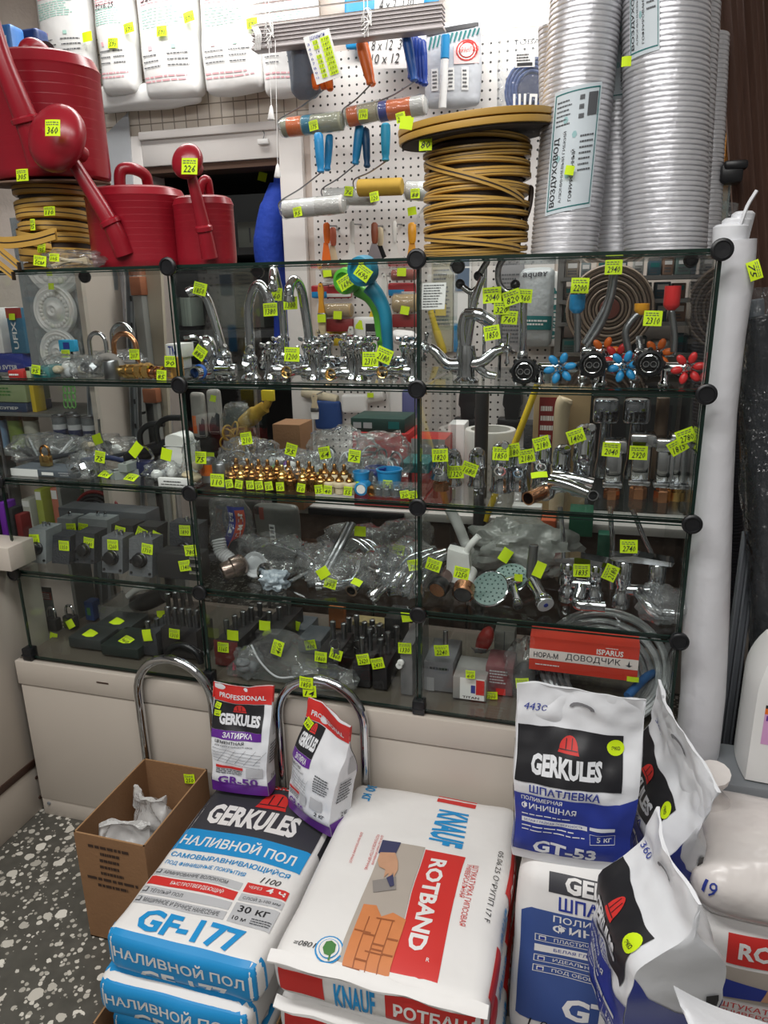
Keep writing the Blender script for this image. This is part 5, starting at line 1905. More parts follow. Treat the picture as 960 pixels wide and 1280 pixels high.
# ---------------------------------------------------------------- tall swan-neck kitchen taps
def swan(label, pxb, Y, Z, pts, r=.0105, tags=(), handles='lever', hpx=None, group='swan neck taps', foot=.05):
    t = onshelf('swan_neck_tap', label, 'tap', pxb, Y, Z, group)
    c = spot(pxb, Y, Z)
    stem(t, c, foot, CHROME, .017)
    q = [c+V((0, 0, foot*.6))]+[P(x, y, Y-.0+dy) for x, y, dy in pts]
    b = MB()
    s = spline(q, 9)
    b.tube(s, r, CHROME, 14)
    b.turn(s[-1]-(s[-1]-s[-2]).normalized()*.012, s[-1]-s[-2], [(r, 0), (r*1.2, .002), (r*1.2, .014), (r*.8, .015), (r*.7, .004)], CHROME, 14)
    b.turn(c+V((0, 0, foot)), (0, 0, 1), [(r*1.5, 0), (r*1.5, .01), (r*1.1, .016)], CHROME, 14)
    b.build('spout', t)
    if handles == 'cross':
        for sx in (-1, 1):
            h = MB()
            e = c+V((sx*.045, -.012, .045))
            h.turn(c+V((0, 0, .03)), e-c-V((0, 0, .03)), [(.009, 0), (.008, .025), (.011, .03), (.009, .044)], CHROME, 12)
            cross(h, e, V((sx, -.25, .35)), .026)
            h.build('handle', t)
    elif handles == 'lever':
        h = MB()
        h.turn(c+V((0, -.012, .03)), (.25, -1, .5), [(.014, 0), (.013, .02), (.009, .03)], CHROME, 14)
        h.tube(spline([c+V((0, -.03, .045)), c+V((.015, -.05, .065)), c+V((.035, -.06, .085))], 4), [.006]*5+[.008]*3+[.006], CHROME, 8)
        h.build('handle', t)
    for (px, py, tx, ro) in tags:
        tpx(t, px, py, Y-.022, tx, ro, (.04, .033))
    return t
def mixer(label, x0, x1, Y, Z, yb, tags=(), hh=.055, gold=True, group='two handle bath mixers', hm=None):
    """wall mixer lying on the shelf: bar body, two upright valves with handles, outlet facing us"""
    a, c = P(x0, yb, Y), P(x1, yb, Y)
    c.z = a.z = max(a.z, Z+.016)
    mid = (a+c)/2
    t = thing('bath_mixer', label, 'mixer tap', V((mid.x, Y, Z)), group)
    b = MB()
    b.turn(a, c-a, [(.013, 0), (.016, .006), (.016, .03), (.011, .036), (.011, (c-a).length-.036), (.016, (c-a).length-.03), (.016, (c-a).length-.006), (.013, (c-a).length)], CHROME, 16)
    b.build('bar_body', t)
    o = MB()
    o.pipe(mid+V((0, .01, 0)), mid+V((0, -.035, 0)), .015, CHROME, 18)
    oo = o.build('outlet', t)
    if gold:
        g = MB()
        g.turn(mid+V((0, -.02, 0)), (0, -1, 0), [(.0118, 0), (.0118, .0155), (.0135, .0165), (.0145, .0155)], BRASS, 18, cap=False)
        g.build('brass_ring', oo)
    for e in (a, c):
        h = MB()
        h.turn(V((e.x, e.y, Z+.0005)), (0, 0, 1), [(.017, 0), (.019, .004), (.016, .01), (.0135, .016), (.0135, hh-.01), (.018, hh), (.019, hh+.006), (.014, hh+.012)], CHROME, 18)
        cross(h, V((e.x, e.y, Z+hh+.018)), (0, 0, 1), .024)
        h.build('valve', t)
    for (px, py, tx, ro) in tags:
        tpx(t, px, py, Y-.045, tx, ro, (.042, .036))
    return t
DZ = P(445, 634, .78).z
# ================================================= middle bay, top row
swan('chrome swan neck tap with its spout leaning to a yellow tag', 283, .15, Z1, ((279, 440, 0), (268, 400, 0), (258, 372, 0), (244, 362, -.01), (236, 366, -.015)), .0115, ((250, 361, '1850', 14),), 'lever')
swan('chrome swan neck tap with a narrow hooked spout on a round foot', 314, .11, Z1, ((312, 420, 0), (311, 385, 0), (317, 362, 0), (325, 356, 0), (333, 366, 0), (337, 380, 0)), .012, ((338, 387, '1380', -3),), 'lever', foot=.045)
swan('chrome swan neck tap seen edge on, its tip straight up before the blue jacket', 356, .2, Z1, ((355, 420, 0), (352, 380, 0), (346, 350, -.02), (342, 336, -.04), (341, 345, -.07), (341, 362, -.08)), .010, ((344, 368, '960', 3),), 'cross', foot=.045)
swan('chrome swan neck tap curving over before the white door frame', 389, .16, Z1, ((386, 420, 0), (381, 385, 0), (376, 360, -.01), (368, 350, -.03), (362, 360, -.05), (361, 376, -.055)), .012, ((363, 379, '1300', -2),), 'cross', foot=.045)
# single outlet wall tap lying at the corner
t = onshelf('angle_tap', 'chrome angle tap with a blue ring, mouth pointing at us near the outer post', 'tap', 258, .1, Z1)
b = MB()
e = P(243, 467, .045); e.z = Z1+.02
f_ = P(262, 462, .11); f_.z = Z1+.021
b.pipe(f_, e, .0165, CHROME, 20, .25)
b.turn(f_, (0, 0, 1), [(.018, -.02), (.02, -.01), (.02, .02), (.024, .03), (.024, .062), (.018, .08), (.006, .088)], CHROME, 20)
b.turn(f_, (1, .2, 0), [(.014, 0), (.013, .05), (.016, .055), (.016, .07)], CHROME, 14)
b.build('tap_body', t)
MB().turn(f_.lerp(e, .55), e-f_, [(.017, 0), (.0195, .002), (.0195, .008), (.017, .01)], BLUEP, 20).build('blue_ring', t)
MB().tube(spline([f_+V((0, -.01, .07)), f_+V((-.02, -.02, .085)), f_+V((-.05, -.025, .083))], 5), .006, CHROME, 8).build('handle', t)
tpx(t, 250, 441, .065, '880', 35, (.036, .034))
for i, (a_, c_, yb, lb, tg) in enumerate((
        (338, 392, 463, 'bath mixer with a brass mouth, the one next to the hooked spout', ((365, 443, '1200', 2),)),
        (398, 440, 466, 'bath mixer of fat round valves between two brass mouthed ones', ()),
        (450, 516, 463, 'bath mixer with a brass mouth nearest the middle post', ((463, 449, '2310', 0), (480, 444, '2180', 22))))):
    mixer(lb, a_, c_, (.1, .12, .1)[i], Z1, yb, tg, (.062, .066, .064)[i])
for i, (a_, c_, yb, lb) in enumerate(((352, 386, 452, 'bath mixer standing behind the brass mouthed one at the hooked spout'), (404, 446, 452, 'bath mixer in the back row behind the fat round valves'), (462, 508, 452, 'bath mixer in the back row close to the middle post'), (410, 432, 455, 'short bath mixer deep in the back row of mixers'))):
    mixer(lb, a_, c_, (.22, .24, .22, .34)[i], Z1, yb, (), .07, False)
# silicone spouts
def silicone(label, pxb, Y, pts, head, m, r, tags, hr):
    t = onshelf('flexible_spout_tap', label, 'tap', pxb, Y, Z1, 'coloured flexible spout taps')
    c = spot(pxb, Y, Z1)
    stem(t, c, .05)
    s = spline([c+V((0, 0, .04))]+[P(x, y, Y) for x, y in pts], 9)
    n = len(s)
    MB().tube(s, [r*(.75+.45*i/n) for i in range(n)], m, 14).build('flexible_spout', t)
    p = P(head[0], head[1], Y-.03)
    MB().turn(p+V((0, .03, .02)), (-.25, -1, -.15), [(hr*.6, 0), (hr*.95, .012), (hr, .03), (hr*.95, .045), (hr*.7, .048), (hr*.6, .04), (0, .038)], m, 24).build('spray_head', t)
    for (px, py, tx, ro) in tags:
        tpx(t, px, py, Y-.062, tx, ro, (.042, .033))
silicone('tap with a blue silicone spout bending over to its round head', 486, .17, ((484, 420), (481, 390), (472, 370), (462, 358)), (457, 347), TEALP, .0165, ((454, 341, '1690', 35),), .036)
silicone('tap with a green silicone spout half hidden behind the blue one', 480, .24, ((476, 420), (472, 390), (462, 372), (446, 362)), (437, 359), GREENP, .0145, ((432, 353, '1690', -30),), .033)
# ================================================= right bay, top row
t = onshelf('ornate_tap', 'large cast chrome tap with a broad Y shaped body next to the middle post', 'tap', 588, .1, Z1)
c = spot(582, .1, Z1)
b = MB()
b.turn(c, (0, 0, 1), [(.03, 0), (.032, .006), (.022, .014), (.02, .04), (.024, .06), (.02, .085)], CHROME, 20)
for pts, rr in ((((582, 455), (560, 455), (545, 440), (537, 434)), .013), (((582, 455), (602, 452), (618, 440), (628, 436)), .013), (((580, 440), (578, 410), (584, 392), (600, 398), (612, 408)), .011), (((582, 440), (588, 405), (592, 380), (598, 360), (604, 346)), .009), (((590, 450), (606, 466), (620, 470)), .01)):
    s = spline([P(x, y, .1) for x, y in pts], 7)
    b.tube(s, [rr*(1.2-.4*i/len(s)) for i in range(len(s))], CHROME, 12)
b.build('tap_body', t)
for (x, y) in ((534, 434), (632, 436)):
    h = MB()
    cross(h, P(x, y, .09), (-1 if x < 580 else 1, -.3, .1), .03)
    h.build('handle', t)
h = MB()
h.tube(spline([P(583, 392, .08), P(594, 392, .07), P(606, 396, .07), P(617, 403, .07)], 5), [.012]*5+[.014]*5+[.012]*6, CHROME, 10)
h.build('lever', t)
tpx(t, 615, 416, .055, '1850', -10, (.038, .034))
tpx(t, 615, 369, .06, '2040', -4, (.044, .036))
# wire spouts hooked above
for i, (pts, lb, tp) in enumerate((((( 598, 345), (604, 335), (609, 326), (604, 320), (592, 319), (580, 322)), 'curved chrome shower arm arching above the ornate tap', ()), (((644, 356), (640, 364), (632, 364), (624, 354), (623, 336), (630, 322)), 'chrome hooked arm with a black tip above the ornate tap', ((640, 372, '820', -18),)), (((575, 355), (583, 362), (590, 365), (597, 360)), 'short curved chrome arm with a black tip near the note', ()))):
    t = thing('shower_pipe', lb, 'shower pipe', P(pts[-1][0], pts[-1][1], .2), 'hooked chrome arms')
    s = spline([P(x, y, .2) for x, y in pts], 7)
    MB().tube(s, .0075, mat('satin nickel', (176, 176, 176), .25, 1), 10).build('arm', t)
    MB().ell(s[0], (.012, .012, .012), BLACK, 12).build('black_tip', t)
    # fixing stem down to the shelf
    MB().cyl(V((s[len(s)//2].x, .2, Z1)), s[len(s)//2], .004, CHROME, 8).build('stem', t)
    for (px, py, tx, ro) in tp:
        tpx(t, px, py, .17, tx, ro, (.044, .036))
swan('slim chrome tap with a straight pipe and round black foot, tag 1360', 652, .2, Z1, ((654, 420, 0), (654, 395, 0), (655, 372, 0)), .009, ((655, 370, '1360', 3), (627, 385, '320', 0), (637, 397, '760', 4)), 'none', group='slim taps')
# price note taped to the post glass
t = thing('handwritten_note', 'handwritten paper note taped inside the glass beside the middle post', 'note', P(542, 388, .004))
b = MB()
A, B_, C_ = P(528, 354, .006), P(558, 353, .006), P(526, 387, .006)
b.prism([C_, C_+(B_-A), B_, A], (0, .0008, 0), PAPER)
s = flat(b, C_, B_-A, A-C_)
for i in range(9):
    s.lines(.08, .08+.1*i, .95, .14+.1*i, 1, INKG, 1, i+20, .5)
b.build('paper', t)
# flower handled taps
def flower(b, c, m, n=6, r=.032, R0=.2):
    for k in range(n):
        a = 2*PI*k/n+R0
        d = V((math.cos(a), -.15, math.sin(a))).normalized()
        z = d.cross(V((0, 1, 0))).normalized()
        R = Matrix((z, V((0, -1, 0)), d)).transposed()
        b.ell(c+d*r*.68, (.0085, .006, r*.4), m, 10, R)
def flowertap(label, px, py, Y, m, spout, cap, tags, mouth=True, r=.034, ring=BLACK):
    c = P(px, py, Y)
    t = thing('flower_handle_tap', label, 'tap', V((c.x, c.y, Z1)), 'flower handle taps')
    c.z = max(c.z, Z1+.034)
    b = MB()
    b.turn(V((c.x-.05, c.y+.01, c.z)), (1, 0, 0), [(.008, 0), (.011, .004), (.011, .03), (.015, .036), (.015, .05), (.011, .056), (.011, .085), (.008, .09)], CHROME, 14)
    b.turn(V((c.x-.045, c.y+.01, Z1)), (0, 0, 1), [(.012, 0), (.013, .003), (.008, .01), (.008, c.z-Z1)], CHROME, 12)
    b.turn(V((c.x, c.y, c.z)), (0, -1, 0), [(.007, 0), (.009, .004), (.007, .012), (.003, .016), (0, .016)], CHROME, 12)
    b.build('tap_body', t)
    f = MB()
    flower(f, c, m, 6, r)
    f.build('flower_handle', t)
    s = spline([P(x, y, Y+.02) for x, y in spout], 8)
    q = MB()
    vs = []
    q.tube(s, [.0072+.0008*(i % 2) for i in range(len(s))], STEEL, 10)
    fo = q.build('flexible_spout', t)
    if cap:
        w_, h_, cm = cap
        MB().turn(s[-1]-V((0, 0, .006)), (0, 0, 1), [(w_*.5, 0), (w_*.95, .008), (w_, .012), (w_, h_), (w_*.85, h_), (w_*.82, .012)], cm, 18).build('spray_cap', fo)
    for (px_, py_, tx, ro) in tags:
        tpx(t, px_, py_, Y-.02, tx, ro, (.04, .034))
    return t
def mouth(label, px, py, Y):
    c = P(px, py, Y)
    c.z = max(c.z, Z1+.030)
    t = thing('tap_mouth', label, 'tap part', V((c.x, c.y, Z1)), 'black three hole tap bases')
    b = MB()
    b.turn(c+V((0, .03, 0)), (0, -1, 0), [(.024, 0), (.029, .008), (.029, .03), (.024, .034), (.022, .03), (.0215, .022), (0, .021)], BLACK, 24)
    for i in range(8):
        a = 2*PI*i/8
        b.ell(c+V((.029*math.cos(a), .012, .029*math.sin(a))), (.006, .012, .006), BLACK, 8)
    bn = b.build('black_nut', t)
    g = MB()
    for dx in (-.0075, .0075):
        g.pipe(c+V((dx, .003, 0)), c+V((dx, -.006, 0)), .0068, CHROME, 14, .25)
    g.turn(c+V((0, .004, 0)), (0, -1, 0), [(.0175, 0), (.0195, .001), (.0195, .005), (.0175, .006)], CHROME, 24, cap=False)
    g.build('hose_ports', bn)
mouth('black nut with three chrome ports, first from the ornate tap', 655, 465, .07)
mouth('black nut with three chrome ports, between the blue and the mixed flowers', 741, 456, .07)
mouth('black nut with three chrome ports beside the red flower', 812, 455, .07)
flowertap('tap with a pale blue flower handle and a blue capped upright spout', 700, 460, .09, CYANP, ((722, 440), (722, 420), (722, 400), (721, 388)), (.017, .04, CYANP), ((725, 357, '2200', 2),))
flowertap('tap with a blue flower handle in the middle of the flower taps', 780, 458, .1, CYANP, ((786, 440), (782, 415), (792, 398), (802, 390)), (.016, .024, AMBER), ((816, 398, '2310', 2),))
flowertap('tap with a red flower handle at the end of the row', 860, 460, .1, mat('coral red plastic', (206, 46, 48), .35), ((842, 440), (843, 420), (840, 395), (839, 384)), (.017, .05, mat('coral red plastic', (206, 46, 48), .35)), ())
flowertap('tap with an orange flower handle behind the black nuts', 755, 440, .2, ORANGE, ((730, 430), (745, 405), (760, 375), (766, 340)), None, ((767, 334, '2940', 0),))
flowertap('tap with a red flower handle peeping out between the blue ones', 772, 448, .19, mat('coral red plastic', (206, 46, 48), .35), ((733, 436), (752, 405), (764, 372), (769, 342)), None, ())
flowertap('tap with an orange flower handle behind the last black nut', 822, 442, .2, ORANGE, ((800, 440), (800, 432), (799, 425), (799, 420)), None, ())
# background packs of the right bay
u = upright('filter_pack', 'clear filter pack with a teal band hanging behind the ornate tap', 'pack', (652, 336), (690, 432), 1.2, .04, mat('clear grey pack', (176, 182, 184), .3, 0, .2, 12, .5, 30), None, .01, .004, 4)
s = u[2]
s.rect(0, .22, 1, .40, PTEAL, 1)
s.lines(.1, .27, .9, .36, 2, PAPER, 2, 4)
s.text('аquех', .08, .87, .8, .95, PDGR, 1, .02)
fin(u)
u = upright('filter_pack', 'white narrow pack with sideways lettering behind the slim tap', 'pack', (684, 340), (704, 432), 1.205, .03, PAPER, None, .004, .003, 6)
u[2].text('ФИЛЬТР', .2, .1, .7, .8, PTEAL, 1, .01, 90)
fin(u)
u = upright('product_card', 'grey product card with columns of print behind the ornate tap', 'card', (622, 330), (652, 440), 1.214, .012, mat('grey card', (150, 150, 152), .6), None, 0, .002, 8)
u[2].lines(.1, .1, .9, .9, 18, INKG, 1, 4, .4)
fin(u)
u = upright('product_card', 'beige product card behind the note on the glass', 'card', (540, 330), (566, 440), 1.214, .012, mat('beige card', (190, 184, 160), .6), None, 0, .002, 8)
u[2].lines(.1, .3, .9, .95, 14, INKG, 1, 4, .4)
u[2].rect(.2, .42, .7, .55, PYEL, 2)
fin(u)
u = upright('product_card', 'white and blue product card behind the ornate tap', 'card', (568, 330), (588, 440), 1.214, .012, PAPER, None, 0, .002, 8)
u[2].rect(.05, 0, .6, .33, PBLUE, 1); u[2].rect(.1, .7, .9, .95, mat('slate print', (96, 116, 140), .6), 1)
fin(u)
t = thing('yellow_tool_handle', 'yellow handle leaning behind the handwritten note', 'handle', P(550, 440, 1.2))
MB().tube(spline([P(538, 388, 1.2), P(546, 415, 1.2), P(555, 442, 1.2)], 5), [.012]*5+[.015]*5+[.012], YELP, 12).build('handle', t)
t = thing('round_grille', 'round beige plastic ventilation grille behind the flexible spouts', 'grille', P(762, 430, .93))
b = MB()
c = P(762, 386, .922)
for i in range(9):
    r = .04+.0115*i
    b.tube([c+V((r*math.cos(a), .004*(i % 2), r*math.sin(a))) for a in [2*PI*k/36 for k in range(36)]], .0042, mat('dusty beige plastic', (150, 134, 118), .5), 6, True)
b.cyl(c+V((0, .006, 0)), c+V((0, .016, 0)),   .138, mat('dull brown plastic', (104, 90, 80), .5), 36)
b.cyl(c+V((0, -.004, 0)), c+V((0, .006, 0)), .032, mat('dull red plastic', (120, 66, 56), .5), 20)
b.build('grille_body', t)
rb = random.Random(12)
cols = [(96, 120, 116), (150, 140, 128), (126, 138, 140), (180, 160, 140), (84, 96, 100), (168, 170, 166), (60, 90, 104), (140, 110, 92)]
sb = thing('wall_shelf_unit', 'grey shelf unit with small boxes behind the right end of the display', 'shelf', P(800, 420, 1.05))
p0, p1 = P(700, 372, .98), P(880, 372, .98)
zs = [P(790, 345, .98).z, P(790, 374, .98).z, P(790, 402, .98).z, P(790, 440, .98).z]
for z in zs:
    MB().box(p0.x, p1.x, .94, 1.2, z-.012, z, mat('grey shelf board', (118, 118, 116), .6)).build('shelf_board', sb)
for x in (p0.x, p1.x):
    MB().box(x-.01, x+.01, .95, 1.2, DZ+.001, zs[0]+.1, mat('grey shelf board', (118, 118, 116), .6)).build('upright', sb)
k = 0
for zi, z in enumerate(zs):
    x = p0.x+.015
    while x < p1.x-.05:
        wd, hh = rb.uniform(.03, .055), rb.uniform(.035, .06)
        k += 1
        mcol = mat('small carton %d' % (k % 8), cols[k % 8], .6)
        y0 = .955+rb.uniform(0, .02)
        b = MB().box(x, x+wd, y0, y0+.08, z+.0005, z+hh, mcol, .003)
        q = flat(b, (x, y0, z), (wd, 0, 0), (0, 0, hh))
        q.rect(.15, .55, .85, .85, PAPER if k % 3 else PTEAL, 0)
        q.lines(.15, .12, .85, .45, 2, INKG, 0, k)
        o = b.build('small_carton')
        tag(o, '%s carton on the %s of grey shelf unit, %s from the post' % (('grey green', 'tan', 'blue grey', 'peach', 'dark', 'pale', 'deep blue', 'brown')[k % 8], ('top', 'second board', 'third board', 'lowest board')[zi], ordw(min(13, sum(1 for q2 in COL.objects if q2.name.startswith('small_carton') and abs(q2.location.z-z) < .02)-1))), 'box', 'cartons on the grey shelf unit')
        x += wd+rb.uniform(.004, .02)
# ================================================= right bay, second row: single lever taps standing close together
def lever_tap(px, pyt, Y, Z, w, label, tags=(), kind='round', base=COPPER, group='single lever taps', bh=.03):
    c = spot(px, Y, Z)
    H = max(.07, P(px, pyt, Y).z-Z)
    w *= 1.35
    t = thing('single_lever_tap', label, 'tap', c, group)
    b = MB()
    if base:
        b.turn(c, (0, 0, 1), [(w*.62, 0), (w*.62, bh*.7), (w*.5, bh*.8), (w*.5, bh)], base, 6 if base is COPPER else 18)
        b.build('threaded_base', t)
        b = MB()
    else:
        bh = .0
    if kind == 'square':
        b.box(c.x-w*.75, c.x+w*.75, Y-w*.7, Y+w*.7, Z+bh+.0, Z+bh+.012, CHROME, .003)
        b.box(c.x-w*.6, c.x+w*.6, Y-w*.55, Y+w*.55, Z+bh+.012, Z+H-.03, CHROME, .004)
        b.build('tap_body', t)
        MB().box(c.x-w*.85, c.x+w*.85, Y-w*1.3, Y+w*.7, Z+H-.028, Z+H, CHROME, .004).build('lever', t)
    else:
        b.turn(c+V((0, 0, bh)), (0, 0, 1), [(w*.8, 0), (w*.82, .004), (w*.7, .012), (w*.68, H*.45), (w*.78, H*.5), (w*.8, H*.52), (w*.72, H*.56), (w*.72, H-bh-.02), (w*.6, H-bh-.008), (w*.3, H-bh)], CHROME, 22)
        b.build('tap_body', t)
        m = c+V((0, -w*.6, H*.55))
        s = MB()
        s.pipe(m+V((0, w*.3, .0)), m+V((.0, -w*.35, -.01)), w*.42, CHROME, 16, .25)
        s.build('outlet', t)
        l = MB()
        l.tube(spline([c+V((0, 0, H-.014)), c+V((.01, -w*1.1, H-.004)), c+V((.014, -w*1.9, H+.004))], 5), [w*.42]*5+[w*.32]*5+[w*.22], CHROME, 10)
        l.build('lever', t)
    for (px_, py_, tx, ro) in tags:
        tpx(t, px_, py_, Y-w*1.5-.014, tx, ro, (.042, .034))
    return t
R2 = 'chrome single lever tap '
lever_tap(551, 556, .14, Z2, .024, R2+'closest to the middle post, tag 1820', ((550, 569, '1820', -4),))
lever_tap(566, 562, .2, Z2, .022, R2+'behind the pair of overlapping tags', ((570, 590, '1320', -4), (587, 586, '1680', 18)), base=None)
lever_tap(596, 560, .2, Z2, .022, R2+'with a slanted spout beside the white ring', (), base=None)
lever_tap(626, 552, .16, Z2, .026, R2+'with a dark round mouth under its tag', ((626, 567, '1850', 0),), base=None)
lever_tap(648, 560, .18, Z2, .022, R2+'behind the two slanted tags', ((640, 563, '2180', -12), (658, 570, '2180', -12)), base=None)
lever_tap(676, 548, .22, Z2, .024, R2+'in front of the yellow tube', ((677, 554, '2180', -18),), base=None)
lever_tap(700, 556, .2, Z2, .022, R2+'between two tall ones, black mouthed', (), base=None)
lever_tap(727, 530, .17, Z2, .026, R2+'tall one leaning its tag 1400 outwards', ((720, 545, '1400', -22),), base=None)
lever_tap(764, 548, .15, Z2, .022, R2+'square topped on a copper nut, tag 2040', ((764, 562, '2040', 3),), 'square')
lever_tap(797, 540, .17, Z2, .024, R2+'square topped with a wide copper nut, tag 2920', ((798, 566, '2920', 0),), 'square', bh=.034)
lever_tap(827, 546, .15, Z2, .023, R2+'square topped on a paler copper nut, without a tag', (), 'square', bh=.036)
lever_tap(845, 540, .17, Z2, .024, R2+'square topped at the end pane, two crossed tags', ((857, 545, '2780', -24), (847, 558, '1815', -34)), 'square', BRASS)
t = onshelf('lying_tap', 'chrome tap lying flat with its copper mouth towards us', 'tap', 664, .07, Z2)
a, c = P(660, 621, .045), P(682, 606, .11)
a.z = Z2+.017; c.z = Z2+.02
MB().pipe(c, a, .0165, COPPER, 20, .18).build('copper_mouth', t)
b = MB()
b.turn(c, (c-a), [(.02, -.012), (.024, -.006), (.024, .006), (.018, .014), (.016, .05), (.01, .06)], CHROME, 18)
b.build('tap_body', t)
tpx(t, 674, 594, .06, '', -12, (.04, .02), (0, -.6, 1))
t = onshelf('lying_spout', 'chrome teardrop spout lying flat, round hole at its tip', 'spout', 720, .06, Z2)
b = MB()
s = spline([P(690, 602, .1), P(710, 606, .08), P(738, 617, .05)], 8)
for q in s: q.z = max(q.z, Z2+.017)
b.tube(s, [.020-.006*i/len(s) for i in range(len(s))], CHROME, 16)
b.build('spout_body', t)
MB().pipe(s[-1]+V((0, .006, 0)), s[-1]+V((.006, -.016, 0)), .0125, CHROME, 16, .2).build('spout_tip', t)
t = onshelf('lying_spout', 'slimmer chrome spout lying behind the teardrop one', 'spout', 716, .12, Z2)
s = spline([P(692, 596, .14), P(716, 598, .13), P(742, 604, .12)], 6)
for q in s: q.z = max(q.z, Z2+.035)
MB().tube(s, [.017-.005*i/len(s) for i in range(len(s))], CHROME, 14).build('spout_body', t)
# behind that row: things on the back desk
DZ = P(445, 634, .78).z
desk = thing('back_desk', 'long brown back desk with a black front edge behind the display', 'desk', (-.75, 1.0, 0))
MB().box(-1.32, .1, .76, 1.22, DZ-.03, DZ, mat('white desk top', (206, 204, 200), .5), .002).build('desk_top', desk)
MB().box(P(385, 630, .75).x, P(505, 640, .75).x, .745, .76, DZ-.028, DZ-.004, BLACK, .003).build('black_edge', desk)
for i in range(4):
    MB().box(-1.32+.355*i+.004, -1.32+.355*(i+1)-.004, .8, .82, .06, DZ-.03, mat('reddish brown board', (80, 60, 50), .5, 0, .2, 6), .003).build('front_board', desk)
for x in (-1.3, .07):
    MB().box(x, x+.02, .8, 1.2, 0, DZ-.03, mat('reddish brown board', (92, 56, 44), .5)).build('side_board', desk)
def carton(name, label, x0, y0, x1, y1, Y, dp, m, prints=(), cat='box', Z=None, group=None, bev=.003):
    p, q = P(x0, y0, Y), P(x1, y1, Y)
    z0, z1 = (Z if Z is not None else min(p.z, q.z)), max(p.z, q.z)
    b = MB().box(p.x, q.x, Y, Y+dp, z0+.0004, z1, m, bev)
    s = flat(b, (p.x, Y, z0), (q.x-p.x, 0, 0), (0, 0, z1-z0))
    for pr in prints:
        if pr[0] == 'r': s.rect(*pr[1:5], pr[5], pr[6] if len(pr) > 6 else 0)
        elif pr[0] == 't': s.text(pr[1], *pr[2:6], pr[6], pr[7] if len(pr) > 7 else 1, .02)
        elif pr[0] == 'v': s.text(pr[1], *pr[2:6], pr[6], 1, .02, 90)
        elif pr[0] == 'l': s.lines(*pr[1:5], pr[5], pr[6], 1, len(label))
    o = b.build(name)
    return tag(o, label, cat, group)
carton('carton', 'light brown carton with a dark red printed panel behind the second row of taps', 668, 488, 735, 560, .82, .2, mat('light kraft carton', (176, 152, 112), .7), (('r', .1, .55, .42, .95, mat('dark red card', (136, 34, 34), .5)), ('l', .13, .6, .4, .9, 4, PAPER)), Z=DZ)
t = thing('paint_roller_sleeve', 'cream tube shaped sleeve standing before the light brown carton', 'sleeve', P(712, 560, .76))
MB().tube(spline([V((P(699, 556, .77).x, .785, DZ+.001)), P(702, 520, .78), P(708, 498, .78)], 6), [.024]*6+[.025]*6+[.02], BEIGE, 14).build('sleeve_body', t)
t = thing('tape_ring', 'big white plastic ring on the desk behind the taps', 'ring', P(610, 566, .74))
c = V((P(612, 556, .86).x, .875, DZ))
hz_ = max(.06, P(612, 537, .86).z-DZ)
MB().turn(c, (0, 0, 1), [(.068, 0), (.085, 0), (.088, .004), (.088, hz_-.004), (.085, hz_), (.068, hz_), (.066, hz_*.3)], mat('white ring plastic', (206, 206, 200), .5), 32).build('ring_body', t)
tpx(t, 604, 550, .785, '', 0, (.028, .024))
t = thing('yellow_tube', 'yellow tube leaning behind the second row of taps', 'tube', P(650, 560, .8))
a, c = P(646, 548, .75), P(673, 478, .78)
d = (a-c).normalized()
MB().cyl(c, a+d*((a.z-DZ-.003)/-d.z if a.z > DZ+.003 else 0), .011, YELP, 14).build('tube_body', t)
for i, (x0, lb) in enumerate(((577, 'black grip tool hanging on the pegboard behind the middle post side taps'), (632, 'black grip tool hanging on the pegboard above the white ring'))):
    t = thing('black_grip_tool', lb, 'tool', P(x0+8, 530, 1.17), 'black grip tools')
    b = MB()
    p = P(x0+9, 505, 1.19)
    b.cube(lambda a, bb, c: p+V((a*.035*math.sqrt(1-.3*c*c)*(1-.2*(c < 0)), bb*.03, c*.055)), BLACK, 8, 4, 10)
    b.build('grip', t)
    MB().box(p.x-.055, p.x+.05, 1.16, 1.21, p.z-.10, p.z-.05, BLACK, .01).build('base', t)
for (x0, y0, x1, y1, m, lb) in ((655, 530, 672, 560, DGREY, 'small dark box behind the yellow tube'), (560, 530, 580, 562, PAPER, 'pale carton at the edge of the white ring')):
    carton('carton', lb, x0, y0, x1, y1, .95, .1, m, (), Z=DZ)
post = MB().cyl(V((P(600, 600, .70).x, .71, 0)), V((P(600, 600, .70).x, .71, P(604, 490, .7).z)), .022, mat('grey steel post', (70, 68, 68), .5, .3), 16).build('steel_post')
tag(post, 'grey steel post standing behind the display near the white ring', 'post')
for i, (x0, m, lb) in enumerate(((745, DGREY, 'dark clear wrapped tap behind the square topped ones'), (782, DGREY, 'dark hook shaped fitting behind the square topped taps'), (812, mat('dull brown tube', (94, 76, 62), .5), 'brown tube standing behind the square topped taps'))):
    t = onshelf('wrapped_fitting', lb, 'fitting', x0+10, .36, Z2)
    c = spot(x0+8, .37, Z2)
    hh = P(x0, 496, .37).z-Z2
    if i == 2:
        MB().cyl(c, c+V((0, 0, hh)), .016, m, 14).build('tube', t)
    else:
        b = MB()
        b.turn(c, (0, 0, 1), [(.022, 0), (.024, .01), (.018, .05), (.014, hh*.7)], CHROMED, 14)
        b.box(c.x-.035, c.x+.03, .34, .40, Z2+hh*.68, Z2+hh, CHROMED, .012)
        b.build('fitting_body', t)
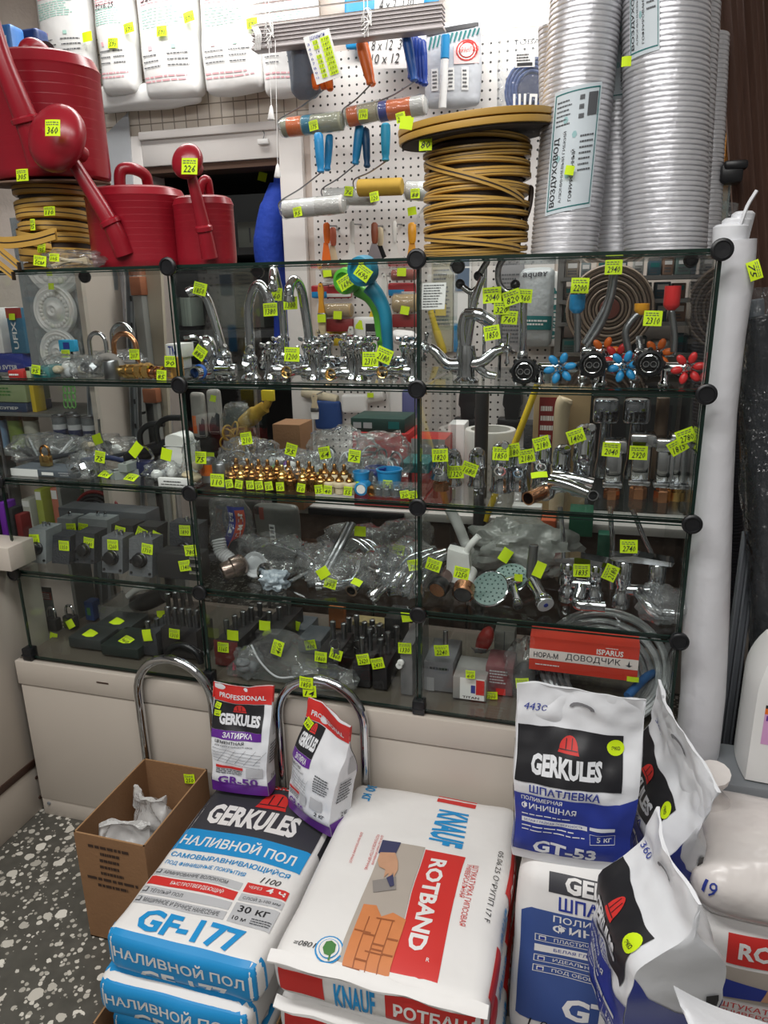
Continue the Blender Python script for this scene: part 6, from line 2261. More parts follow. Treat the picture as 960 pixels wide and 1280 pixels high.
# ================================================= right bay, third row
lever = lambda *a, **k: lever_tap(*a, **k)
def blacknut(label, px, py, Y, Z, body, tags, tilt=(-.25, -1, -.35), rn=.026, L=.09, ring=COPPER):
    c = P(px, py, Y)
    d = V(tilt).normalized()
    c.z = max(c.z, Z+rn*1.02)
    t = thing('capped_spout', label, 'tap part', V((c.x, c.y, Z)), 'spouts with round mouths')
    b = MB()
    b.turn(c-d*L, d, [(.012, 0), (.019, .006), (.019, L*.6), (.022, L*.66)], body, 18)
    b.build('spout_body', t)
    MB().turn(c-d*L*.36, d, [(.021, 0), (rn, .006), (rn, L*.32), (rn*.86, L*.36), (rn*.8, L*.3)], BLACK if ring is COPPER else COPPER, 22).build('nut', t)
    MB().turn(c-d*.02, d, [(0, 0), (rn*.62, .0), (rn*.62, .012), (rn*.74, .018), (rn*.8, .02)], ring, 18).build('mouth', t)
    for (px_, py_, tx, ro) in tags: tpx(t, px_, py_, Y-.035, tx, ro, (.04, .032))
    return t
blacknut('brown cased spout with a black nut and copper mouth beside the middle post', 546, 738, .06, Z3, mat('dark chrome case', (120, 100, 96), .15, .9), ((542, 706, '1550', 16),))
t = blacknut('white handled tap with a copper ringed black mouth, tag 1250', 578, 746, .06, Z3, WHITE, ((577, 716, '1250', 8),), (-.05, -1, -.35), .028, .1, BLACKM)
h = MB()
c = P(574, 706, .13)
h.cube(lambda a, bb, c_: c+V((a*.03*(1-.1*c_), bb*.022*math.sqrt(1-.4*a*a), c_*.042-.006*a*(c_ > 0))), WHITE, 8, 6, 8)
h.tube(spline([c+V((.018, 0, .035)), c+V((.03, -.01, .06)), c+V((.05, -.01, .085))], 4), .009, WHITE, 10)
h.build('handle', t)
q = MB()
q.tube(spline([c+V((.02, .03, .03)), P(582, 680, .2), P(572, 655, .2), P(562, 636, .2)], 6), .0145, mat('greyish hose', (176, 176, 174), .5), 12)
q.build('corrugated_hose', t)
def shower(label, px, py, Y, head_n, hl, tags=()):
    c = P(px, py, Y)
    n = V(head_n).normalized()
    c.z = max(c.z, Z3+.045*math.sqrt(max(.02, 1-n.z*n.z))+.012)
    t = thing('hand_shower', label, 'hand shower', V((c.x, c.y, Z3)), 'hand shower heads')
    b = MB()
    b.turn(c-n*.016, n, [(.014, -.006), (.034, 0), (.047, .010), (.048, .016), (.044, .018)], CHROME, 28)
    b.build('head_body', t)
    f = MB()
    f.turn(c+n*.0022, n, [(.045, -.001), (.045, .0005), (.03, .0018), (0, .002)], mat('sage green spray plate', (98, 124, 119), .45), 28)
    u = n.orthogonal().normalized(); v = n.cross(u)
    for i in range(3):
        k = 6+6*i
        for j in range(k):
            a = 2*PI*j/k
            f.ell(c+n*.0042+(u*math.cos(a)+v*math.sin(a))*(.012+.012*i), (.0022,)*3, mat('dark green nozzle', (44, 74, 70), .5), 6)
    f.build('spray_plate', t)
    e = c+V(hl)
    e.z = max(e.z, Z3+.014)
    MB().tube(spline([c-n*.012, (c-n*.012).lerp(e, .5)+V((0, 0, .004)), e], 5), [.014]*5+[.012]*5+[.011], CHROME, 12).build('handle', t)
    for (px_, py_, tx, ro) in tags: tpx(t, px_, py_, Y-.04, tx, ro, (.022, .02))
shower('sage green faced shower head lying in front, its face tipped up', 612, 742, .08, (-.2, -.75, .75), (.07, .06, .01), ())
shower('darker sage faced shower head behind the front one', 638, 722, .16, (-.15, -.5, .85), (.06, .05, -.02), ((648, 722, '', 0),))
t = onshelf('clear_goods_bag', 'big crumpled clear bag behind the shower heads', 'bag', 650, .3, Z3, 'clear bags of goods')
crumple(MB(), spot(650, .30, Z3), (.27, .16, .15), mat('dull polythene', (124, 126, 122), .3, 0, .15, 14, .8, 24), 3, .35, 16).build('bag_film', t)
tpx(t, 632, 694, .2, '', 30, (.03, .04))
for i, (px, py, r, lb, tp) in enumerate(((682, 756, .022, 'chrome valve with a pale round face in the third row', ()), (647, 765, .013, 'small chrome pipe mouth lying before the shower heads', ()))):
    c = P(px, py, .055)
    c.z = max(c.z, Z3+r+.001)
    t = thing('chrome_valve', lb, 'valve', V((c.x, c.y, Z3)))
    b = MB()
    e = c+V((-.045 if i == 0 else -.02, .08, .035))
    b.turn(c, (e-c), [(r*.9, 0), (r, .004), (r, .02), (r*.75, .03), (r*.75, .08), (r*.5, .09)], CHROME, 20)
    b.build('valve_body', t)
    if i == 0:
        MB().turn(c, (c-e), [(r*.95, -.001), (r*.95, .0015), (0, .002)], LGREY, 20).build('face_plate', t)
        MB().turn(c, (c-e), [(.006, .0015), (.006, .003), (0, .003)], PNAVY, 12).build('blue_dot', t)
        MB().cyl(e, e+V((.005, .01, .085)), .012, STEEL, 14).build('upright_pipe', t)
        tpx(t, 674, 712, .09, '', -70, (.042, .026))
    else:
        MB().turn(c, (c-e), [(r*.7, 0), (r*.6, .002), (0, -.0)], BLACKM, 14).build('pipe_mouth', t)
def bathmix(label, x0, x1, pyt, pyb, Y, tags, spoutto):
    a, c = P(x0, pyb, Y), P(x1, pyb, Y)
    z = Z3+.05
    a.z = c.z = z
    t = thing('bath_mixer', label, 'mixer tap', V(((a.x+c.x)/2, Y, Z3)), 'upright bath mixers')
    b = MB()
    b.cyl(a, c, .0145, CHROME, 16)
    zt = max(P((x0+x1)/2, pyt, Y).z, z+.06)
    for p in (a, c):
        b.turn(V((p.x, p.y, Z3+.0006)), (0, 0, 1), [(.018, 0), (.022, .004), (.022, .03), (.017, .036), (.017, z-Z3+.01), (.021, z-Z3+.016), (.021, zt-Z3-.012), (.012, zt-Z3)], CHROME, 20)
    b.build('mixer_body', t)
    MB().prism([(a.x-.03, Y-.02, zt), (c.x+.03, Y-.02, zt-.004), (c.x+.035, Y-.02, zt+.006), (a.x+.02, Y-.02, zt+.016), (a.x-.035, Y-.02, zt+.008)], (0, .045, 0), CHROME).build('flat_lever', t)
    if spoutto:
        s = spline([(a+c)/2+V((0, -.01, 0))]+[P(x, y, Y-.05) for x, y in spoutto], 7)
        for q in s: q.z = max(q.z, Z3+.016)
        MB().tube(s, .0145, CHROME, 14).build('spout', t)
    for (px_, py_, tx, ro) in tags: tpx(t, px_, py_, Y-.05, tx, ro, (.042, .034))
bathmix('chrome bath mixer with a flat lever and a braided spout curling forward', 708, 742, 702, 752, .15, ((727, 713, '1835', -3), (763, 716, '2180', -70)), ((722, 764), (740, 770), (756, 766)))
bathmix('chrome bath mixer with a broad flat lever at the end pane, tag 2740', 776, 818, 700, 750, .14, ((786, 683, '2740', -3),), ((812, 758), (830, 772), (842, 772)))
for i, (pts, lb) in enumerate((((( 701, 700), (704, 680), (702, 650), (700, 634)), 'thin chrome rod standing behind the braided spout mixer'), (((764, 700), (766, 680), (764, 655), (763, 632)), 'thin chrome rod between the two mixers'), (((816, 700), (806, 675), (796, 650), (790, 636)), 'chrome rod leaning towards the broad lever mixer'))):
    t = onshelf('chrome_rod', lb, 'rod', pts[0][0], .26, Z3, 'chrome rods')
    s = spline([spot(pts[0][0], .26, Z3)]+[P(x, y, .26) for x, y in pts], 6)
    s = [q for q in s if q.z < Z2-.012]
    MB().tube(s, .0065, CHROME, 10).build('rod_body', t)
t = onshelf('clear_goods_bag', 'flat clear bag with a chrome part at the right end pane, third row', 'bag', 820, .1, Z3, 'clear bags of goods')
b = MB()
c = spot(826, .085, Z3)
crumple(b, c, (.1, .08, .085), FILM, 13, .35, 12)
b.build('bag_film', t)
# far things seen behind the third row
carton('storage_bin', 'orange brown bin on the floor shelf behind the third row', 676, 650, 692, 700, .62, .12, mat('orange brown bin', (176, 84, 48), .5), (), 'bin', None)
carton('dark_cabinet', 'dark open cabinet standing on the desk behind the square topped taps', 737, 489, 840, 575, .92, .25, mat('dark green grey board', (44, 50, 48), .6), (('r', .05, .1, .45, .9, BLACKM), ('r', .55, .1, .95, .9, BLACKM)), 'cabinet', DZ)
carton('green_net_bag', 'green net bag beside the orange brown bin', 712, 640, 740, 672, .66, .1, mat('dark green net', (26, 92, 66), .7), (), 'bag')
carton('green_packet', 'dark green packet leaning behind the mixers', 748, 668, 762, 706, .64, .05, mat('dark green card', (22, 84, 64), .6), (), 'packet')
carton('white_carton', 'white carton with small print behind the third row near the post', 640, 632, 676, 654, .7, .05, PAPER, (('l', .1, .5, .5, .8, 2, INKG),), 'box')
# ================================================= right bay, bottom row
a_, c_ = P(663, 795, .09), P(802, 848, .09)
t = thing('door_closer_box', 'long red and white door closer box propped on the coiled hose', 'box', V(((a_.x+c_.x)/2, .1, Z4+.10)))
b = MB()
A, B_, C_ = P(663, 795, .085), P(800, 810, .085), P(661, 836, .085)
ux, uz = B_-A, A-C_
dv = V((0, .06, .01))
b.prism([C_, C_+ux, C_+ux+uz, C_+uz], dv, mat('red carton print', (206, 62, 44), .5))
s = flat(b, C_, ux, uz)
s.rect(0, .34, 1, .64, mat('pale carton band', (226, 214, 210), .5), 0)
s.text('НОРА-М', .04, .40, .27, .56, PDGR, 1, .015)
s.text('ДОВОДЧИК', .34, .39, .84, .60, PDGR, 1, .004)
s.text('ISPARUS', .62, .68, .86, .84, PAPER, 1, .02)
s.lines(.70, .87, .82, .91, 1, PAPER, 1, 4)
s.lines(.06, .16, .3, .22, 1, PAPER, 1, 8)
s.poly([(.885, .46), (.92, .40), (.95, .46), (.925, .46), (.92, .6), (.905, .46)], PDGR, 1)
b.build('carton', t)
tpx(t, 791, 849, .08, '', 0, (.03, .014))
# braided hoses in a coil
t = onshelf('hose_coil', 'coil of grey braided hoses under the red carton', 'hose', 760, .15, Z4)
HM = mat('braided steel hose', (156, 158, 160), .35, .55, .3, 260)
for i in range(9):
    b = MB()
    r0 = .158-.0085*i
    tl = .62
    cc = V((P(752, 850, .16).x+.004*(i % 2), .17, Z4+.010+r0*math.sin(tl)+.006*(i % 2)))
    b.tube([cc+V((r0*math.cos(a), r0*1.02*math.sin(a)*math.cos(tl), r0*1.0*math.sin(a)*math.sin(tl)+.004*math.sin(a*2+i))) for a in [2*PI*k/44 for k in range(44)]], .0075, HM, 8, True)
    b.build('hose_turn', t)
b = MB()
b.tube(spline([cc+V((.06, -.1, .01)), cc+V((.1, -.04, .03)), cc+V((.13, .02, .02))], 6), .011, mat('blue hose cap', (36, 86, 140), .5), 10)
b.build('blue_sleeve', t)
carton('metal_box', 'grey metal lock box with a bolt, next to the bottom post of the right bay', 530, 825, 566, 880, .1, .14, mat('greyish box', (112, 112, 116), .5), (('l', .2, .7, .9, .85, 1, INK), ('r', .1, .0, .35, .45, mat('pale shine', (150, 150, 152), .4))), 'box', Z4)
lt = bpy.data.objects['metal_box']
MB().cyl(V((P(556, 805, .14).x, .15, P(556, 822, .14).z-.01)), V((P(556, 805, .14).x, .15, P(556, 790, .14).z)), .007, STEEL, 12).build('bolt', lt)
tpx(lt, 552, 813, .09, '2240', -8, (.042, .032))
carton('hinge_box', 'clear topped box with a white card of red and blue print', 566, 845, 607, 884, .075, .12, mat('clear tray plastic', (150, 148, 146), .3), (('r', .22, .05, .95, 1, PAPER), ('r', .7, .3, .95, .95, PRED, 1), ('r', .55, .35, .68, .7, PNAVY, 1), ('t', 'TITAN', .3, .1, .8, .2, INK)), 'box', Z4)
tpx(bpy.data.objects['hinge_box'], 588, 843, .065, '60', -2, (.026, .024))
carton('hinge_box', 'dull red blister box next to the white card', 607, 832, 640, 880, .12, .1, mat('dull red card', (122, 74, 78), .5), (('l', .15, .4, .8, .9, 5, PGRY), ('r', .4, .02, .75, .25, PRED)), 'box', Z4)
tpx(bpy.data.objects['hinge_box.001'], 613, 869, .1, '2200', -4, (.04, .022))
t = onshelf('red_handled_brush', 'red handled wire tool lying on the boxes in the bottom row', 'tool', 600, .22, Z4)
c, d = P(606, 795, .24), P(600, 812, .2)
MB().ell(P(606, 800, .22), (.022, .02, .045), mat('dull red plastic handle', (170, 44, 38), .45), 14, Matrix.Rotation(.35, 3, 'Y')).build('handle', t)
b = MB()
for i in range(26):
    r = random.Random(i)
    p = P(600+r.uniform(-8, 8), 816, .2)
    b.tube([p, V((p.x+r.uniform(-.015, .015), p.y-.02, max(Z4+.1, p.z-.05)))], .0012, STEEL, 4)
b.box(P(594, 838, .19).x, P(612, 838, .19).x, .18, .22, Z4+.001, P(600, 826, .2).z, mat('grey block', (104, 104, 108), .5), .004)
b.build('wire_bristles', t)
carton('pale_carton', 'pale double carton standing at the back of the bottom row', 618, 788, 642, 835, .28, .06, mat('pale grey carton', (138, 138, 132), .6), (('r', .48, 0, .52, 1, INKG), ('r', .1, .02, .4, .2, PGRN), ('r', .6, .02, .9, .2, PGRN)), 'box', Z4)
t = onshelf('clear_goods_bag', 'clear bag of black parts beside the red carton', 'bag', 650, .15, Z4, 'clear bags of goods')
crumple(MB(), spot(652, .15, Z4), (.09, .1, .15), FILM, 23, .3, 12).build('bag_film', t)
MB().ell(spot(656, .15, Z4)+V((0, 0, .046)), (.034, .03, .045), BLACKM, 14).build('black_part', t)
tpx(t, 653, 854, .09, '295', -8, (.036, .03))
# ================================================= middle bay, second row
def brassvalve(px, Y, h, label, m, tagged, base=None):
    c = spot(px, Y, Z2)
    t = thing('brass_valve', label, 'valve', c, 'small tap valves')
    b = MB()
    b.turn(c, (0, 0, 1), [(.010, 0), (.0125, .002), (.0125, h*.32), (.0155, h*.36), (.0165, h*.5), (.0155, h*.55), (.011, h*.6)], base or m, 14)
    b.build('valve_body', t)
    s = MB()
    s.turn(c+V((0, 0, h*.6)), (0, 0, 1), [(.011, 0), (.012, .004), (.008, .01), (.0052, .012), (.0052, h*.36), (.003, h*.4)], m, 12)
    s.build('valve_stem', t)
    if tagged: ptag(t, c+V((0, -.018, .014)), tagged, None, (.023, .024))
    return t
rr = random.Random(3)
bx = [291, 303, 317, 328, 340, 354, 364, 380, 392]
for i, px in enumerate(bx):
    brassvalve(px, .055, .055+.006*(i % 3), 'brass tap valve in the front line of the second row, %s from the silver can' % ordw(i), BRASS if i % 2 else BRONZE, '50' if i not in (6, 8) else None)
for i, px in enumerate((297, 311, 325, 336, 348, 362, 374, 388)):
    brassvalve(px, .1, .068, 'darkened brass tap valve in the second line of valves, %s from the silver can' % ordw(i), BRONZE, None)
for i, (px, tg) in enumerate(((402, '35'), (413, '40'), (425, None), (438, '55'))):
    brassvalve(px, .05, .062-.008*(i > 0), 'beige based valve, %s of four before the zip bags' % ordw(i), BRONZE, tg, BEIGE if i else BRASS)
for i, px in enumerate((407, 419, 431)):
    brassvalve(px, .095, .066, 'bronze valve behind the beige based ones, %s from the brass side' % ordw(i), BRONZE, None, BEIGE)
for i, (px, Y, lb, m) in enumerate(((262, .1, 'round tin with an orange band near the outer post', ORANGE), (278, .06, 'silver tin with a yellow price tag before the brass valves', STEEL))):
    c = spot(px, Y, Z2)
    t = thing('small_tin', lb, 'tin', c)
    b = MB()
    b.turn(c, (0, 0, 1), [(.021, 0), (.023, .003), (.023, .06), (.021, .064), (.019, .064), (.018, .06), (0, .06)], STEEL, 20)
    b.build('tin_body', t)
    if i == 0: MB().turn(c, (0, 0, 1), [(.0232, .02), (.0236, .02), (.0236, .05), (.0232, .05)], m, 20).build('orange_band', t)
    else: ptag(t, c+V((0, -.0245, .022)), '110', 0, (.042, .036))
for i, (px, Y, r, h, m, lb) in enumerate(((452, .08, .020, .05, CYANP, 'blue and white cap beside the beige valves'), (470, .14, .026, .048, PNAVY, 'dark blue cup behind the clear cups'), (487, .12, .032, .05, CYANP, 'wide light blue cup behind the clear cups'))):
    c = spot(px, Y, Z2)
    t = thing('plastic_cup', lb, 'cup', c, 'blue plastic cups')
    MB().turn(c, (0, 0, 1), [(r*.8, 0), (r*.88, .002), (r, h), (r*1.06, h), (r*1.06, h+.004), (r*.92, h+.004), (r*.78, .006), (0, .005)], m, 24).build('cup_body', t)
    if i != 1: ptag(t, c+V((.004, -r*1.02, .022)), '45', None, (.026, .022))
t = onshelf('roll_end', 'small blue spool lying with its striped end to us', 'spool', 451, .045, Z2)
c = spot(451, .04, Z2)+V((0, 0, .0175))
MB().turn(c+V((0, .04, 0)), (0, -1, 0), [(.017, 0), (.0172, .03), (.017, .038), (.013, .04), (.012, .036), (0, .036)], CYANP, 20).build('spool_body', t)
MB().turn(c+V((0, .004, 0)), (0, -1, 0), [(.007, 0), (.0115, 0), (.0115, .003), (.007, .003)], PAPER, 16).build('white_ring', t)
t = onshelf('roll_end', 'small bronze ringed spool next to the blue one', 'spool', 464, .045, Z2)
c = spot(464, .04, Z2)+V((0, 0, .014))
MB().turn(c+V((0, .04, 0)), (0, -1, 0), [(.0135, 0), (.0138, .03), (.0135, .038), (.008, .04), (.007, .036), (0, .036)], BRONZE, 20).build('spool_body', t)
for i, px in enumerate((474, 484, 496, 508, 518)):
    c = spot(px, .05, Z2)
    t = thing('clear_cup', 'small clear plastic cup in the front line, %s from the spools' % ordw(i), 'cup', c, 'small clear cups')
    MB().turn(c, (0, 0, 1), [(.012, 0), (.014, .002), (.016, .034), (.0175, .034), (.0175, .036), (.015, .036), (.012, .004), (0, .003)], FILMT, 18).build('cup_body', t)
    MB().turn(c+V((0, 0, .0045)), (0, 0, 1), [(.009, 0), (.009, .016), (.005, .018), (.005, .022)], STEEL, 10).build('screw', t)
    if i > 2: ptag(t, c+V((.0, -.018, .014)), '20', None, (.024, .02))
# bags of small goods
def goods(px, Y, Z, size, seed, label, stuff, tags=(), film=FILM, amp=.3):
    t = onshelf('clear_goods_bag', label, 'bag', px, Y, Z, 'clear bags of goods')
    c = spot(px, Y, Z)
    crumple(MB(), c, size, film, seed, amp, 14).build('bag_film', t)
    r = random.Random(seed)
    n, kind, m, nm = stuff
    for i in range(n):
        p = c+V((r.uniform(-.32, .32)*size[0], r.uniform(-.25, .25)*size[1], size[2]*r.uniform(.12, .5)))
        d = V((r.uniform(-1, 1), r.uniform(-1, 1), r.uniform(-.3, .6))).normalized()
        mm = m[i % len(m)] if isinstance(m, (list, tuple)) else m
        b = MB()
        if kind == 'nut': b.pipe(p-d*.008, p+d*.008, r.uniform(.010, .016), mm, 6, .35)
        elif kind == 'coil':
            u = d.orthogonal().normalized(); v = d.cross(u)
            R_ = r.uniform(.02, .035)
            b.tube([p+(u*math.cos(a)+v*math.sin(a))*R_ for a in [2*PI*k/20 for k in range(20)]], .003, mm, 6, True)
        elif kind == 'bar': b.cyl(p-d*size[0]*.22, p+d*size[0]*.22, r.uniform(.004, .007), mm, 10)
        elif kind == 'blob': b.ell(p, (r.uniform(.012, .022), r.uniform(.01, .02), r.uniform(.01, .018)), mm, 10)
        else:
            b.tube(spline([p-d*.03, p+V((0, 0, .02)), p+d*.03], 5), .007, mm, 8)
        b.build(nm, t)
    for (px_, py_, tx, ro, Yt) in tags: tpx(t, px_, py_, Yt, tx, ro, (.034, .034))
    return t
G2 = 'second row of the middle bay'
goods(314, .16, Z2, (.15, .11, .11), 11, 'clear bag of springs behind the brass valves', (8, 'coil', STEEL, 'spring'), ((308, 548, '210', -10, .09),))
goods(360, .19, Z2, (.16, .12, .075), 12, 'clear bag of white and purple seals behind the brass valves', (9, 'blob', (PPUR, WHITE, GREENP, WHITE), 'seal'), ((364, 562, '95', 14, .12),))
goods(398, .2, Z2, (.12, .11, .07), 13, 'clear bag of pale green washers in the second row', (8, 'nut', (LGREY, PMINT, WHITE), 'washer'), ())
goods(430, .22, Z2, (.2, .12, .13), 14, 'flat zip bag of steel parts with a tag at its top corner', (9, 'coil', (STEEL, LGREY), 'ring'), ((406, 566, '64', -12, .15),))
goods(452, .14, Z2, (.12, .09, .075), 15, 'clear bag of grey screws before the flat zip bag', (12, 'nut', (STEEL, DGREY), 'screw_nut'), ((443, 570, '75', 6, .085),))
goods(480, .25, Z2, (.15, .11, .12), 16, 'clear bag of chrome parts in front of the red box', (8, 'coil', STEEL, 'ring'), ())
goods(372, .1, Z2, (.08, .05, .05), 18, 'small clear bag of black and green gaskets among the valves', (6, 'nut', (BLACK, GREENP), 'gasket'), ())
goods(395, .14, Z2, (.07, .05, .055), 19, 'small bag of yellow gaskets next to the beige valves', (6, 'blob', (YELP, WHITE), 'gasket'), ())
# background of that row
u = upright('glove_pack', 'pair of gloves in a clear pack hanging near the outer post', 'gloves', (240, 490), (262, 546), .50, .02, mat('greyish film pack', (170, 166, 162), .3, 0, .1, 10, .4, 20), 'packs of gloves', .004, .004, 3)
u[2].rect(.1, .1, .4, .5, ORANGE, 0); u[2].poly([(.5, 0), (.95, 0), (.95, .4), (.8, .45), (.7, .3), (.6, .35)], PDGR, 0)
fin(u)
u = upright('glove_pack', 'pair of dark gloves in a clear pack with a yellow tag', 'gloves', (260, 486), (281, 542), .51, .02, mat('greyish film pack', (170, 166, 162), .3), 'packs of gloves', .004, .004, 5)
u[2].poly([(.2, 0), (.95, 0), (.95, .45), (.75, .5), (.6, .38), (.45, .42), (.2, .2)], PDGR, 0)
fin(u)
tpx(u[0], 266, 498, .49, '', 10, (.024, .022))
rail = MB().cyl((-2.3, .53, P(262, 484, .53).z), (-1.25, .53, P(262, 484, .53).z), .005, STEEL, 8)
for x in (-2.29, -1.26): rail.cyl((x, .53, 0), (x, .53, P(262, 484, .53).z), .006, STEEL, 8)
tag(rail.build('hanging_rail'), 'thin steel rail carrying the glove packs behind the display', 'rail')
goods(300, .4, Z2, (.1, .06, .17), 31, 'yellow net bag of twine behind the clear bag of springs', (18, 'coil', mat('golden twine', (186, 148, 52), .8), 'twine_turn'), ((262, 572, '', 0, .3),), FILM, .25)
t = onshelf('net_bag', 'golden net bag leaning tall behind the clear bag of springs', 'bag', 325, .42, Z2)
b = MB()
s = spline([spot(306, .42, Z2+.09), P(306, 530, .42), P(322, 515, .42), P(332, 508, .42), P(336, 500, .42)], 6)
b.tube(s, [.022]*6+[.026]*6+[.02]*6+[.012]*7, mat('golden twine', (186, 148, 52), .8, 0, .35, 90, .6, 120), 10)
b.cyl(spot(306, .42, Z2), spot(306, .42, Z2+.095), .02, mat('golden twine', (186, 148, 52), .8, 0, .35, 90, .6, 120), 10)
b.build('net', t)
MB().box(s[-1].x-.02, s[-1].x+.02, .41, .425, s[-1].z-.002, s[-1].z+.03, PYEL, .002).build('header_card', t)
carton('brown_carton', 'brown carton on the floor shelf behind the clear bags', 340, 530, 376, 560, .7, .12, CARD, (), 'box', DZ)
carton('green_case', 'dark green case with three windows on the desk behind the zip bags', 438, 522, 506, 542, .8, .16, mat('dark green case', (30, 62, 56), .5), (('r', .05, .3, .2, .7, LGREY), ('r', .24, .3, .4, .7, LGREY), ('r', .7, .3, .9, .8, PTEAL)), 'case', P(470, 541, .8).z)
gz, rz_ = P(470, 541, .8).z, DZ
carton('red_case', 'red case lying under the dark green case on the desk', 440, 540, 510, 562, .79, .18, mat('red case', (176, 44, 44), .5), (), 'case', DZ)
o = bpy.data.objects['red_case']
carton('grey_red_box', 'grey and red box on the desk behind the middle post', 514, 548, 556, 590, .80, .14, mat('red box', (190, 50, 48), .5), (('r', 0, .62, 1, 1, mat('grey print', (150, 150, 150), .5)),), 'box', DZ)
carton('teal_crate', 'teal plastic crate at the middle post behind the blue cups', 500, 578, 536, 612, .3, .12, mat('teal plastic', (26, 110, 110), .45), (('r', .08, .12, .92, .8, mat('dark teal inset', (20, 84, 88), .5)),), 'crate', Z2)
for i, (x0, y0, x1, y1, m, lb) in enumerate(((396, 500, 428, 536, mat('blue cloth pack', (26, 66, 130), .6), 'blue cloth packet hanging on the pegboard'), (430, 492, 460, 515, PAPER, 'white folded cloth hanging on the pegboard'), (488, 484, 506, 522, WHITE, 'white brush sleeve hanging near the middle post'), (504, 486, 522, 524, mat('violet blue pack', (96, 100, 150), .5), 'violet packet hanging near the middle post'))):
    u = upright('wall_packet', lb, 'packet', (x0, y0), (x1, y1), 1.205, .03, m, None, .004, .006, i+2, .008)
    fin(u)
brush(392, 492, 524, 1.1, BEIGE, 'wide flat brush with a yellow and white sleeve under the mixers', .016, PAPER)
t = thing('paint_roller_sleeve', 'cream fleece sleeve lying sideways on the wall under the mixers', 'sleeve', P(400, 500, 1.18))
MB().cyl(P(378, 490, 1.2), P(422, 500, 1.2), .02, SLV, 16).build('sleeve_body', t)
t = thing('paint_roller_sleeve', 'white fleece sleeve with a yellow tag lying sideways near the middle post', 'sleeve', P(462, 500, 1.18))
MB().cyl(P(446, 500, 1.2), P(480, 494, 1.2), .02, SLW, 16).build('sleeve_body', t)
tpx(t, 463, 494, 1.17, '', 0, (.028, .02))
# ================================================= middle bay, third row
t = onshelf('siphon_bottle', 'brown chrome bottle trap lying near the outer post, third row', 'bottle trap', 284, .09, Z3)
c = P(277, 722, .06); c.z = Z3+.028
d = V((.62, .6, .22)).normalized()
MB().turn(c, d, [(.014, 0), (.024, .004), (.026, .01), (.026, .03), (.03, .034), (.03, .062), (.025, .07), (.014, .076)], mat('dull bronze chrome', (142, 126, 118), .25, .9), 22).build('trap_body', t)
MB().turn(c, -d, [(.013, -.002), (.013, .002), (0, -.004)], BLACKM, 16).build('trap_mouth', t)
t = onshelf('corrugated_hose', 'white corrugated siphon hose bent down between bag and trap', 'hose', 280, .13, Z3)
s = spline([P(273, 674, .14), P(277, 690, .13), P(290, 702, .12), P(298, 714, .1)], 10)
for q in s: q.z = max(q.z, Z3+.02)
MB().tube(s, [.0185+.0025*(i % 2) for i in range(len(s))], mat('greyish white hose', (178, 178, 180), .5), 14).build('hose_body', t)
t = onshelf('round_plug', 'black round plug in the bag with the siphon', 'cap', 303, .16, Z3)
c = P(300, 686, .16)
MB().turn(c, V((.3, -1, .2)), [(.026, -.02), (.031, -.014), (.031, .01), (.026, .014), (0, .012)], BLACK, 22).build('cap_body', t)
MB().cyl(V((c.x, c.y+.01, Z3)), c+V((0, .012, 0)), .012, BLACK, 12).build('cap_stem', t)
t = onshelf('printed_hose_pack', 'clear pack with a navy and orange printed band, third row', 'pack', 287, .2, Z3)
b = MB()
pa = [P(278, 668, .21), P(286, 655, .21), P(290, 640, .21)]
pf = lambda u, v: spline([P(272, 690, .2), P(283, 668, .19), P(287, 650, .19), P(284, 632, .19)], 5)[round(v*15)]+V(((u)*.052, -.004-.01*math.sin(PI*u), .0))
b.grid(pf, 8, 15, PNAVY).grid(lambda u, v: pf(u, v)+V((0, .003, 0)), 8, 15, PNAVY, True)
sk = Skin(b, pf, FLAT, .001, 12)
sk.rect(.52, .05, 1, .95, mat('orange red print', (196, 84, 60), .5), 0)
sk.text('ГИБКАЯ', .12, .35, .38, .9, PAPER, 1, .01, 90)
sk.text('СИФОН', .65, .3, .9, .85, PAPER, 1, .01, 90)
b.build('printed_band', t)
crumple(MB(), spot(292, .22, Z3), (.12, .09, .2), FILM, 33, .3, 14).build('bag_film', t)
t = onshelf('steel_hose_loop', 'bag with a looped steel hose and a chrome drain, third row', 'hose', 350, .14, Z3)
s = spline([P(318, 690, .16), P(338, 680, .15), P(362, 686, .14), P(388, 700, .12), P(384, 714, .1), P(358, 730, .08)], 8)
for q in s: q.z = max(q.z, Z3+.008)
MB().tube(s, [.006+.0008*(i % 2) for i in range(len(s))], CHROME, 8).build('steel_hose', t)
crumple(MB(), spot(342, .16, Z3), (.2, .12, .11), mat('dull clear film', (150, 156, 160), .25, 0, .15, 14, .8, 24) if 0 else FILM, 35, .3, 14).build('bag_film', t)
c = P(332, 718, .07); c.z = max(c.z, Z3+.03)
b = MB()
b.turn(c+V((0, .02, 0)), (-.1, -1, .25), [(.012, 0), (.026, .012), (.027, .018), (.02, .02), (.012, .012), (0, .01)], CHROME, 22)
b.build('chrome_drain', t)
c2 = P(318, 722, .1); c2.z = max(c2.z, Z3+.04)
MB().turn(c2+V((0, .01, 0)), (0, -1, .3), [(.036, 0), (.037, .004), (.034, .007), (.028, .006), (.026, .004)], LGREY, 24).build('plastic_ring', t)
t = onshelf('crumpled_film', 'blue tinted crumpled film lump at the front of the third row', 'film', 342, .06, Z3)
crumple(MB(), spot(344, .055, Z3), (.07, .05, .05), mat('bluish polythene', (160, 172, 182), .25, 0, .12, 20, .8, 40), 37, .45, 12).build('film_lump', t)
u = upright('grey_film_pack', 'dull grey film pack with a white label hanging at the back of the third row', 'pack', (322, 628), (378, 690), .4, .03, mat('dull grey film', (108, 108, 104), .35, 0, .1, 8, .5, 20), None, .008, .006, 4, roll=0)
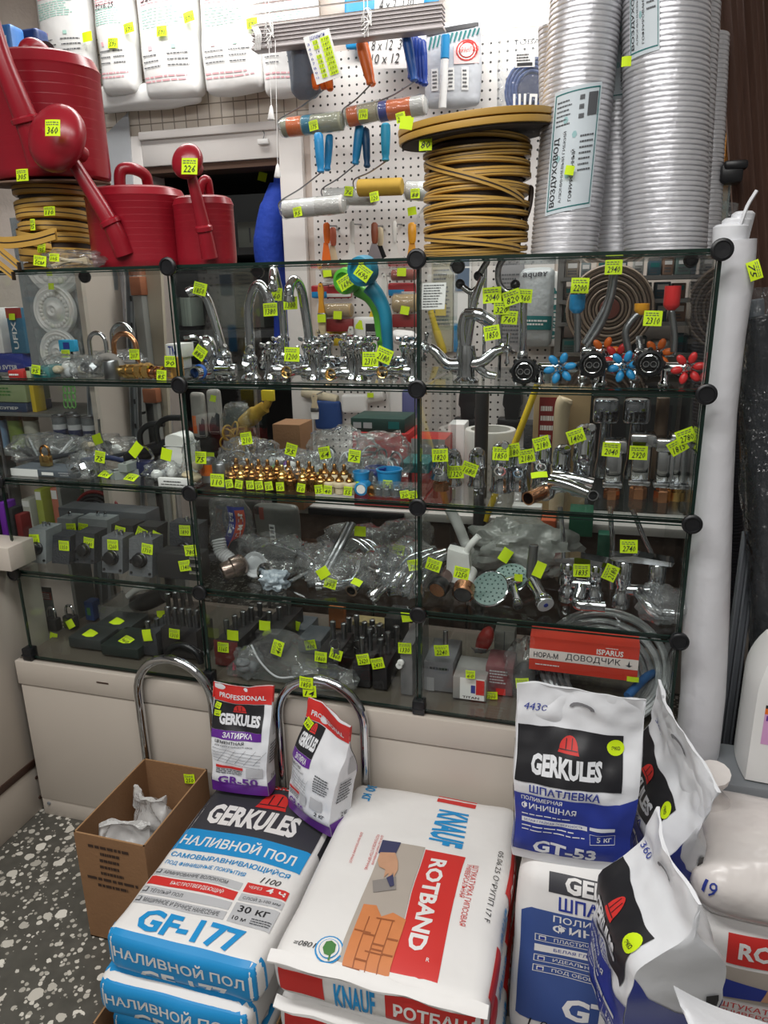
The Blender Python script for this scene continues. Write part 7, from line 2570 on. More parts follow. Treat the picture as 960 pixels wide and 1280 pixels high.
u[2].rect(.36, .22, .5, .62, PAPER, 0); u[2].lines(.38, .25, .48, .6, 4, INKG, 1, 3)
u[2].rect(.0, .8, .15, .98, PBLK, 0); u[2].rect(.15, .7, .26, .95, mat('dull red print', (140, 60, 50), .5), 0)
fin(u)
def rodbag(label, pts, Y, r, Zq, tags, bag=None, n=1, dx=.02, mth=True, m=CHROME):
    s0 = spline([P(x, y, Y+dy) for x, y, dy in pts], 7)
    for q in s0: q.z = max(q.z, Zq+r)
    t = thing('bagged_spout', label, 'spout', V((s0[0].x, s0[0].y, Zq)), 'bagged chrome spouts')
    for i in range(n):
        s = [q+V((dx*i, .003*i, .0)) for q in s0]
        b = MB().tube(s, r, m, 12)
        if mth:
            b.turn(s[-1]-(s[-1]-s[-2]).normalized()*.012, s[-1]-s[-2], [(r, 0), (r*1.35, .002), (r*1.35, .018), (r*.9, .019), (r*.8, .006), (0, .006)], m, 16)
        b.build('spout_pipe', t)
    if bag:
        crumple(MB(), spot(bag[0], bag[1], Zq), bag[2], FILM, int(bag[0]), .25, 14).build('bag_film', t)
    for (px_, py_, tx, ro, Yt) in tags: tpx(t, px_, py_, Yt, tx, ro, (.036, .03))
    return t
rodbag('chrome spout in film lying mid third row, its end to the front', ((448, 704, .1), (444, 722, .04), (424, 735, 0), (398, 742, -.02)), .1, .011, Z3, ((413, 729, '390', 12, .06),), (425, .13, (.16, .14, .08)))
rodbag('tall flat chrome bar leaning in film, third row', ((436, 654, .12), (412, 700, .05), (386, 744, 0)), .08, .009, Z3, ((404, 716, '', -35, .06),), (405, .15, (.14, .12, .1)), 2, .012, False, STEEL)
rodbag('three curved chrome spouts side by side in film against the middle post', ((540, 690, .1), (512, 700, .06), (494, 725, .01), (488, 748, 0)), .09, .0135, Z3, ((518, 706, '780', -14, .07),), (512, .13, (.15, .16, .13)), 3, .036)
t = onshelf('pipe_socket', 'chrome threaded socket with a black inside, mouth towards us, third row', 'fitting', 440, .06, Z3)
c = P(439, 745, .045); c.z = max(c.z, Z3+.0185)
MB().pipe(c+V((.01, .06, .012)), c, .0175, CHROME, 20, .3).build('socket_body', t)
tpx(t, 446, 728, .04, '', 20, (.03, .02), (0, -.7, 1))
t = onshelf('bagged_tap', 'bag with two black topped chrome taps before the three curved spouts', 'tap', 486, .12, Z3)
for i, (x, y) in enumerate(((481, 684), (489, 690))):
    c = spot(x, .14-.02*i, Z3)
    hh = P(x, y, .14).z-Z3
    b = MB()
    b.turn(c, (0, 0, 1), [(.015, 0), (.016, .01), (.011, .03), (.012, hh*.7), (.0145, hh*.75), (.0145, hh*.86)], CHROME, 16)
    b.build('tap_body', t)
    MB().turn(c+V((0, 0, hh*.86)), (0, 0, 1), [(.013, 0), (.0135, hh*.1), (.010, hh*.14)], BLACK, 14).build('black_top', t)
crumple(MB(), spot(476, .12, Z3), (.1, .12, .11), FILM, 41, .3, 12).build('bag_film', t)
t = onshelf('tap_crosshead', 'chrome cross head tap in film in front of the three curved spouts', 'tap', 470, .06, Z3)
c = P(464, 728, .06); c.z = max(c.z, Z3+.03)
b = MB()
b.turn(V((c.x, c.y, Z3)), (.5, .1, .5), [(.018, 0), (.02, .01), (.014, .02), (.014, .05), (.02, .056)], CHROME, 16)
cross(b, c+V((.02, 0, .03)), (.4, -.6, .5), .026)
b.build('tap_body', t)
rodbag('bent chrome pipes in film at the back of the third row', ((460, 690, .06), (440, 676, .08), (420, 690, .1), (400, 700, .1)), .2, .009, Z3, ((450, 664, '', 0, .2), (498, 687, '64', 10, .2)), (445, .3, (.2, .12, .11)), 3, .02)
goods(508, .32, Z3, (.14, .12, .13), 43, 'clear bag at the back beside the middle post, third row', (4, 'pipe', CHROMED, 'pipe_bend'), ())
# ================================================= middle bay, bottom row
BOXD = mat('dark gun box', (44, 42, 44), .45, .2)
def mortise(label, px0, py0, px1, py1, Y, dp, Z, pins, tags, m=BOXD, trim=None):
    p, q = P(px0, py0, Y), P(px1, py1, Y)
    z0, z1 = Z, max(p.z, Z+.03)
    t = thing('door_lock', label, 'lock', V(((p.x+q.x)/2, Y+dp/2, Z)), 'door locks in the lower rows')
    MB().box(p.x, q.x, Y, Y+dp, z0+.0005, z1, m, .003).build('lock_case', t)
    for (x, yy, L) in pins:
        c = V((p.x+(q.x-p.x)*x, Y+dp*yy, z1-.004))
        MB().turn(c, (0, 0, 1), [(.0075, 0), (.0075, L*.7), (.0085, L*.72), (.0085, L), (.006, L+.002)], STEEL, 14).build('bolt', t)
    if trim:
        MB().box(p.x-.002, q.x+.002, Y-.003, Y, z0+.001, z1+.002, trim, .001).build('face_plate', t)
    for (px_, py_, tx, ro) in tags: tpx(t, px_, py_, Y-.004, tx, ro, (.038, .032))
    return t
mortise('dark door lock with a row of bolts and red edge, bottom row', 268, 800, 300, 850, .09, .22, Z4, ((.25, .2, .05), (.4, .35, .05), (.55, .5, .05), (.7, .65, .05), (.85, .82, .05)), ((279, 809, '1165', 0), (291, 794, '', 0)), trim=mat('dark red steel', (96, 36, 34), .5))
mortise('dark door lock with three bolts behind the clear bag, bottom row', 318, 790, 350, 840, .16, .2, Z4, ((.3, .3, .045), (.5, .5, .045), (.7, .7, .045)), ((331, 782, '', 0),))
t = onshelf('clear_blister', 'large clear blister shell lying in front of the bottom row, tag hung on it', 'blister', 338, .06, Z4)
def blf(a, bb, c):
    z = Z4+.001+(c+1)/2*.11*math.sqrt(max(.03, 1-.8*a*a))
    return V((P(345, 830, .09).x+a*.13*(1-.2*max(0, c)), .10+bb*.06*(1-.3*max(0, c)), z))
MB().cube(blf, FILMT, 16, 6, 8).build('shell', t)
MB().tube(spline([P(314, 806, .05), P(326, 828, .035), P(346, 846, .03), P(370, 846, .03)], 6), .003, LGREY, 6).build('rim', t)
tpx(t, 347, 810, .03, '460', -75, (.046, .034))
for i, (a0, a1, tg, Yq) in enumerate((((345, 775), (385, 812), ((368, 781, '', 14),), .3), ((372, 790), (402, 825), ((388, 806, '460', -14),), .22))):
    u = mortise('flat grey lock packet %s, bottom row' % ('with a folded tag lying at the back' if i == 0 else 'propped above the black boxes'), a0[0], a0[1]+8, a1[0], a1[1], Yq, .1, Z4, (), tg, mat('grey blue packet', (86, 92, 98), .4))
mortise('black box lock with a tag 1860, ahead of the bolts in the bottom row', 396, 815, 424, 850, .08, .14, Z4, ((.3, .6, .06), (.75, .7, .05)), ((401, 821, '1860', 2), (420, 818, '1860', 14)))
mortise('black box lock with a tag 2620 in the bottom row', 440, 828, 463, 862, .07, .16, Z4, ((.2, .4, .05), (.55, .5, .07), (.8, .8, .06)), ((454, 824, '2620', -14),))
mortise('black box lock with a tag 2430 in the bottom row', 465, 832, 484, 864, .07, .17, Z4, ((.25, .3, .06), (.6, .45, .07), (.8, .8, .06)), ((472, 829, '2430', -16),))
mortise('dark lock with many bolts at the back of the bottom row', 428, 798, 478, 850, .25, .1, Z4, ((.1, .3, .06), (.3, .3, .07), (.5, .3, .05), (.7, .3, .06), (.9, .3, .05)), ())
for i in range(4):
    t = onshelf('bunch_of_keys', ('key ring hanging on the black box lock tagged 1860', 'key ring lying at the back among the bolts', 'key ring beside the lock tagged 2620', 'key ring behind the lock tagged 2430')[i], 'keys', (418, 462, 448, 474)[i], .2, Z4, 'bunches of keys')
    c = P((418, 465, 446, 476)[i], (806, 788, 806, 800)[i], (.076, .23, .24, .24)[i])
    b = MB()
    b.tube([c+V((.014*math.cos(a), .004*math.sin(2*a), .014*math.sin(a))) for a in [2*PI*k/16 for k in range(16)]], .0018, CHROME, 6, True)
    for k in range(3):
        b.box(c.x-.004+.005*k, c.x+.003+.005*k, c.y-.002, c.y, c.z-.05, c.z-.012, STEEL, .001)
    b.build('keys', t)
t = mortise('tall grey lock plate with two round white buttons beside the middle post', 500, 806, 516, 880, .06, .2, Z4, (), ((506, 810, '1330', -3), (510, 770, '', -12)), mat('grey steel plate', (128, 128, 130), .4, .4))
for (x, y) in ((501, 828), (499, 832)):
    p = P(x, y, .056)
    MB().turn(p, (0, -1, .0), [(.009, -.002), (.0095, .002), (.007, .005), (0, .005)], WHITE, 16).build('white_button', t)
mortise('black box behind the tall grey lock plate, bottom row', 480, 772, 502, 850, .3, .1, Z4, (), (), BLACKM)
carton('cardboard_offcut', 'yellowish card lying at the back above the bolts, bottom row', 440, 776, 480, 800, .38, .05, mat('dull yellow card', (150, 136, 92), .7), (), 'card', Z4)
carton('orange_packet', 'orange packet at the far back of the bottom row', 410, 758, 430, 790, .40, .03, mat('dull orange packet', (160, 92, 40), .6), (), 'packet', Z4)
t = onshelf('pink_key_fob', 'small pink fob on a string at the bottom row near the outer post', 'fob', 294, .07, Z4)
p = P(293, 834, .06)
MB().prism([p+V((-.007, 0, -.01)), p+V((.007, 0, -.008)), p+V((.006, 0, .01)), p+V((-.004, 0, .012))], (0, .004, 0), mat('pink plastic', (206, 50, 90), .4)).build('fob', t)
MB().tube([p+V((0, .002, .01)), V((p.x, .1, P(293, 800, .09).z))], .001, INK, 4).build('string', t)
t = onshelf('clear_goods_bag', 'long clear bag bulging above the price tagged hoop, bottom row', 'bag', 410, .05, Z4, 'clear bags of goods')
crumple(MB(), spot(405, .05, Z4), (.19, .075, .06), FILM, 51, .25, 14).build('bag_film', t)
goods(312, .05, Z4, (.08, .05, .09), 53, 'dull bag of grey fittings at the foot of the bottom row', (5, 'blob', GREY, 'fitting'), ())
# ================================================= left bay: goods behind it
rack = thing('back_rack', 'grey rack with boards behind the outermost bay of the display', 'rack', (-2.35, .95, 0))
RB = mat('grey rack board', (120, 122, 118), .6)
RZ = [P(30, 466, .85).z, P(30, 516, .85).z, P(30, 566, .85).z, P(40, 662, .85).z]
for z in RZ:
    MB().box(-2.85, -1.98, .84, 1.15, z-.014, z, RB, .002).build('rack_board', rack)
for x in (-2.84, -2.0):
    MB().box(x, x+.02, .86, 1.15, 0, RZ[0]+.02, RB, .002).build('rack_side', rack)
# ceiling roses in film
for i, (px, pyc, r, lb, tp) in enumerate(((68, 322, 46, 'white ceiling rose in film, topmost of the three hanging behind the display', (64, 358)), (70, 388, 31, 'white ceiling rose in film, middle one of the three behind the display', None), (76, 440, 28, 'white ceiling rose in film, lowest of the three, a blue packet before it', None))):
    Yq = .80-.012*i
    c = P(px, pyc, Yq)
    R_ = r/ppm(Yq, c.z, c.x)*1.0
    t = thing('ceiling_rose', lb, 'ceiling rose', c-V((0, 0, R_)), 'ceiling roses in film')
    prof = [(R_, 0), (R_*1.0, .008), (R_*.94, .016), (R_*.86, .014), (R_*.8, .018), (R_*.72, .013), (R_*.5, .010), (R_*.36, .014), (R_*.3, .022), (R_*.2, .026), (R_*.1, .02), (0, .024)]
    b = MB()
    b.turn(c, (0, -1, 0), prof, WHITE, 40)
    for k in range(24):
        a = 2*PI*k/24
        b.ell(c+V((R_*.62*math.cos(a), -.013, R_*.62*math.sin(a))), (R_*.09, .006, R_*.09), WHITE, 8)
    b.build('rose_disc', t)
    f = MB()
    M_ = Matrix.Translation(c+V((0, .0, 0))) @ Matrix.Rotation(PI/2, 4, 'X')
    fn = rbox(0, 0, -.012, R_*2.35, R_*2.1, .012, .005, .001, .003, i, 14, M_)
    f.cube(fn, FILMT, 14, 14, 3)
    f.build('film_bag', t)
    if tp: tpx(t, tp[0], tp[1], Yq-.06, '', 0, (.026, .024))
hang = MB().box(P(20, 300, .84).x, P(120, 300, .84).x, .822, .832, RZ[0], P(68, 270, .84).z, mat('grey hanging panel', (150, 156, 160), .6), .002)
tag(hang.build('display_panel'), 'grey panel behind the white ceiling roses', 'panel')
# aluminium profiles and planks reaching to the floor
prof_px = [(113, 6, 'narrow galvanised profile standing nearest the ceiling roses', GALV), (127, 9, 'wide galvanised profile, second from the ceiling roses', GALV), (141, 7, 'perforated galvanised profile in the middle of the bundle', GALV), (154, 8, 'film wrapped bright profile in the bundle behind the padlocks', ALU), (166, 6, 'narrow galvanised profile next to the wooden block', GALV)]
for i, (px, hw, lb, m) in enumerate(prof_px):
    Yq = .75+.02*(i % 2)
    a, q = P(px+9, 600, Yq), P(px, 345, Yq)
    d = (q-a); d = d/d.z
    A = a-d*a.z
    wd = hw/ppm(Yq, 1.2, -1.7)
    t = thing('metal_profile', lb, 'metal profile', A, 'galvanised profiles behind the display')
    b = MB()
    B_ = q+d*.10
    pr = [(-wd, 0), (-wd, -.022), (-wd*.8, -.022), (-wd*.75, -.004), (-wd*.2, -.004), (0, -.009), (wd*.2, -.004), (wd*.75, -.004), (wd*.8, -.022), (wd, -.022), (wd, 0)]
    n = len(pr)
    b.add([A+V((x, y, 0)) for x, y in pr]+[B_+V((x, y, 0)) for x, y in pr], [(k, (k+1) % n, n+(k+1) % n, n+k) for k in range(n)]+[tuple(range(n-1, -1, -1)), tuple(range(n, 2*n))], m)
    for k in range(28):
        p = A.lerp(B_, .25+.026*k)+V((wd*.45*(-1)**k, -.0042, 0))
        b.box(p.x-.0035, p.x+.0035, p.y-.0015, p.y, p.z-.009, p.z+.009, BLACKM)
    b.build('profile_body', t)
t = thing('white_plank', 'pale beige plank standing behind the display next to the wooden block', 'plank', P(190, 600, .74))
for j, (pa, pb, wd) in enumerate((((206, 640), (188, 330), .038),)):
    a, q = P(pa[0], pa[1], .74), P(pb[0], pb[1], .74)
    d = (q-a); d = d/d.z
    A = a-d*a.z
    b = MB()
    b.prism([A+V((-wd, 0, 0)), A+V((wd, 0, 0)), q+V((wd, 0, 0)), q+V((-wd, 0, 0))], (0, .018, 0), mat('pale beige board', (186, 178, 160), .6, 0, .06, 6))
    b.build('plank_body', t)
t = thing('wooden_block', 'short reddish wooden block end sticking out beside the pale plank', 'block', P(173, 368, .66))
b = MB()
p, q = P(165, 346, .72), P(181, 369, .72)
b.box(p.x, q.x, .70, .80, q.z, p.z, mat('reddish block wood', (150, 92, 62), .6, 0, .2, 8, 0, 60, .5, (30, 4, 30)), .003)
b.build('block_body', t)
st_ = MB().box(p.x+.004, q.x-.004, .705, .79, 0, q.z-.0005, mat('grey rack board', (120, 122, 118), .6), .002)
tag(st_.build('support_post'), 'grey post under the reddish wooden block', 'post')
t = thing('wooden_block', 'lower reddish wooden block sticking out beside the pale plank, second row', 'block', P(185, 505, .66))
p, q = P(177, 486, .70), P(196, 504, .70)
MB().box(p.x, q.x, .70, .735, q.z, p.z, mat('reddish block wood', (150, 92, 62), .6), .003).build('block_body', t)
st_ = MB().box(p.x+.004, q.x-.004, .705, .73, 0, q.z-.0005, mat('grey rack board', (120, 122, 118), .6), .002)
tag(st_.build('support_post'), 'grey post under the lower wooden block', 'post')
for i, (x0, x1, lb) in enumerate(((200, 213, 'stack of pale folded sheets inside the store room behind the outer post'), (224, 240, 'stack of greenish folded sheets inside the store room seen past the outer post'))):
    carton('folded_sheets', lb, x0, 372, x1, 408, 1.5, .12, mat('pale greenish plastic', (176, 190, 178), .5), tuple(('r', .08+.3*k, 0, .1+.3*k, 1, INKG) for k in range(3)), 'sheets')
sr = thing('store_shelf', 'dark shelf in the store room behind the door frame', 'shelf', (-1.8, 2.0, 0))
for z in (P(280, 318, 1.9).z, P(220, 412, 1.6).z, P(280, 226, 2.1).z):
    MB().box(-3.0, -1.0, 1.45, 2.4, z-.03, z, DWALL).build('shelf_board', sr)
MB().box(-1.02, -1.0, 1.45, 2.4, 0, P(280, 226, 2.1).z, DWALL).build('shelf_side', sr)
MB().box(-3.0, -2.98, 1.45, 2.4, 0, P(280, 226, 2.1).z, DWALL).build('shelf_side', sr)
zb_ = P(280, 226, 2.1).z
for i, (x0, x1, lb) in enumerate(((248, 282, 'pale wrapped roll with a yellow tag at the top of the store room'), (290, 342, 'second pale wrapped roll with a yellow tag in the store room'))):
    a, c = P(x0, 210, 1.75), P(x1, 212, 1.75)
    r = .07
    t = thing('wrapped_roll', lb, 'roll', V(((a.x+c.x)/2, 1.75, zb_)), 'wrapped rolls in the store room')
    MB().cyl(V((a.x, 1.75, zb_+r+.001)), V((c.x, 1.75, zb_+r+.001)), r, mat('pale greenish wrap', (198, 206, 194), .4, 0, .06, 8, .3, 20), 20).build('roll_body', t)
    tpx(t, (277, 328)[i], (204, 221)[i], 1.66, '', 15, (.045, .04))
carton('store_carton', 'grey carton with dark red edge on the store room shelf', 296, 278, 334, 308, 1.75, .2, mat('grey store carton', (128, 134, 126), .6), (('r', .75, 0, .88, 1, mat('dark red print', (110, 40, 36), .5)), ('r', .4, .3, .46, .8, INKG)), 'box', P(280, 318, 1.9).z)
carton('store_carton', 'lower grey carton on the dark store room shelf', 260, 355, 330, 400, 1.75, .3, mat('grey store carton', (128, 134, 126), .6), (), 'box', P(220, 412, 1.6).z)
# left rack goods
carton('adhesive_box', 'blue box with a red top band on the rack behind the display', 6, 385, 33, 434, .86, .12, mat('blue teal box', (52, 110, 140), .45), (('r', 0, .78, 1, 1, mat('red band', (170, 52, 52), .5)), ('v', 'UFIX', .25, .1, .55, .7, PAPER)), 'box', RZ[0]+.075)
tpx(bpy.data.objects['adhesive_box'], 15, 396, .85, '', 0, (.03, .026))
carton('navy_box', 'flat navy box lying under the blue box with the red band', -12, 435, 30, 460, .855, .16, PNAVY, (('t', '10 SVTSR', .1, .15, .8, .4, PAPER),), 'box', RZ[0])
bpy.data.objects['navy_box'].scale.z *= (.074/max(.02, P(0, 435, .855).z-RZ[0]))
carton('white_box', 'white box at the outer end of the rack beside the navy box', -30, 385, 4, 432, .86, .12, PAPER, (('l', .2, .2, .9, .8, 4, PGRN),), 'box', RZ[0]+.075)
carton('green_box', 'pale green box on the second rack board behind the display', -20, 478, 34, 502, .86, .14, mat('pale green box', (150, 166, 120), .5), (('l', .1, .3, .7, .8, 3, PGRN),), 'box', RZ[1]+.04)
carton('navy_box', 'flat dark blue box under the pale green box', -20, 498, 34, 514, .855, .15, mat('slate blue box', (50, 66, 96), .5), (('t', 'СУПЕР', .35, .3, .8, .6, PAPER),), 'box', RZ[1])
bpy.data.objects['navy_box.001'].scale.z *= (.039/max(.02, P(0, 498, .855).z-RZ[1]))
carton('yellow_box', 'narrow yellow box standing beside the pale green box', 35, 478, 46, 514, .87, .06, YELP, (), 'box', RZ[1])
for i, (px, m) in enumerate(((4, (130, 160, 190)), (24, (130, 150, 80)), (44, (196, 196, 180)))):
    c = spot(px, .93, RZ[2])
    H = P(px, 508, .93).z-RZ[2]
    t = thing('varnish_jar', 'brown lidded jar with a %s sleeve on the rack' % ('sky picture', 'green leafy', 'pale')[i], 'jar', c, 'brown lidded jars on the rack')
    r = 9.4/ppm(.93, 1.3, -2.2)
    MB().turn(c, (0, 0, 1), [(r*.94, 0), (r*.98, .004), (r*.98, H*.68)], mat('jar sleeve %d' % i, m, .5, 0, .35, 16), 24).build('jar_body', t)
    MB().turn(c+V((0, 0, H*.68)), (0, 0, 1), [(r, 0), (r*1.02, .003), (r*1.0, H*.3), (r*.9, H*.32), (0, H*.32)], mat('brown jar lid', (112, 84, 48), .5), 24).build('lid', t)
for i, (px, yo) in enumerate(((77, 0), (96, 0), (114, .0), (92, .055))):
    c = spot(px, .60+yo, Z2)
    c.z = RZ[2]-.02
    c = spot(px, .62+yo, P(96, 548, .62).z)
    t = thing('paint_can', ('small silver lidded paint can nearest the brown jars', 'small silver lidded paint can between two others', 'small silver lidded paint can nearest the metal profiles', 'small paint can standing behind the row of three')[i], 'paint can', c, 'small paint cans behind the display')
    r = 8.8/ppm(.62, 1.2, -1.9)
    H = .085
    b = MB()
    b.turn(c, (0, 0, 1), [(r*.96, 0), (r, .003), (r, H*.4)], mat('navy can label', (34, 46, 84), .4), 22)
    b.turn(c+V((0, 0, H*.4)), (0, 0, 1), [(r*1.002, 0), (r*1.002, H*.22)], LGREY, 22)
    b.turn(c+V((0, 0, H*.62)), (0, 0, 1), [(r, 0), (r, H*.3)], mat('grey can body', (120, 126, 130), .4, .4), 22)
    b.build('can_body', t)
    MB().turn(c+V((0, 0, H*.92)), (0, 0, 1), [(r*1.03, 0), (r*1.03, .006), (r*.92, .007), (r*.9, .003), (0, .003)], STEEL, 22).build('lid', t)
zc_ = P(96, 548, .62).z
cs = thing('can_stand', 'plain grey stand carrying the small paint cans', 'stand', (-1.85, .66, 0))
cxx = [spotx(68, .62, zc_), spotx(124, .62, zc_)]
MB().box(cxx[0]-.01, cxx[1]+.01, .585, .705, zc_-.012, zc_, RB, .002).build('top', cs)
for x in (cxx[0], cxx[1]-.015): MB().box(x, x+.015, .59, .70, 0, zc_-.012, RB).build('side', cs)
t = thing('chain_coil', 'light green chain links hanging behind the small paint cans', 'chain', P(86, 510, .8), None)
b = MB()
GC = mat('light green chain', (120, 190, 100), .4)
for i in range(3):
    for k in range(4):
        c = P(81+5*i, 478+9*k, .81)
        b.tube([c+V((.009*math.cos(a), .002*k, .017*math.sin(a))) for a in [2*PI*q/12 for q in range(12)]], .0026, GC, 6, True)
b.build('chain_links', t)
# ---- on the glass: first row of the left bay
t = onshelf('small_red_box', 'small red box lying in front on the outermost top shelf', 'box', 18, .03, Z1)
carton('tube_carton', 'red capped glue tube carton in front on the outermost top shelf', 9, 463, 30, 474, .03, .06, mat('red carton', (180, 44, 40), .45), (('l', .1, .3, .8, .7, 1, PAPER),), 'box', Z1)
bpy.data.objects.remove(t)
carton('glue_bottle', 'small black capped bottle beside the red glue carton', 31, 459, 39, 474, .04, .03, mat('pale green bottle', (170, 184, 150), .4), (('r', 0, .7, 1, 1, BLACK),), 'bottle', Z1)
carton('teal_carton', 'teal carton with a yellow tag on the outermost top shelf', 40, 458, 63, 475, .05, .08, mat('teal carton', (30, 122, 124), .45), (('l', .4, .2, .9, .6, 2, PMINT),), 'box', Z1)
tpx(bpy.data.objects['teal_carton'], 45, 462, .04, '95', 6, (.03, .026))
bp = carton('blue_packet', 'bright blue packet with a round motif before the lowest ceiling rose', 72, 425, 94, 440, .30, .02, mat('bright blue packet', (40, 160, 206), .45), (('r', .3, .25, .7, .8, PNAVY),), 'packet', None)
MB().cyl(V((bp.location.x, .32, Z1+.0005)), V((bp.location.x, .32, bp.location.z)), .004, BLACK, 8).build('stand_pin', bp)
tpx(bp, 82, 442, .285, '105', 0, (.032, .024))
goods(85, .09, Z1, (.14, .1, .06), 61, 'crumpled clear bag of white parts on the outermost top shelf', (7, 'blob', (WHITE, BEIGE, LGREY), 'small_part'))
goods(112, .07, Z1, (.09, .07, .06), 62, 'clear bag with a steel coupling on the outermost top shelf', (2, 'nut', STEEL, 'coupling'))
goods(150, .24, Z1, (.16, .1, .06), 63, 'grey film bag lying behind the padlocks on the top shelf', (4, 'bar', CHROMED, 'shackle_bar'))
t = onshelf('dark_strap', 'dark bent strap lying behind the crumpled bags', 'strap', 110, .2, Z1)
MB().tube(spline([spot(75, .25, Z1+.006), P(92, 448, .22), P(112, 452, .2), spot(122, .18, Z1+.008)], 6), .006, BLACKM, 8).build('strap_body', t)
for i, (px, top, hw, r, m, Yq, lb) in enumerate(((127, 416, 12, .006, CHROME, .14, 'padlock with a slim chrome shackle on the outermost top shelf'), (158, 405, 15, .0065, CHROME, .26, 'padlock with a wide chrome shackle behind the brass one'), (160, 417, 16, .0075, COPPER, .2, 'padlock with a broad copper coloured shackle'))):
    c = spot(px, Yq, Z1)
    t = thing('padlock', lb, 'padlock', c, 'padlocks on the top shelf')
    w_ = hw/ppm(Yq, 1.4, -1.5)
    zt = P(px, top, Yq).z
    MB().box(c.x-w_*1.15, c.x+w_*1.15, Yq-.012, Yq+.012, Z1+.0005, Z1+.035, mat('padlock grey', (122, 118, 116), .4, .6), .006).build('lock_body', t)
    MB().tube([V((c.x-w_, Yq, Z1+.02)), V((c.x-w_, Yq, zt-w_))]+[V((c.x-w_*math.cos(PI*k/12), Yq, zt-w_+w_*math.sin(PI*k/12))) for k in range(1, 12)]+[V((c.x+w_, Yq, zt-w_)), V((c.x+w_, Yq, Z1+.02))], r, m, 12).build('shackle', t)
tpx(t, 168, 443, .17, '207', 0, (.034, .03))
t = onshelf('grey_clamp', 'grey felt covered clamp ring in front of the padlocks', 'clamp', 136, .1, Z1)
c = spot(138, .1, Z1)
MB().tube([c+V((.042*math.cos(a), .0, .012+.042*math.sin(a))) for a in [PI*k/14 for k in range(15)]], .011, mat('grey felt', (136, 132, 128), .9, 0, .1, 40, .3, 120), 10).build('clamp_body', t)
t = onshelf('steel_cup', 'plain steel sleeve standing in front of the grey clamp', 'sleeve', 141, .045, Z1)
c = spot(141, .045, Z1)
MB().turn(c, (0, 0, 1), [(.018, 0), (.0195, .002), (.0195, .046), (.0185, .048), (.017, .046), (.017, .01), (0, .009)], STEEL, 22).build('cup_body', t)
for i, (x0, x1, r, m, lb) in enumerate(((152, 172, .019, BRASS, 'brass pipe coupling lying next to the steel sleeve'), (171, 190, .021, BRASS, 'ridged brass coupling lying in the middle of the brass ones'), (190, 204, .017, COPPER, 'copper toned coupling with a yellow tag'))):
    a, c = P(x0, 467, .06), P(x1, 467, .06)
    a.z = c.z = Z1+r+.001
    t = thing('pipe_coupling', lb, 'coupling', V(((a.x+c.x)/2, .06, Z1)), 'brass pipe couplings')
    L = (c-a).length
    MB().turn(a, c-a, [(r*.7, 0), (r*.85, 0), (r*.85, L*.25), (r, L*.3), (r, L*.45), (r*.8, L*.5), (r*.8, L*.6), (r, L*.65), (r, L*.95), (r*.7, L), (r*.6, L*.9)], m, 8 if i == 1 else 20).build('coupling_body', t)
    if i == 2: tpx(t, 202, 469, .035, '85', 4, (.03, .028))
carton('mesh_pack', 'stack of orange toned cartons by the outer post with yellow tags', 206, 448, 217, 478, .08, .06, mat('orange tan carton', (190, 140, 70), .5), (('l', .1, .1, .9, .9, 8, INKG),), 'box', Z1)
tpx(bpy.data.objects['mesh_pack'], 213, 452, .07, '90', 2, (.036, .03))
carton('blue_white_box', 'white box with dark blue letters past the couplings', 206, 430, 226, 448, .3, .08, PAPER, (('t', 'ТМ', .2, .25, .75, .85, PNAVY),), 'box', None)
bw = bpy.data.objects['blue_white_box']
MB().box(bw.location.x-.018, bw.location.x+.018, .31, .37, Z1+.0005, bw.location.z, LGREY, .002).build('box_foot', bw)
# ---- second row
R3 = 'second row of the outermost bay'
carton('lock_carton', 'long carton, half white and half slate, lying in front, second row', 13, 585, 96, 602, .045, .08, mat('slate carton', (84, 92, 100), .5), (('r', 0, 0, .42, 1, PAPER), ('r', .48, .3, .66, .7, PAPER), ('t', 'ЗАМОК', .76, .3, .9, .5, PGRY), ('l', .74, .58, .92, .8, 1, PGRY)), 'box', Z2)
t = onshelf('brass_padlock', 'brass padlock with a ring shackle standing on the long carton', 'padlock', 55, .08, P(55, 584, .08).z)
zc2 = P(13, 585, .045).z
c = V((P(56, 575, .08).x, .085, zc2))
MB().box(c.x-.017, c.x+.017, .076, .094, zc2+.0005, zc2+.032, BRASS, .004).build('lock_body', t)
MB().tube([c+V((.015*math.cos(a), 0, .043+.017*math.sin(a))) for a in [2*PI*k/16 for k in range(16)]], .0035, BRONZE, 8, True).build('shackle', t)
for i, (pts, r, m, lb) in enumerate(((((95, 568), (72, 572), (40, 580)), .007, DGREY, 'black handled tool lying behind the long carton'), (((24, 578), (60, 572), (98, 570)), .005, STEEL, 'steel bar lying behind the long carton'), (((100, 556), (130, 552), (160, 558)), .008, mat('navy tube', (40, 50, 84), .4), 'navy tube lying across the second row'), (((118, 560), (140, 556), (165, 550)), .006, DGREY, 'dark rod among the bags, second row'), (((136, 548), (123, 520), (120, 498)), .004, STEEL, 'thin steel pin sticking up among the bags, second row'))):
    s = spline([P(x, y, .16+.03*i) for x, y in pts], 6)
    zmin = min(q.z for q in s)
    s = [q+V((0, 0, Z2+r+.001-zmin if i != 0 else Z2+r+.001-zmin)) for q in s]
    t = thing('hand_tool', lb, 'tool', V((s[0].x, s[0].y, Z2)), 'small tools in the second row')
    MB().tube(s, r, m, 10).build('tool_body', t)
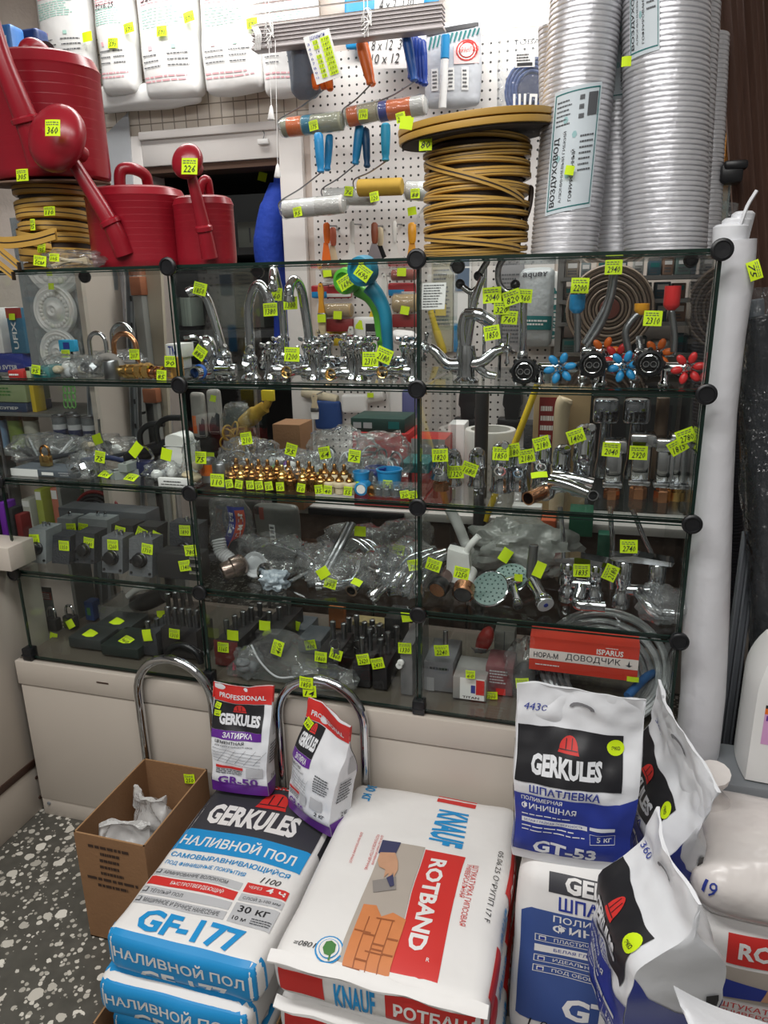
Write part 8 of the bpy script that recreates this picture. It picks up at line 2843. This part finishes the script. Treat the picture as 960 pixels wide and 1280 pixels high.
for i, (x0, y0, x1, y1, lb) in enumerate(((134, 588, 162, 570, 'pale steel bar lock lying slanted, nearer the outer side'), (142, 598, 178, 586, 'pale steel bar lock lying slanted in front, tag beside it'), (150, 560, 172, 590, 'pale grey hinge standing crosswise on the bar locks'))):
    a, c = P(x0, y0, .06), P(x1, y1, .12)
    a.z = c.z = Z2+.012+(.022 if i == 2 else 0)
    d = (c-a).normalized()
    s_ = d.cross(V((0, 0, 1)))*.014
    t = thing('bar_lock', lb, 'lock', V((a.x, a.y, Z2)), 'steel bar locks')
    MB().prism([a-s_-V((0, 0, .011)), a+s_-V((0, 0, .011)), c+s_-V((0, 0, .011)), c-s_-V((0, 0, .011))], (0, 0, .022), mat('pale steel', (172, 180, 178), .4, .4)).build('bar', t)
    b = MB()
    for f in (.2, .8): b.cyl(a.lerp(c, f)+V((0, 0, .011)), a.lerp(c, f)+V((0, 0, .014)), .004, STEEL, 8)
    b.build('screws', t)
    if i < 2: tpx(t, (0, 164)[i] or 132, (0, 597)[i] or 593, .055, '185', 10, (.04, .028), (0, -.5, 1))
goods(110, .06, Z2, (.09, .08, .075), 65, 'shiny clear bag with a steel rosette in front, second row', (4, 'nut', CHROME, 'rosette'), ((125, 571, '75', 8, .04),))
goods(60, .22, Z2, (.22, .14, .085), 66, 'wide flat clear bag behind the brass padlock, second row', (6, 'bar', (STEEL, LGREY), 'rod'))
goods(130, .3, Z2, (.22, .12, .07), 67, 'clear bag of beige parts with a yellow tag, second row', (5, 'blob', (BEIGE, WHITE), 'small_part'), ((122, 549, '', 70, .25),))
t = onshelf('black_hand_saw', 'black tool with two hooked handles lying across the second row', 'tool', 205, .2, Z2)
s = spline([P(160, 568, .2), P(190, 556, .2), P(222, 546, .2)], 6)
for q in s: q.z += Z2+.03-min(k.z for k in s) if False else 0
zoff = Z2+.024-min(k.z for k in s)
s = [q+V((0, 0, zoff)) for q in s]
MB().tube(s, .022, BLACK, 12).build('tool_body', t)
for k in (2, 6):
    q = s[k*1+2]
    MB().tube(spline([q+V((0, -.01, .01)), q+V((.0, -.01, .06)), q+V((.03, -.005, .085)), q+V((.075, 0, .088))], 5), .0085, BLACK, 10).build('hooked_handle', t)
t = onshelf('navy_lock', 'navy padlock lying before the black tool, second row', 'padlock', 182, .12, Z2)
c = spot(184, .12, Z2)
MB().box(c.x-.03, c.x+.03, .1, .135, Z2+.0005, Z2+.045, mat('navy lock', (30, 36, 70), .35), .008).build('lock_body', t)
MB().tube(spline([c+V((-.02, 0, .045)), c+V((-.03, 0, .07)), c+V((.0, 0, .085)), c+V((.025, 0, .06)), c+V((.02, 0, .045))], 5), .004, CHROME, 8).build('shackle', t)
tpx(t, 170, 562, .09, '', 40, (.03, .045))
goods(205, .09, Z2, (.1, .08, .05), 68, 'clear bag of white plates in front of the white canister', (5, 'blob', (WHITE, LGREY), 'plate'), ((208, 568, '', 12, .06),))
carton('sign_card', 'small white folded card with printed lines at the outer post, second row', 197, 597, 235, 611, .02, .012, PAPER, (('l', .2, .55, .8, .75, 1, INK), ('l', .1, .25, .95, .4, 1, INK)), 'card', Z2, None, .001)
t = onshelf('white_canister', 'white plastic canister standing at the outer post, second row', 'canister', 232, .16, Z2)
c = spot(229, .16, Z2)
h_ = P(232, 541, .16).z-Z2
fn = lambda a, bb, cc: V((c.x+a*.03*math.sqrt(1-.15*bb*bb)*(1-.15*max(0, cc-.7)/.3), c.y+bb*.035*math.sqrt(1-.2*a*a), Z2+.0005+(cc+1)/2*h_-.006*a*a*(cc > .9)))
MB().cube(fn, WHITE, 8, 8, 12).build('canister_body', t)
MB().box(c.x-.0305, c.x+.0305, c.y-.036, c.y+.036, Z2+h_*.72, Z2+h_*.735, LGREY, .001).build('lid_seam', t)
goods(244, .06, Z2, (.05, .05, .12), 69, 'narrow clear bag hanging by the outer post with a yellow tag', (3, 'blob', (BEIGE,), 'small_part'), ((251, 572, '75', 0, .03),))
# ---- third row: lock boxes
def lockbox(label, x0, y0, x1, y1, Y, dp, m, knob, tags, pins=2):
    p, q = P(x0, y0, Y), P(x1, y1, Y)
    z1 = max(p.z, Z3+.04)
    t = thing('rim_lock', label, 'lock', V(((p.x+q.x)/2, Y, Z3)), 'rim locks in the third row')
    b = MB()
    sh_ = .02
    w_ = q.x-p.x
    fn = lambda a, bb, cc: V((p.x+w_*(a+1)/2, Y+dp*(bb+1)/2+sh_*(cc+1)/2, Z3+.0005+(z1-Z3)*(cc+1)/2))
    b.cube(fn, m, 3, 3, 3)
    b.build('lock_case', t)
    if knob:
        c = V(((p.x+q.x)/2, Y+sh_*.45, Z3+(z1-Z3)*.45))
        r = min(w_*.30, .02)
        k = MB()
        k.turn(c, (0, -1, .2), [(r*1.1, -.002), (r*1.1, .004), (r*.95, .006), (r*.9, .018), (r*.75, .02), (0, .02)], BLACK, 20)
        k.box(c.x-r*1.25, c.x-r*.6, c.y-.02, c.y-.004, c.z-.006, c.z+.006, BLACK, .003)
        k.build('turn_knob', t)
        s = MB()
        for x in (.1, .9): s.turn(V((p.x+w_*x, Y-.0, Z3+.01)), (0, -1, .2), [(.004, -.002), (.004, .001), (0, .001)], BLACK, 10)
        s.build('screws', t)
    for i in range(pins):
        c = V((p.x+w_*(.45+.25*i), Y+dp*.5+sh_, z1-.001))
        MB().cyl(c, c+V((0, 0, .016)), .006, CHROME, 10).build('latch_bolt', t)
    for (px_, py_, tx, ro) in tags: tpx(t, px_, py_, Y-.004+sh_*.8, tx, ro, (.038, .032))
    return t
HG = DGREY
HL = mat('pale hammered grey', (140, 146, 148), .45, .2, .1, 30, .2, 150)
lockbox('pale grey rim lock with a round dial nearest the counter', 30, 664, 58, 708, .07, .07, HL, True, ((43, 674, '1310', -4),))
lockbox('dark grey rim lock without a knob, second from the counter', 60, 672, 88, 716, .08, .06, HG, False, ((80, 682, '1350', 0),), 0)
lockbox('dark rim lock with a tag at its top edge, third from the counter', 89, 668, 120, 722, .10, .06, HG, True, ((111, 678, '1240', 6),), 0)
lockbox('grey hammered rim lock with a black knob, the one with tag 1260', 122, 674, 154, 724, .05, .055, mat('hammered grey', (104, 108, 112), .42, .3, .15, 30, .3, 150), True, ((141, 681, '1260', 0),))
lockbox('grey hammered rim lock with a black knob, the one with tag 1710', 156, 676, 191, 728, .045, .055, mat('hammered grey', (104, 108, 112), .42, .3, .15, 30, .3, 150), True, ((184, 686, '1710', 6),))
lockbox('pale rim lock in the back row nearest the counter, two chrome latches', 66, 650, 88, 676, .2, .06, HL, False, ((89, 660, '1120', -4),), 1)
lockbox('pale rim lock in the back row with a white catch plate', 92, 650, 134, 690, .22, .07, HL, False, ((104, 660, '1240', 4),), 2)
lockbox('dark rim lock behind the two hammered ones, tag 2620 on top', 134, 658, 166, 700, .16, .06, BLACKM, False, ((150, 664, '2620', 10),), 0)
lockbox('dark rim lock behind with a slanted tag on top', 166, 660, 196, 704, .17, .06, BLACKM, False, ((177, 666, '1120', 24), (196, 671, '', 20)), 0)
lockbox('wide dark rim lock with a semicircular recess at the outer post', 207, 656, 250, 720, .12, .05, HG, True, ((231, 663, '1890', -2),), 2)
mortise('black door lock with three chrome bolts on its end at the outer post, third row', 194, 690, 252, 742, .05, .06, Z3, (), ((238, 688, '780', -8), (231, 707, '1340', -12)), BLACKM)
o = [q for q in COL.objects if q.name.startswith('door_lock')][-1]
for k in range(3):
    p = P(247, 697+9*k, .05)
    MB().cyl(p+V((-.02, -.006, 0)), p+V((.012, -.006, 0)), .0065, CHROME, 12).build('bolt', o)
carton('flat_lock_case', 'large flat grey lock case lying slanted behind the rim locks', 72, 634, 186, 680, .3, .08, mat('slate lock case', (84, 88, 92), .45, .3), (), 'lock', Z3)
for i, (x0, x1, y0, m, lb) in enumerate(((26, 42, 624, (190, 190, 180), 'pale carton with a folded lid behind the third row'), (42, 58, 612, (170, 180, 80), 'yellow green carton behind the third row'), (62, 78, 610, (196, 116, 92), 'orange pink carton behind the third row'), (78, 96, 616, (120, 140, 110), 'leafy printed carton behind the third row'))):
    carton('tall_carton', lb, x0, y0, x1, 660, .862, .08, mat('tall carton %d' % i, m, .6, 0, .15, 12), (('r', .1, .75, .9, .95, PAPER),), 'box', RZ[3])
t = thing('black_cable_loops', 'black and red cable loops behind the rim locks', 'cable', P(115, 650, .55))
b = MB()
c = P(118, 645, .56)
for i in range(4):
    R_ = .05+.012*i
    MB().tube([c+V((R_*1.1*math.cos(a), .008*i, R_*math.sin(a))) for a in [PI*k/16-.2 for k in range(20)]], .007, BLACKM if i != 3 else mat('dark red cable', (110, 30, 30), .5), 8).build('cable_loop', t)
# ---- bottom row
t = onshelf('padlock_card', 'red and black blister card with a padlock at the outer corner, bottom row', 'blister card', 60, .2, Z4)
p, q = P(45, 733, .2), P(75, 810, .2)
b = MB()
b.box(p.x, q.x, .2, .204, Z4+.0005, p.z, mat('dull grey card', (92, 96, 98), .6), .001)
s = flat(b, (p.x, .2, Z4), (q.x-p.x, 0, 0), (0, 0, p.z-Z4))
s.rect(0, .68, 1, .88, mat('dull red print', (150, 50, 60), .5), 0).rect(0, .88, 1, 1, PBLK, 0)
s.lines(.1, .7, .9, .85, 3, PGRY, 1, 3)
b.build('card', t)
for i, (px, py, Yq, lb, tg) in enumerate(((64, 790, .17, '', (67, 796, '', 10)), (86, 772, .2, 'chrome shackled padlock standing beside the blister card', (88, 780, '', -30)))):
    c = spot(px+4, Yq, Z4)
    if i == 0: tt = t
    else: tt = thing('padlock', lb, 'padlock', c, 'padlocks in the bottom row')
    MB().box(c.x-.022, c.x+.022, Yq-.014, Yq+.014, Z4+.001, Z4+.045, BLACKM, .005).build('lock_body', tt)
    MB().tube([c+V((-.014, 0, .04))]+[c+V((-.014*math.cos(PI*k/10), 0, .062+.018*math.sin(PI*k/10))) for k in range(11)]+[c+V((.014, 0, .04))], .0042, CHROME, 8).build('shackle', tt)
    tpx(tt, tg[0], tg[1], Yq-.03, tg[2], tg[3], (.03, .03))
carton('blue_packet', 'small blue packet standing behind the padlocks, bottom row', 104, 752, 120, 790, .26, .04, mat('dull blue packet', (36, 66, 120), .5), (('r', .3, .3, .7, .7, PGRN),), 'packet', Z4)
for i, (x0, y0, x1, Yq, dp, tg, m, lb) in enumerate(((86, 806, 126, .08, .1, (94, 801, '', 60), mat('dark green grey box', (42, 48, 48), .5), 'dark box with a tag on its top, nearest the counter in the bottom row'), (118, 795, 160, .17, .12, (131, 779, '', 50), mat('dark green grey box', (42, 48, 48), .5), 'dark box behind another one, tag laid on top, bottom row'), (126, 812, 172, .06, .13, (150, 813, '960', 55), mat('dark bottle green box', (28, 40, 38), .4), 'dark bottle green box in front, tag 960 on it, bottom row'))):
    p, q = P(x0, y0, Yq), P(x1, y0, Yq)
    H = max(.035, min(.05, p.z-Z4))
    b = MB().box(p.x, q.x, Yq, Yq+dp, Z4+.0005, Z4+H, m, .004)
    o = b.build('dark_box')
    tag(o, lb, 'box', 'dark boxes in the bottom row')
    ptag(o, V(((p.x+q.x)/2, Yq+dp*.3, Z4+H+.002)), tg[2], 20, (.044, .034), (0, -.25, 1))
t = onshelf('clear_plastic_box', 'clear hinged plastic box lying open on the dark boxes', 'box', 145, .3, Z4)
p, q = P(138, 760, .30), P(172, 795, .30)
b = MB()
z1 = Z4+.07
for a in ((p.x, q.x, .24, .243, Z4, z1), (p.x, q.x, .37, .373, Z4, z1), (p.x, p.x+.003, .24, .373, Z4, z1), (q.x-.003, q.x, .24, .373, Z4, z1), (p.x, q.x, .24, .373, Z4+.0005, Z4+.003)): b.box(*a, FILMT)
b.build('box_shell', t)
MB().prism([V((p.x, .373, z1)), V((q.x, .373, z1)), V((q.x+.01, .42, z1+.08)), V((p.x+.01, .42, z1+.08))], (0, .003, 0), FILMT).build('lid', t)
t = onshelf('black_tool_case', 'black and white tool lying at the back of the bottom row', 'tool', 190, .34, Z4)
MB().tube(spline([spot(170, .36, Z4+.03), spot(185, .35, Z4+.05), spot(205, .36, Z4+.08)], 6), .03, BLACKM, 12).build('tool_body', t)
MB().tube(spline([spot(160, .33, Z4+.07), spot(172, .33, Z4+.10), spot(190, .33, Z4+.115)], 6), .011, PAPER, 10).build('white_strap', t)
t = onshelf('clear_tray', 'low clear tray in front under the dark boxes', 'tray', 95, .06, Z4)
bpy.data.objects.remove(t)
mortise('dark door lock with a row of five bolts, outermost bay bottom row, tag 1310', 200, 785, 250, 840, .1, .1, Z4, ((.1, .3, .06), (.3, .3, .06), (.5, .3, .06), (.7, .3, .06), (.9, .3, .06)), ((218, 792, '1310', 2),))
mortise('dark door lock with slanting bolts behind the one tagged 1310', 204, 765, 240, 820, .24, .1, Z4, ((.1, .2, .06), (.3, .35, .06), (.5, .5, .06), (.7, .65, .06)), ((202, 770, '', 80),), mat('dull brown lock', (60, 52, 48), .5))
mortise('group of upright dark latches wrapped in film beside the lock tagged 1310', 176, 790, 200, 838, .09, .12, Z4, ((.2, .2, .03), (.5, .4, .03), (.8, .6, .03)), ((184, 794, '', 80),), DGREY)
t = onshelf('black_hose_ring', 'black ring of hose lying behind the chrome hoop, bottom row', 'hose', 225, .05, Z4)
c = spot(228, .055, Z4)
MB().tube([c+V((.055*math.cos(a), .012, .012+.05*math.sin(a))) for a in [PI*k/14 for k in range(15)]], .010, BLACK, 10).build('hose_body', t)
# things at the far end of the counter
carton('counter_box', 'white box standing at the end of the shop counter', -50, 680, 14, 712, -.06, .10, LAMW, (), 'box', .8585)
t = thing('dark_bags_bundle', 'bundle of dark folded bags standing on the counter behind the white box', 'bags', P(5, 650, .12))
for i in range(4):
    p = P(-8+8*i, 620, .10)
    MB().box(p.x-.012, p.x+.01, .09+.005*i, .148, .8585, p.z-.02*i, (BLACKM, PPUR, BLACKM, mat('dark red cable', (110, 30, 30), .5))[i], .004).build('folded_bag', t)
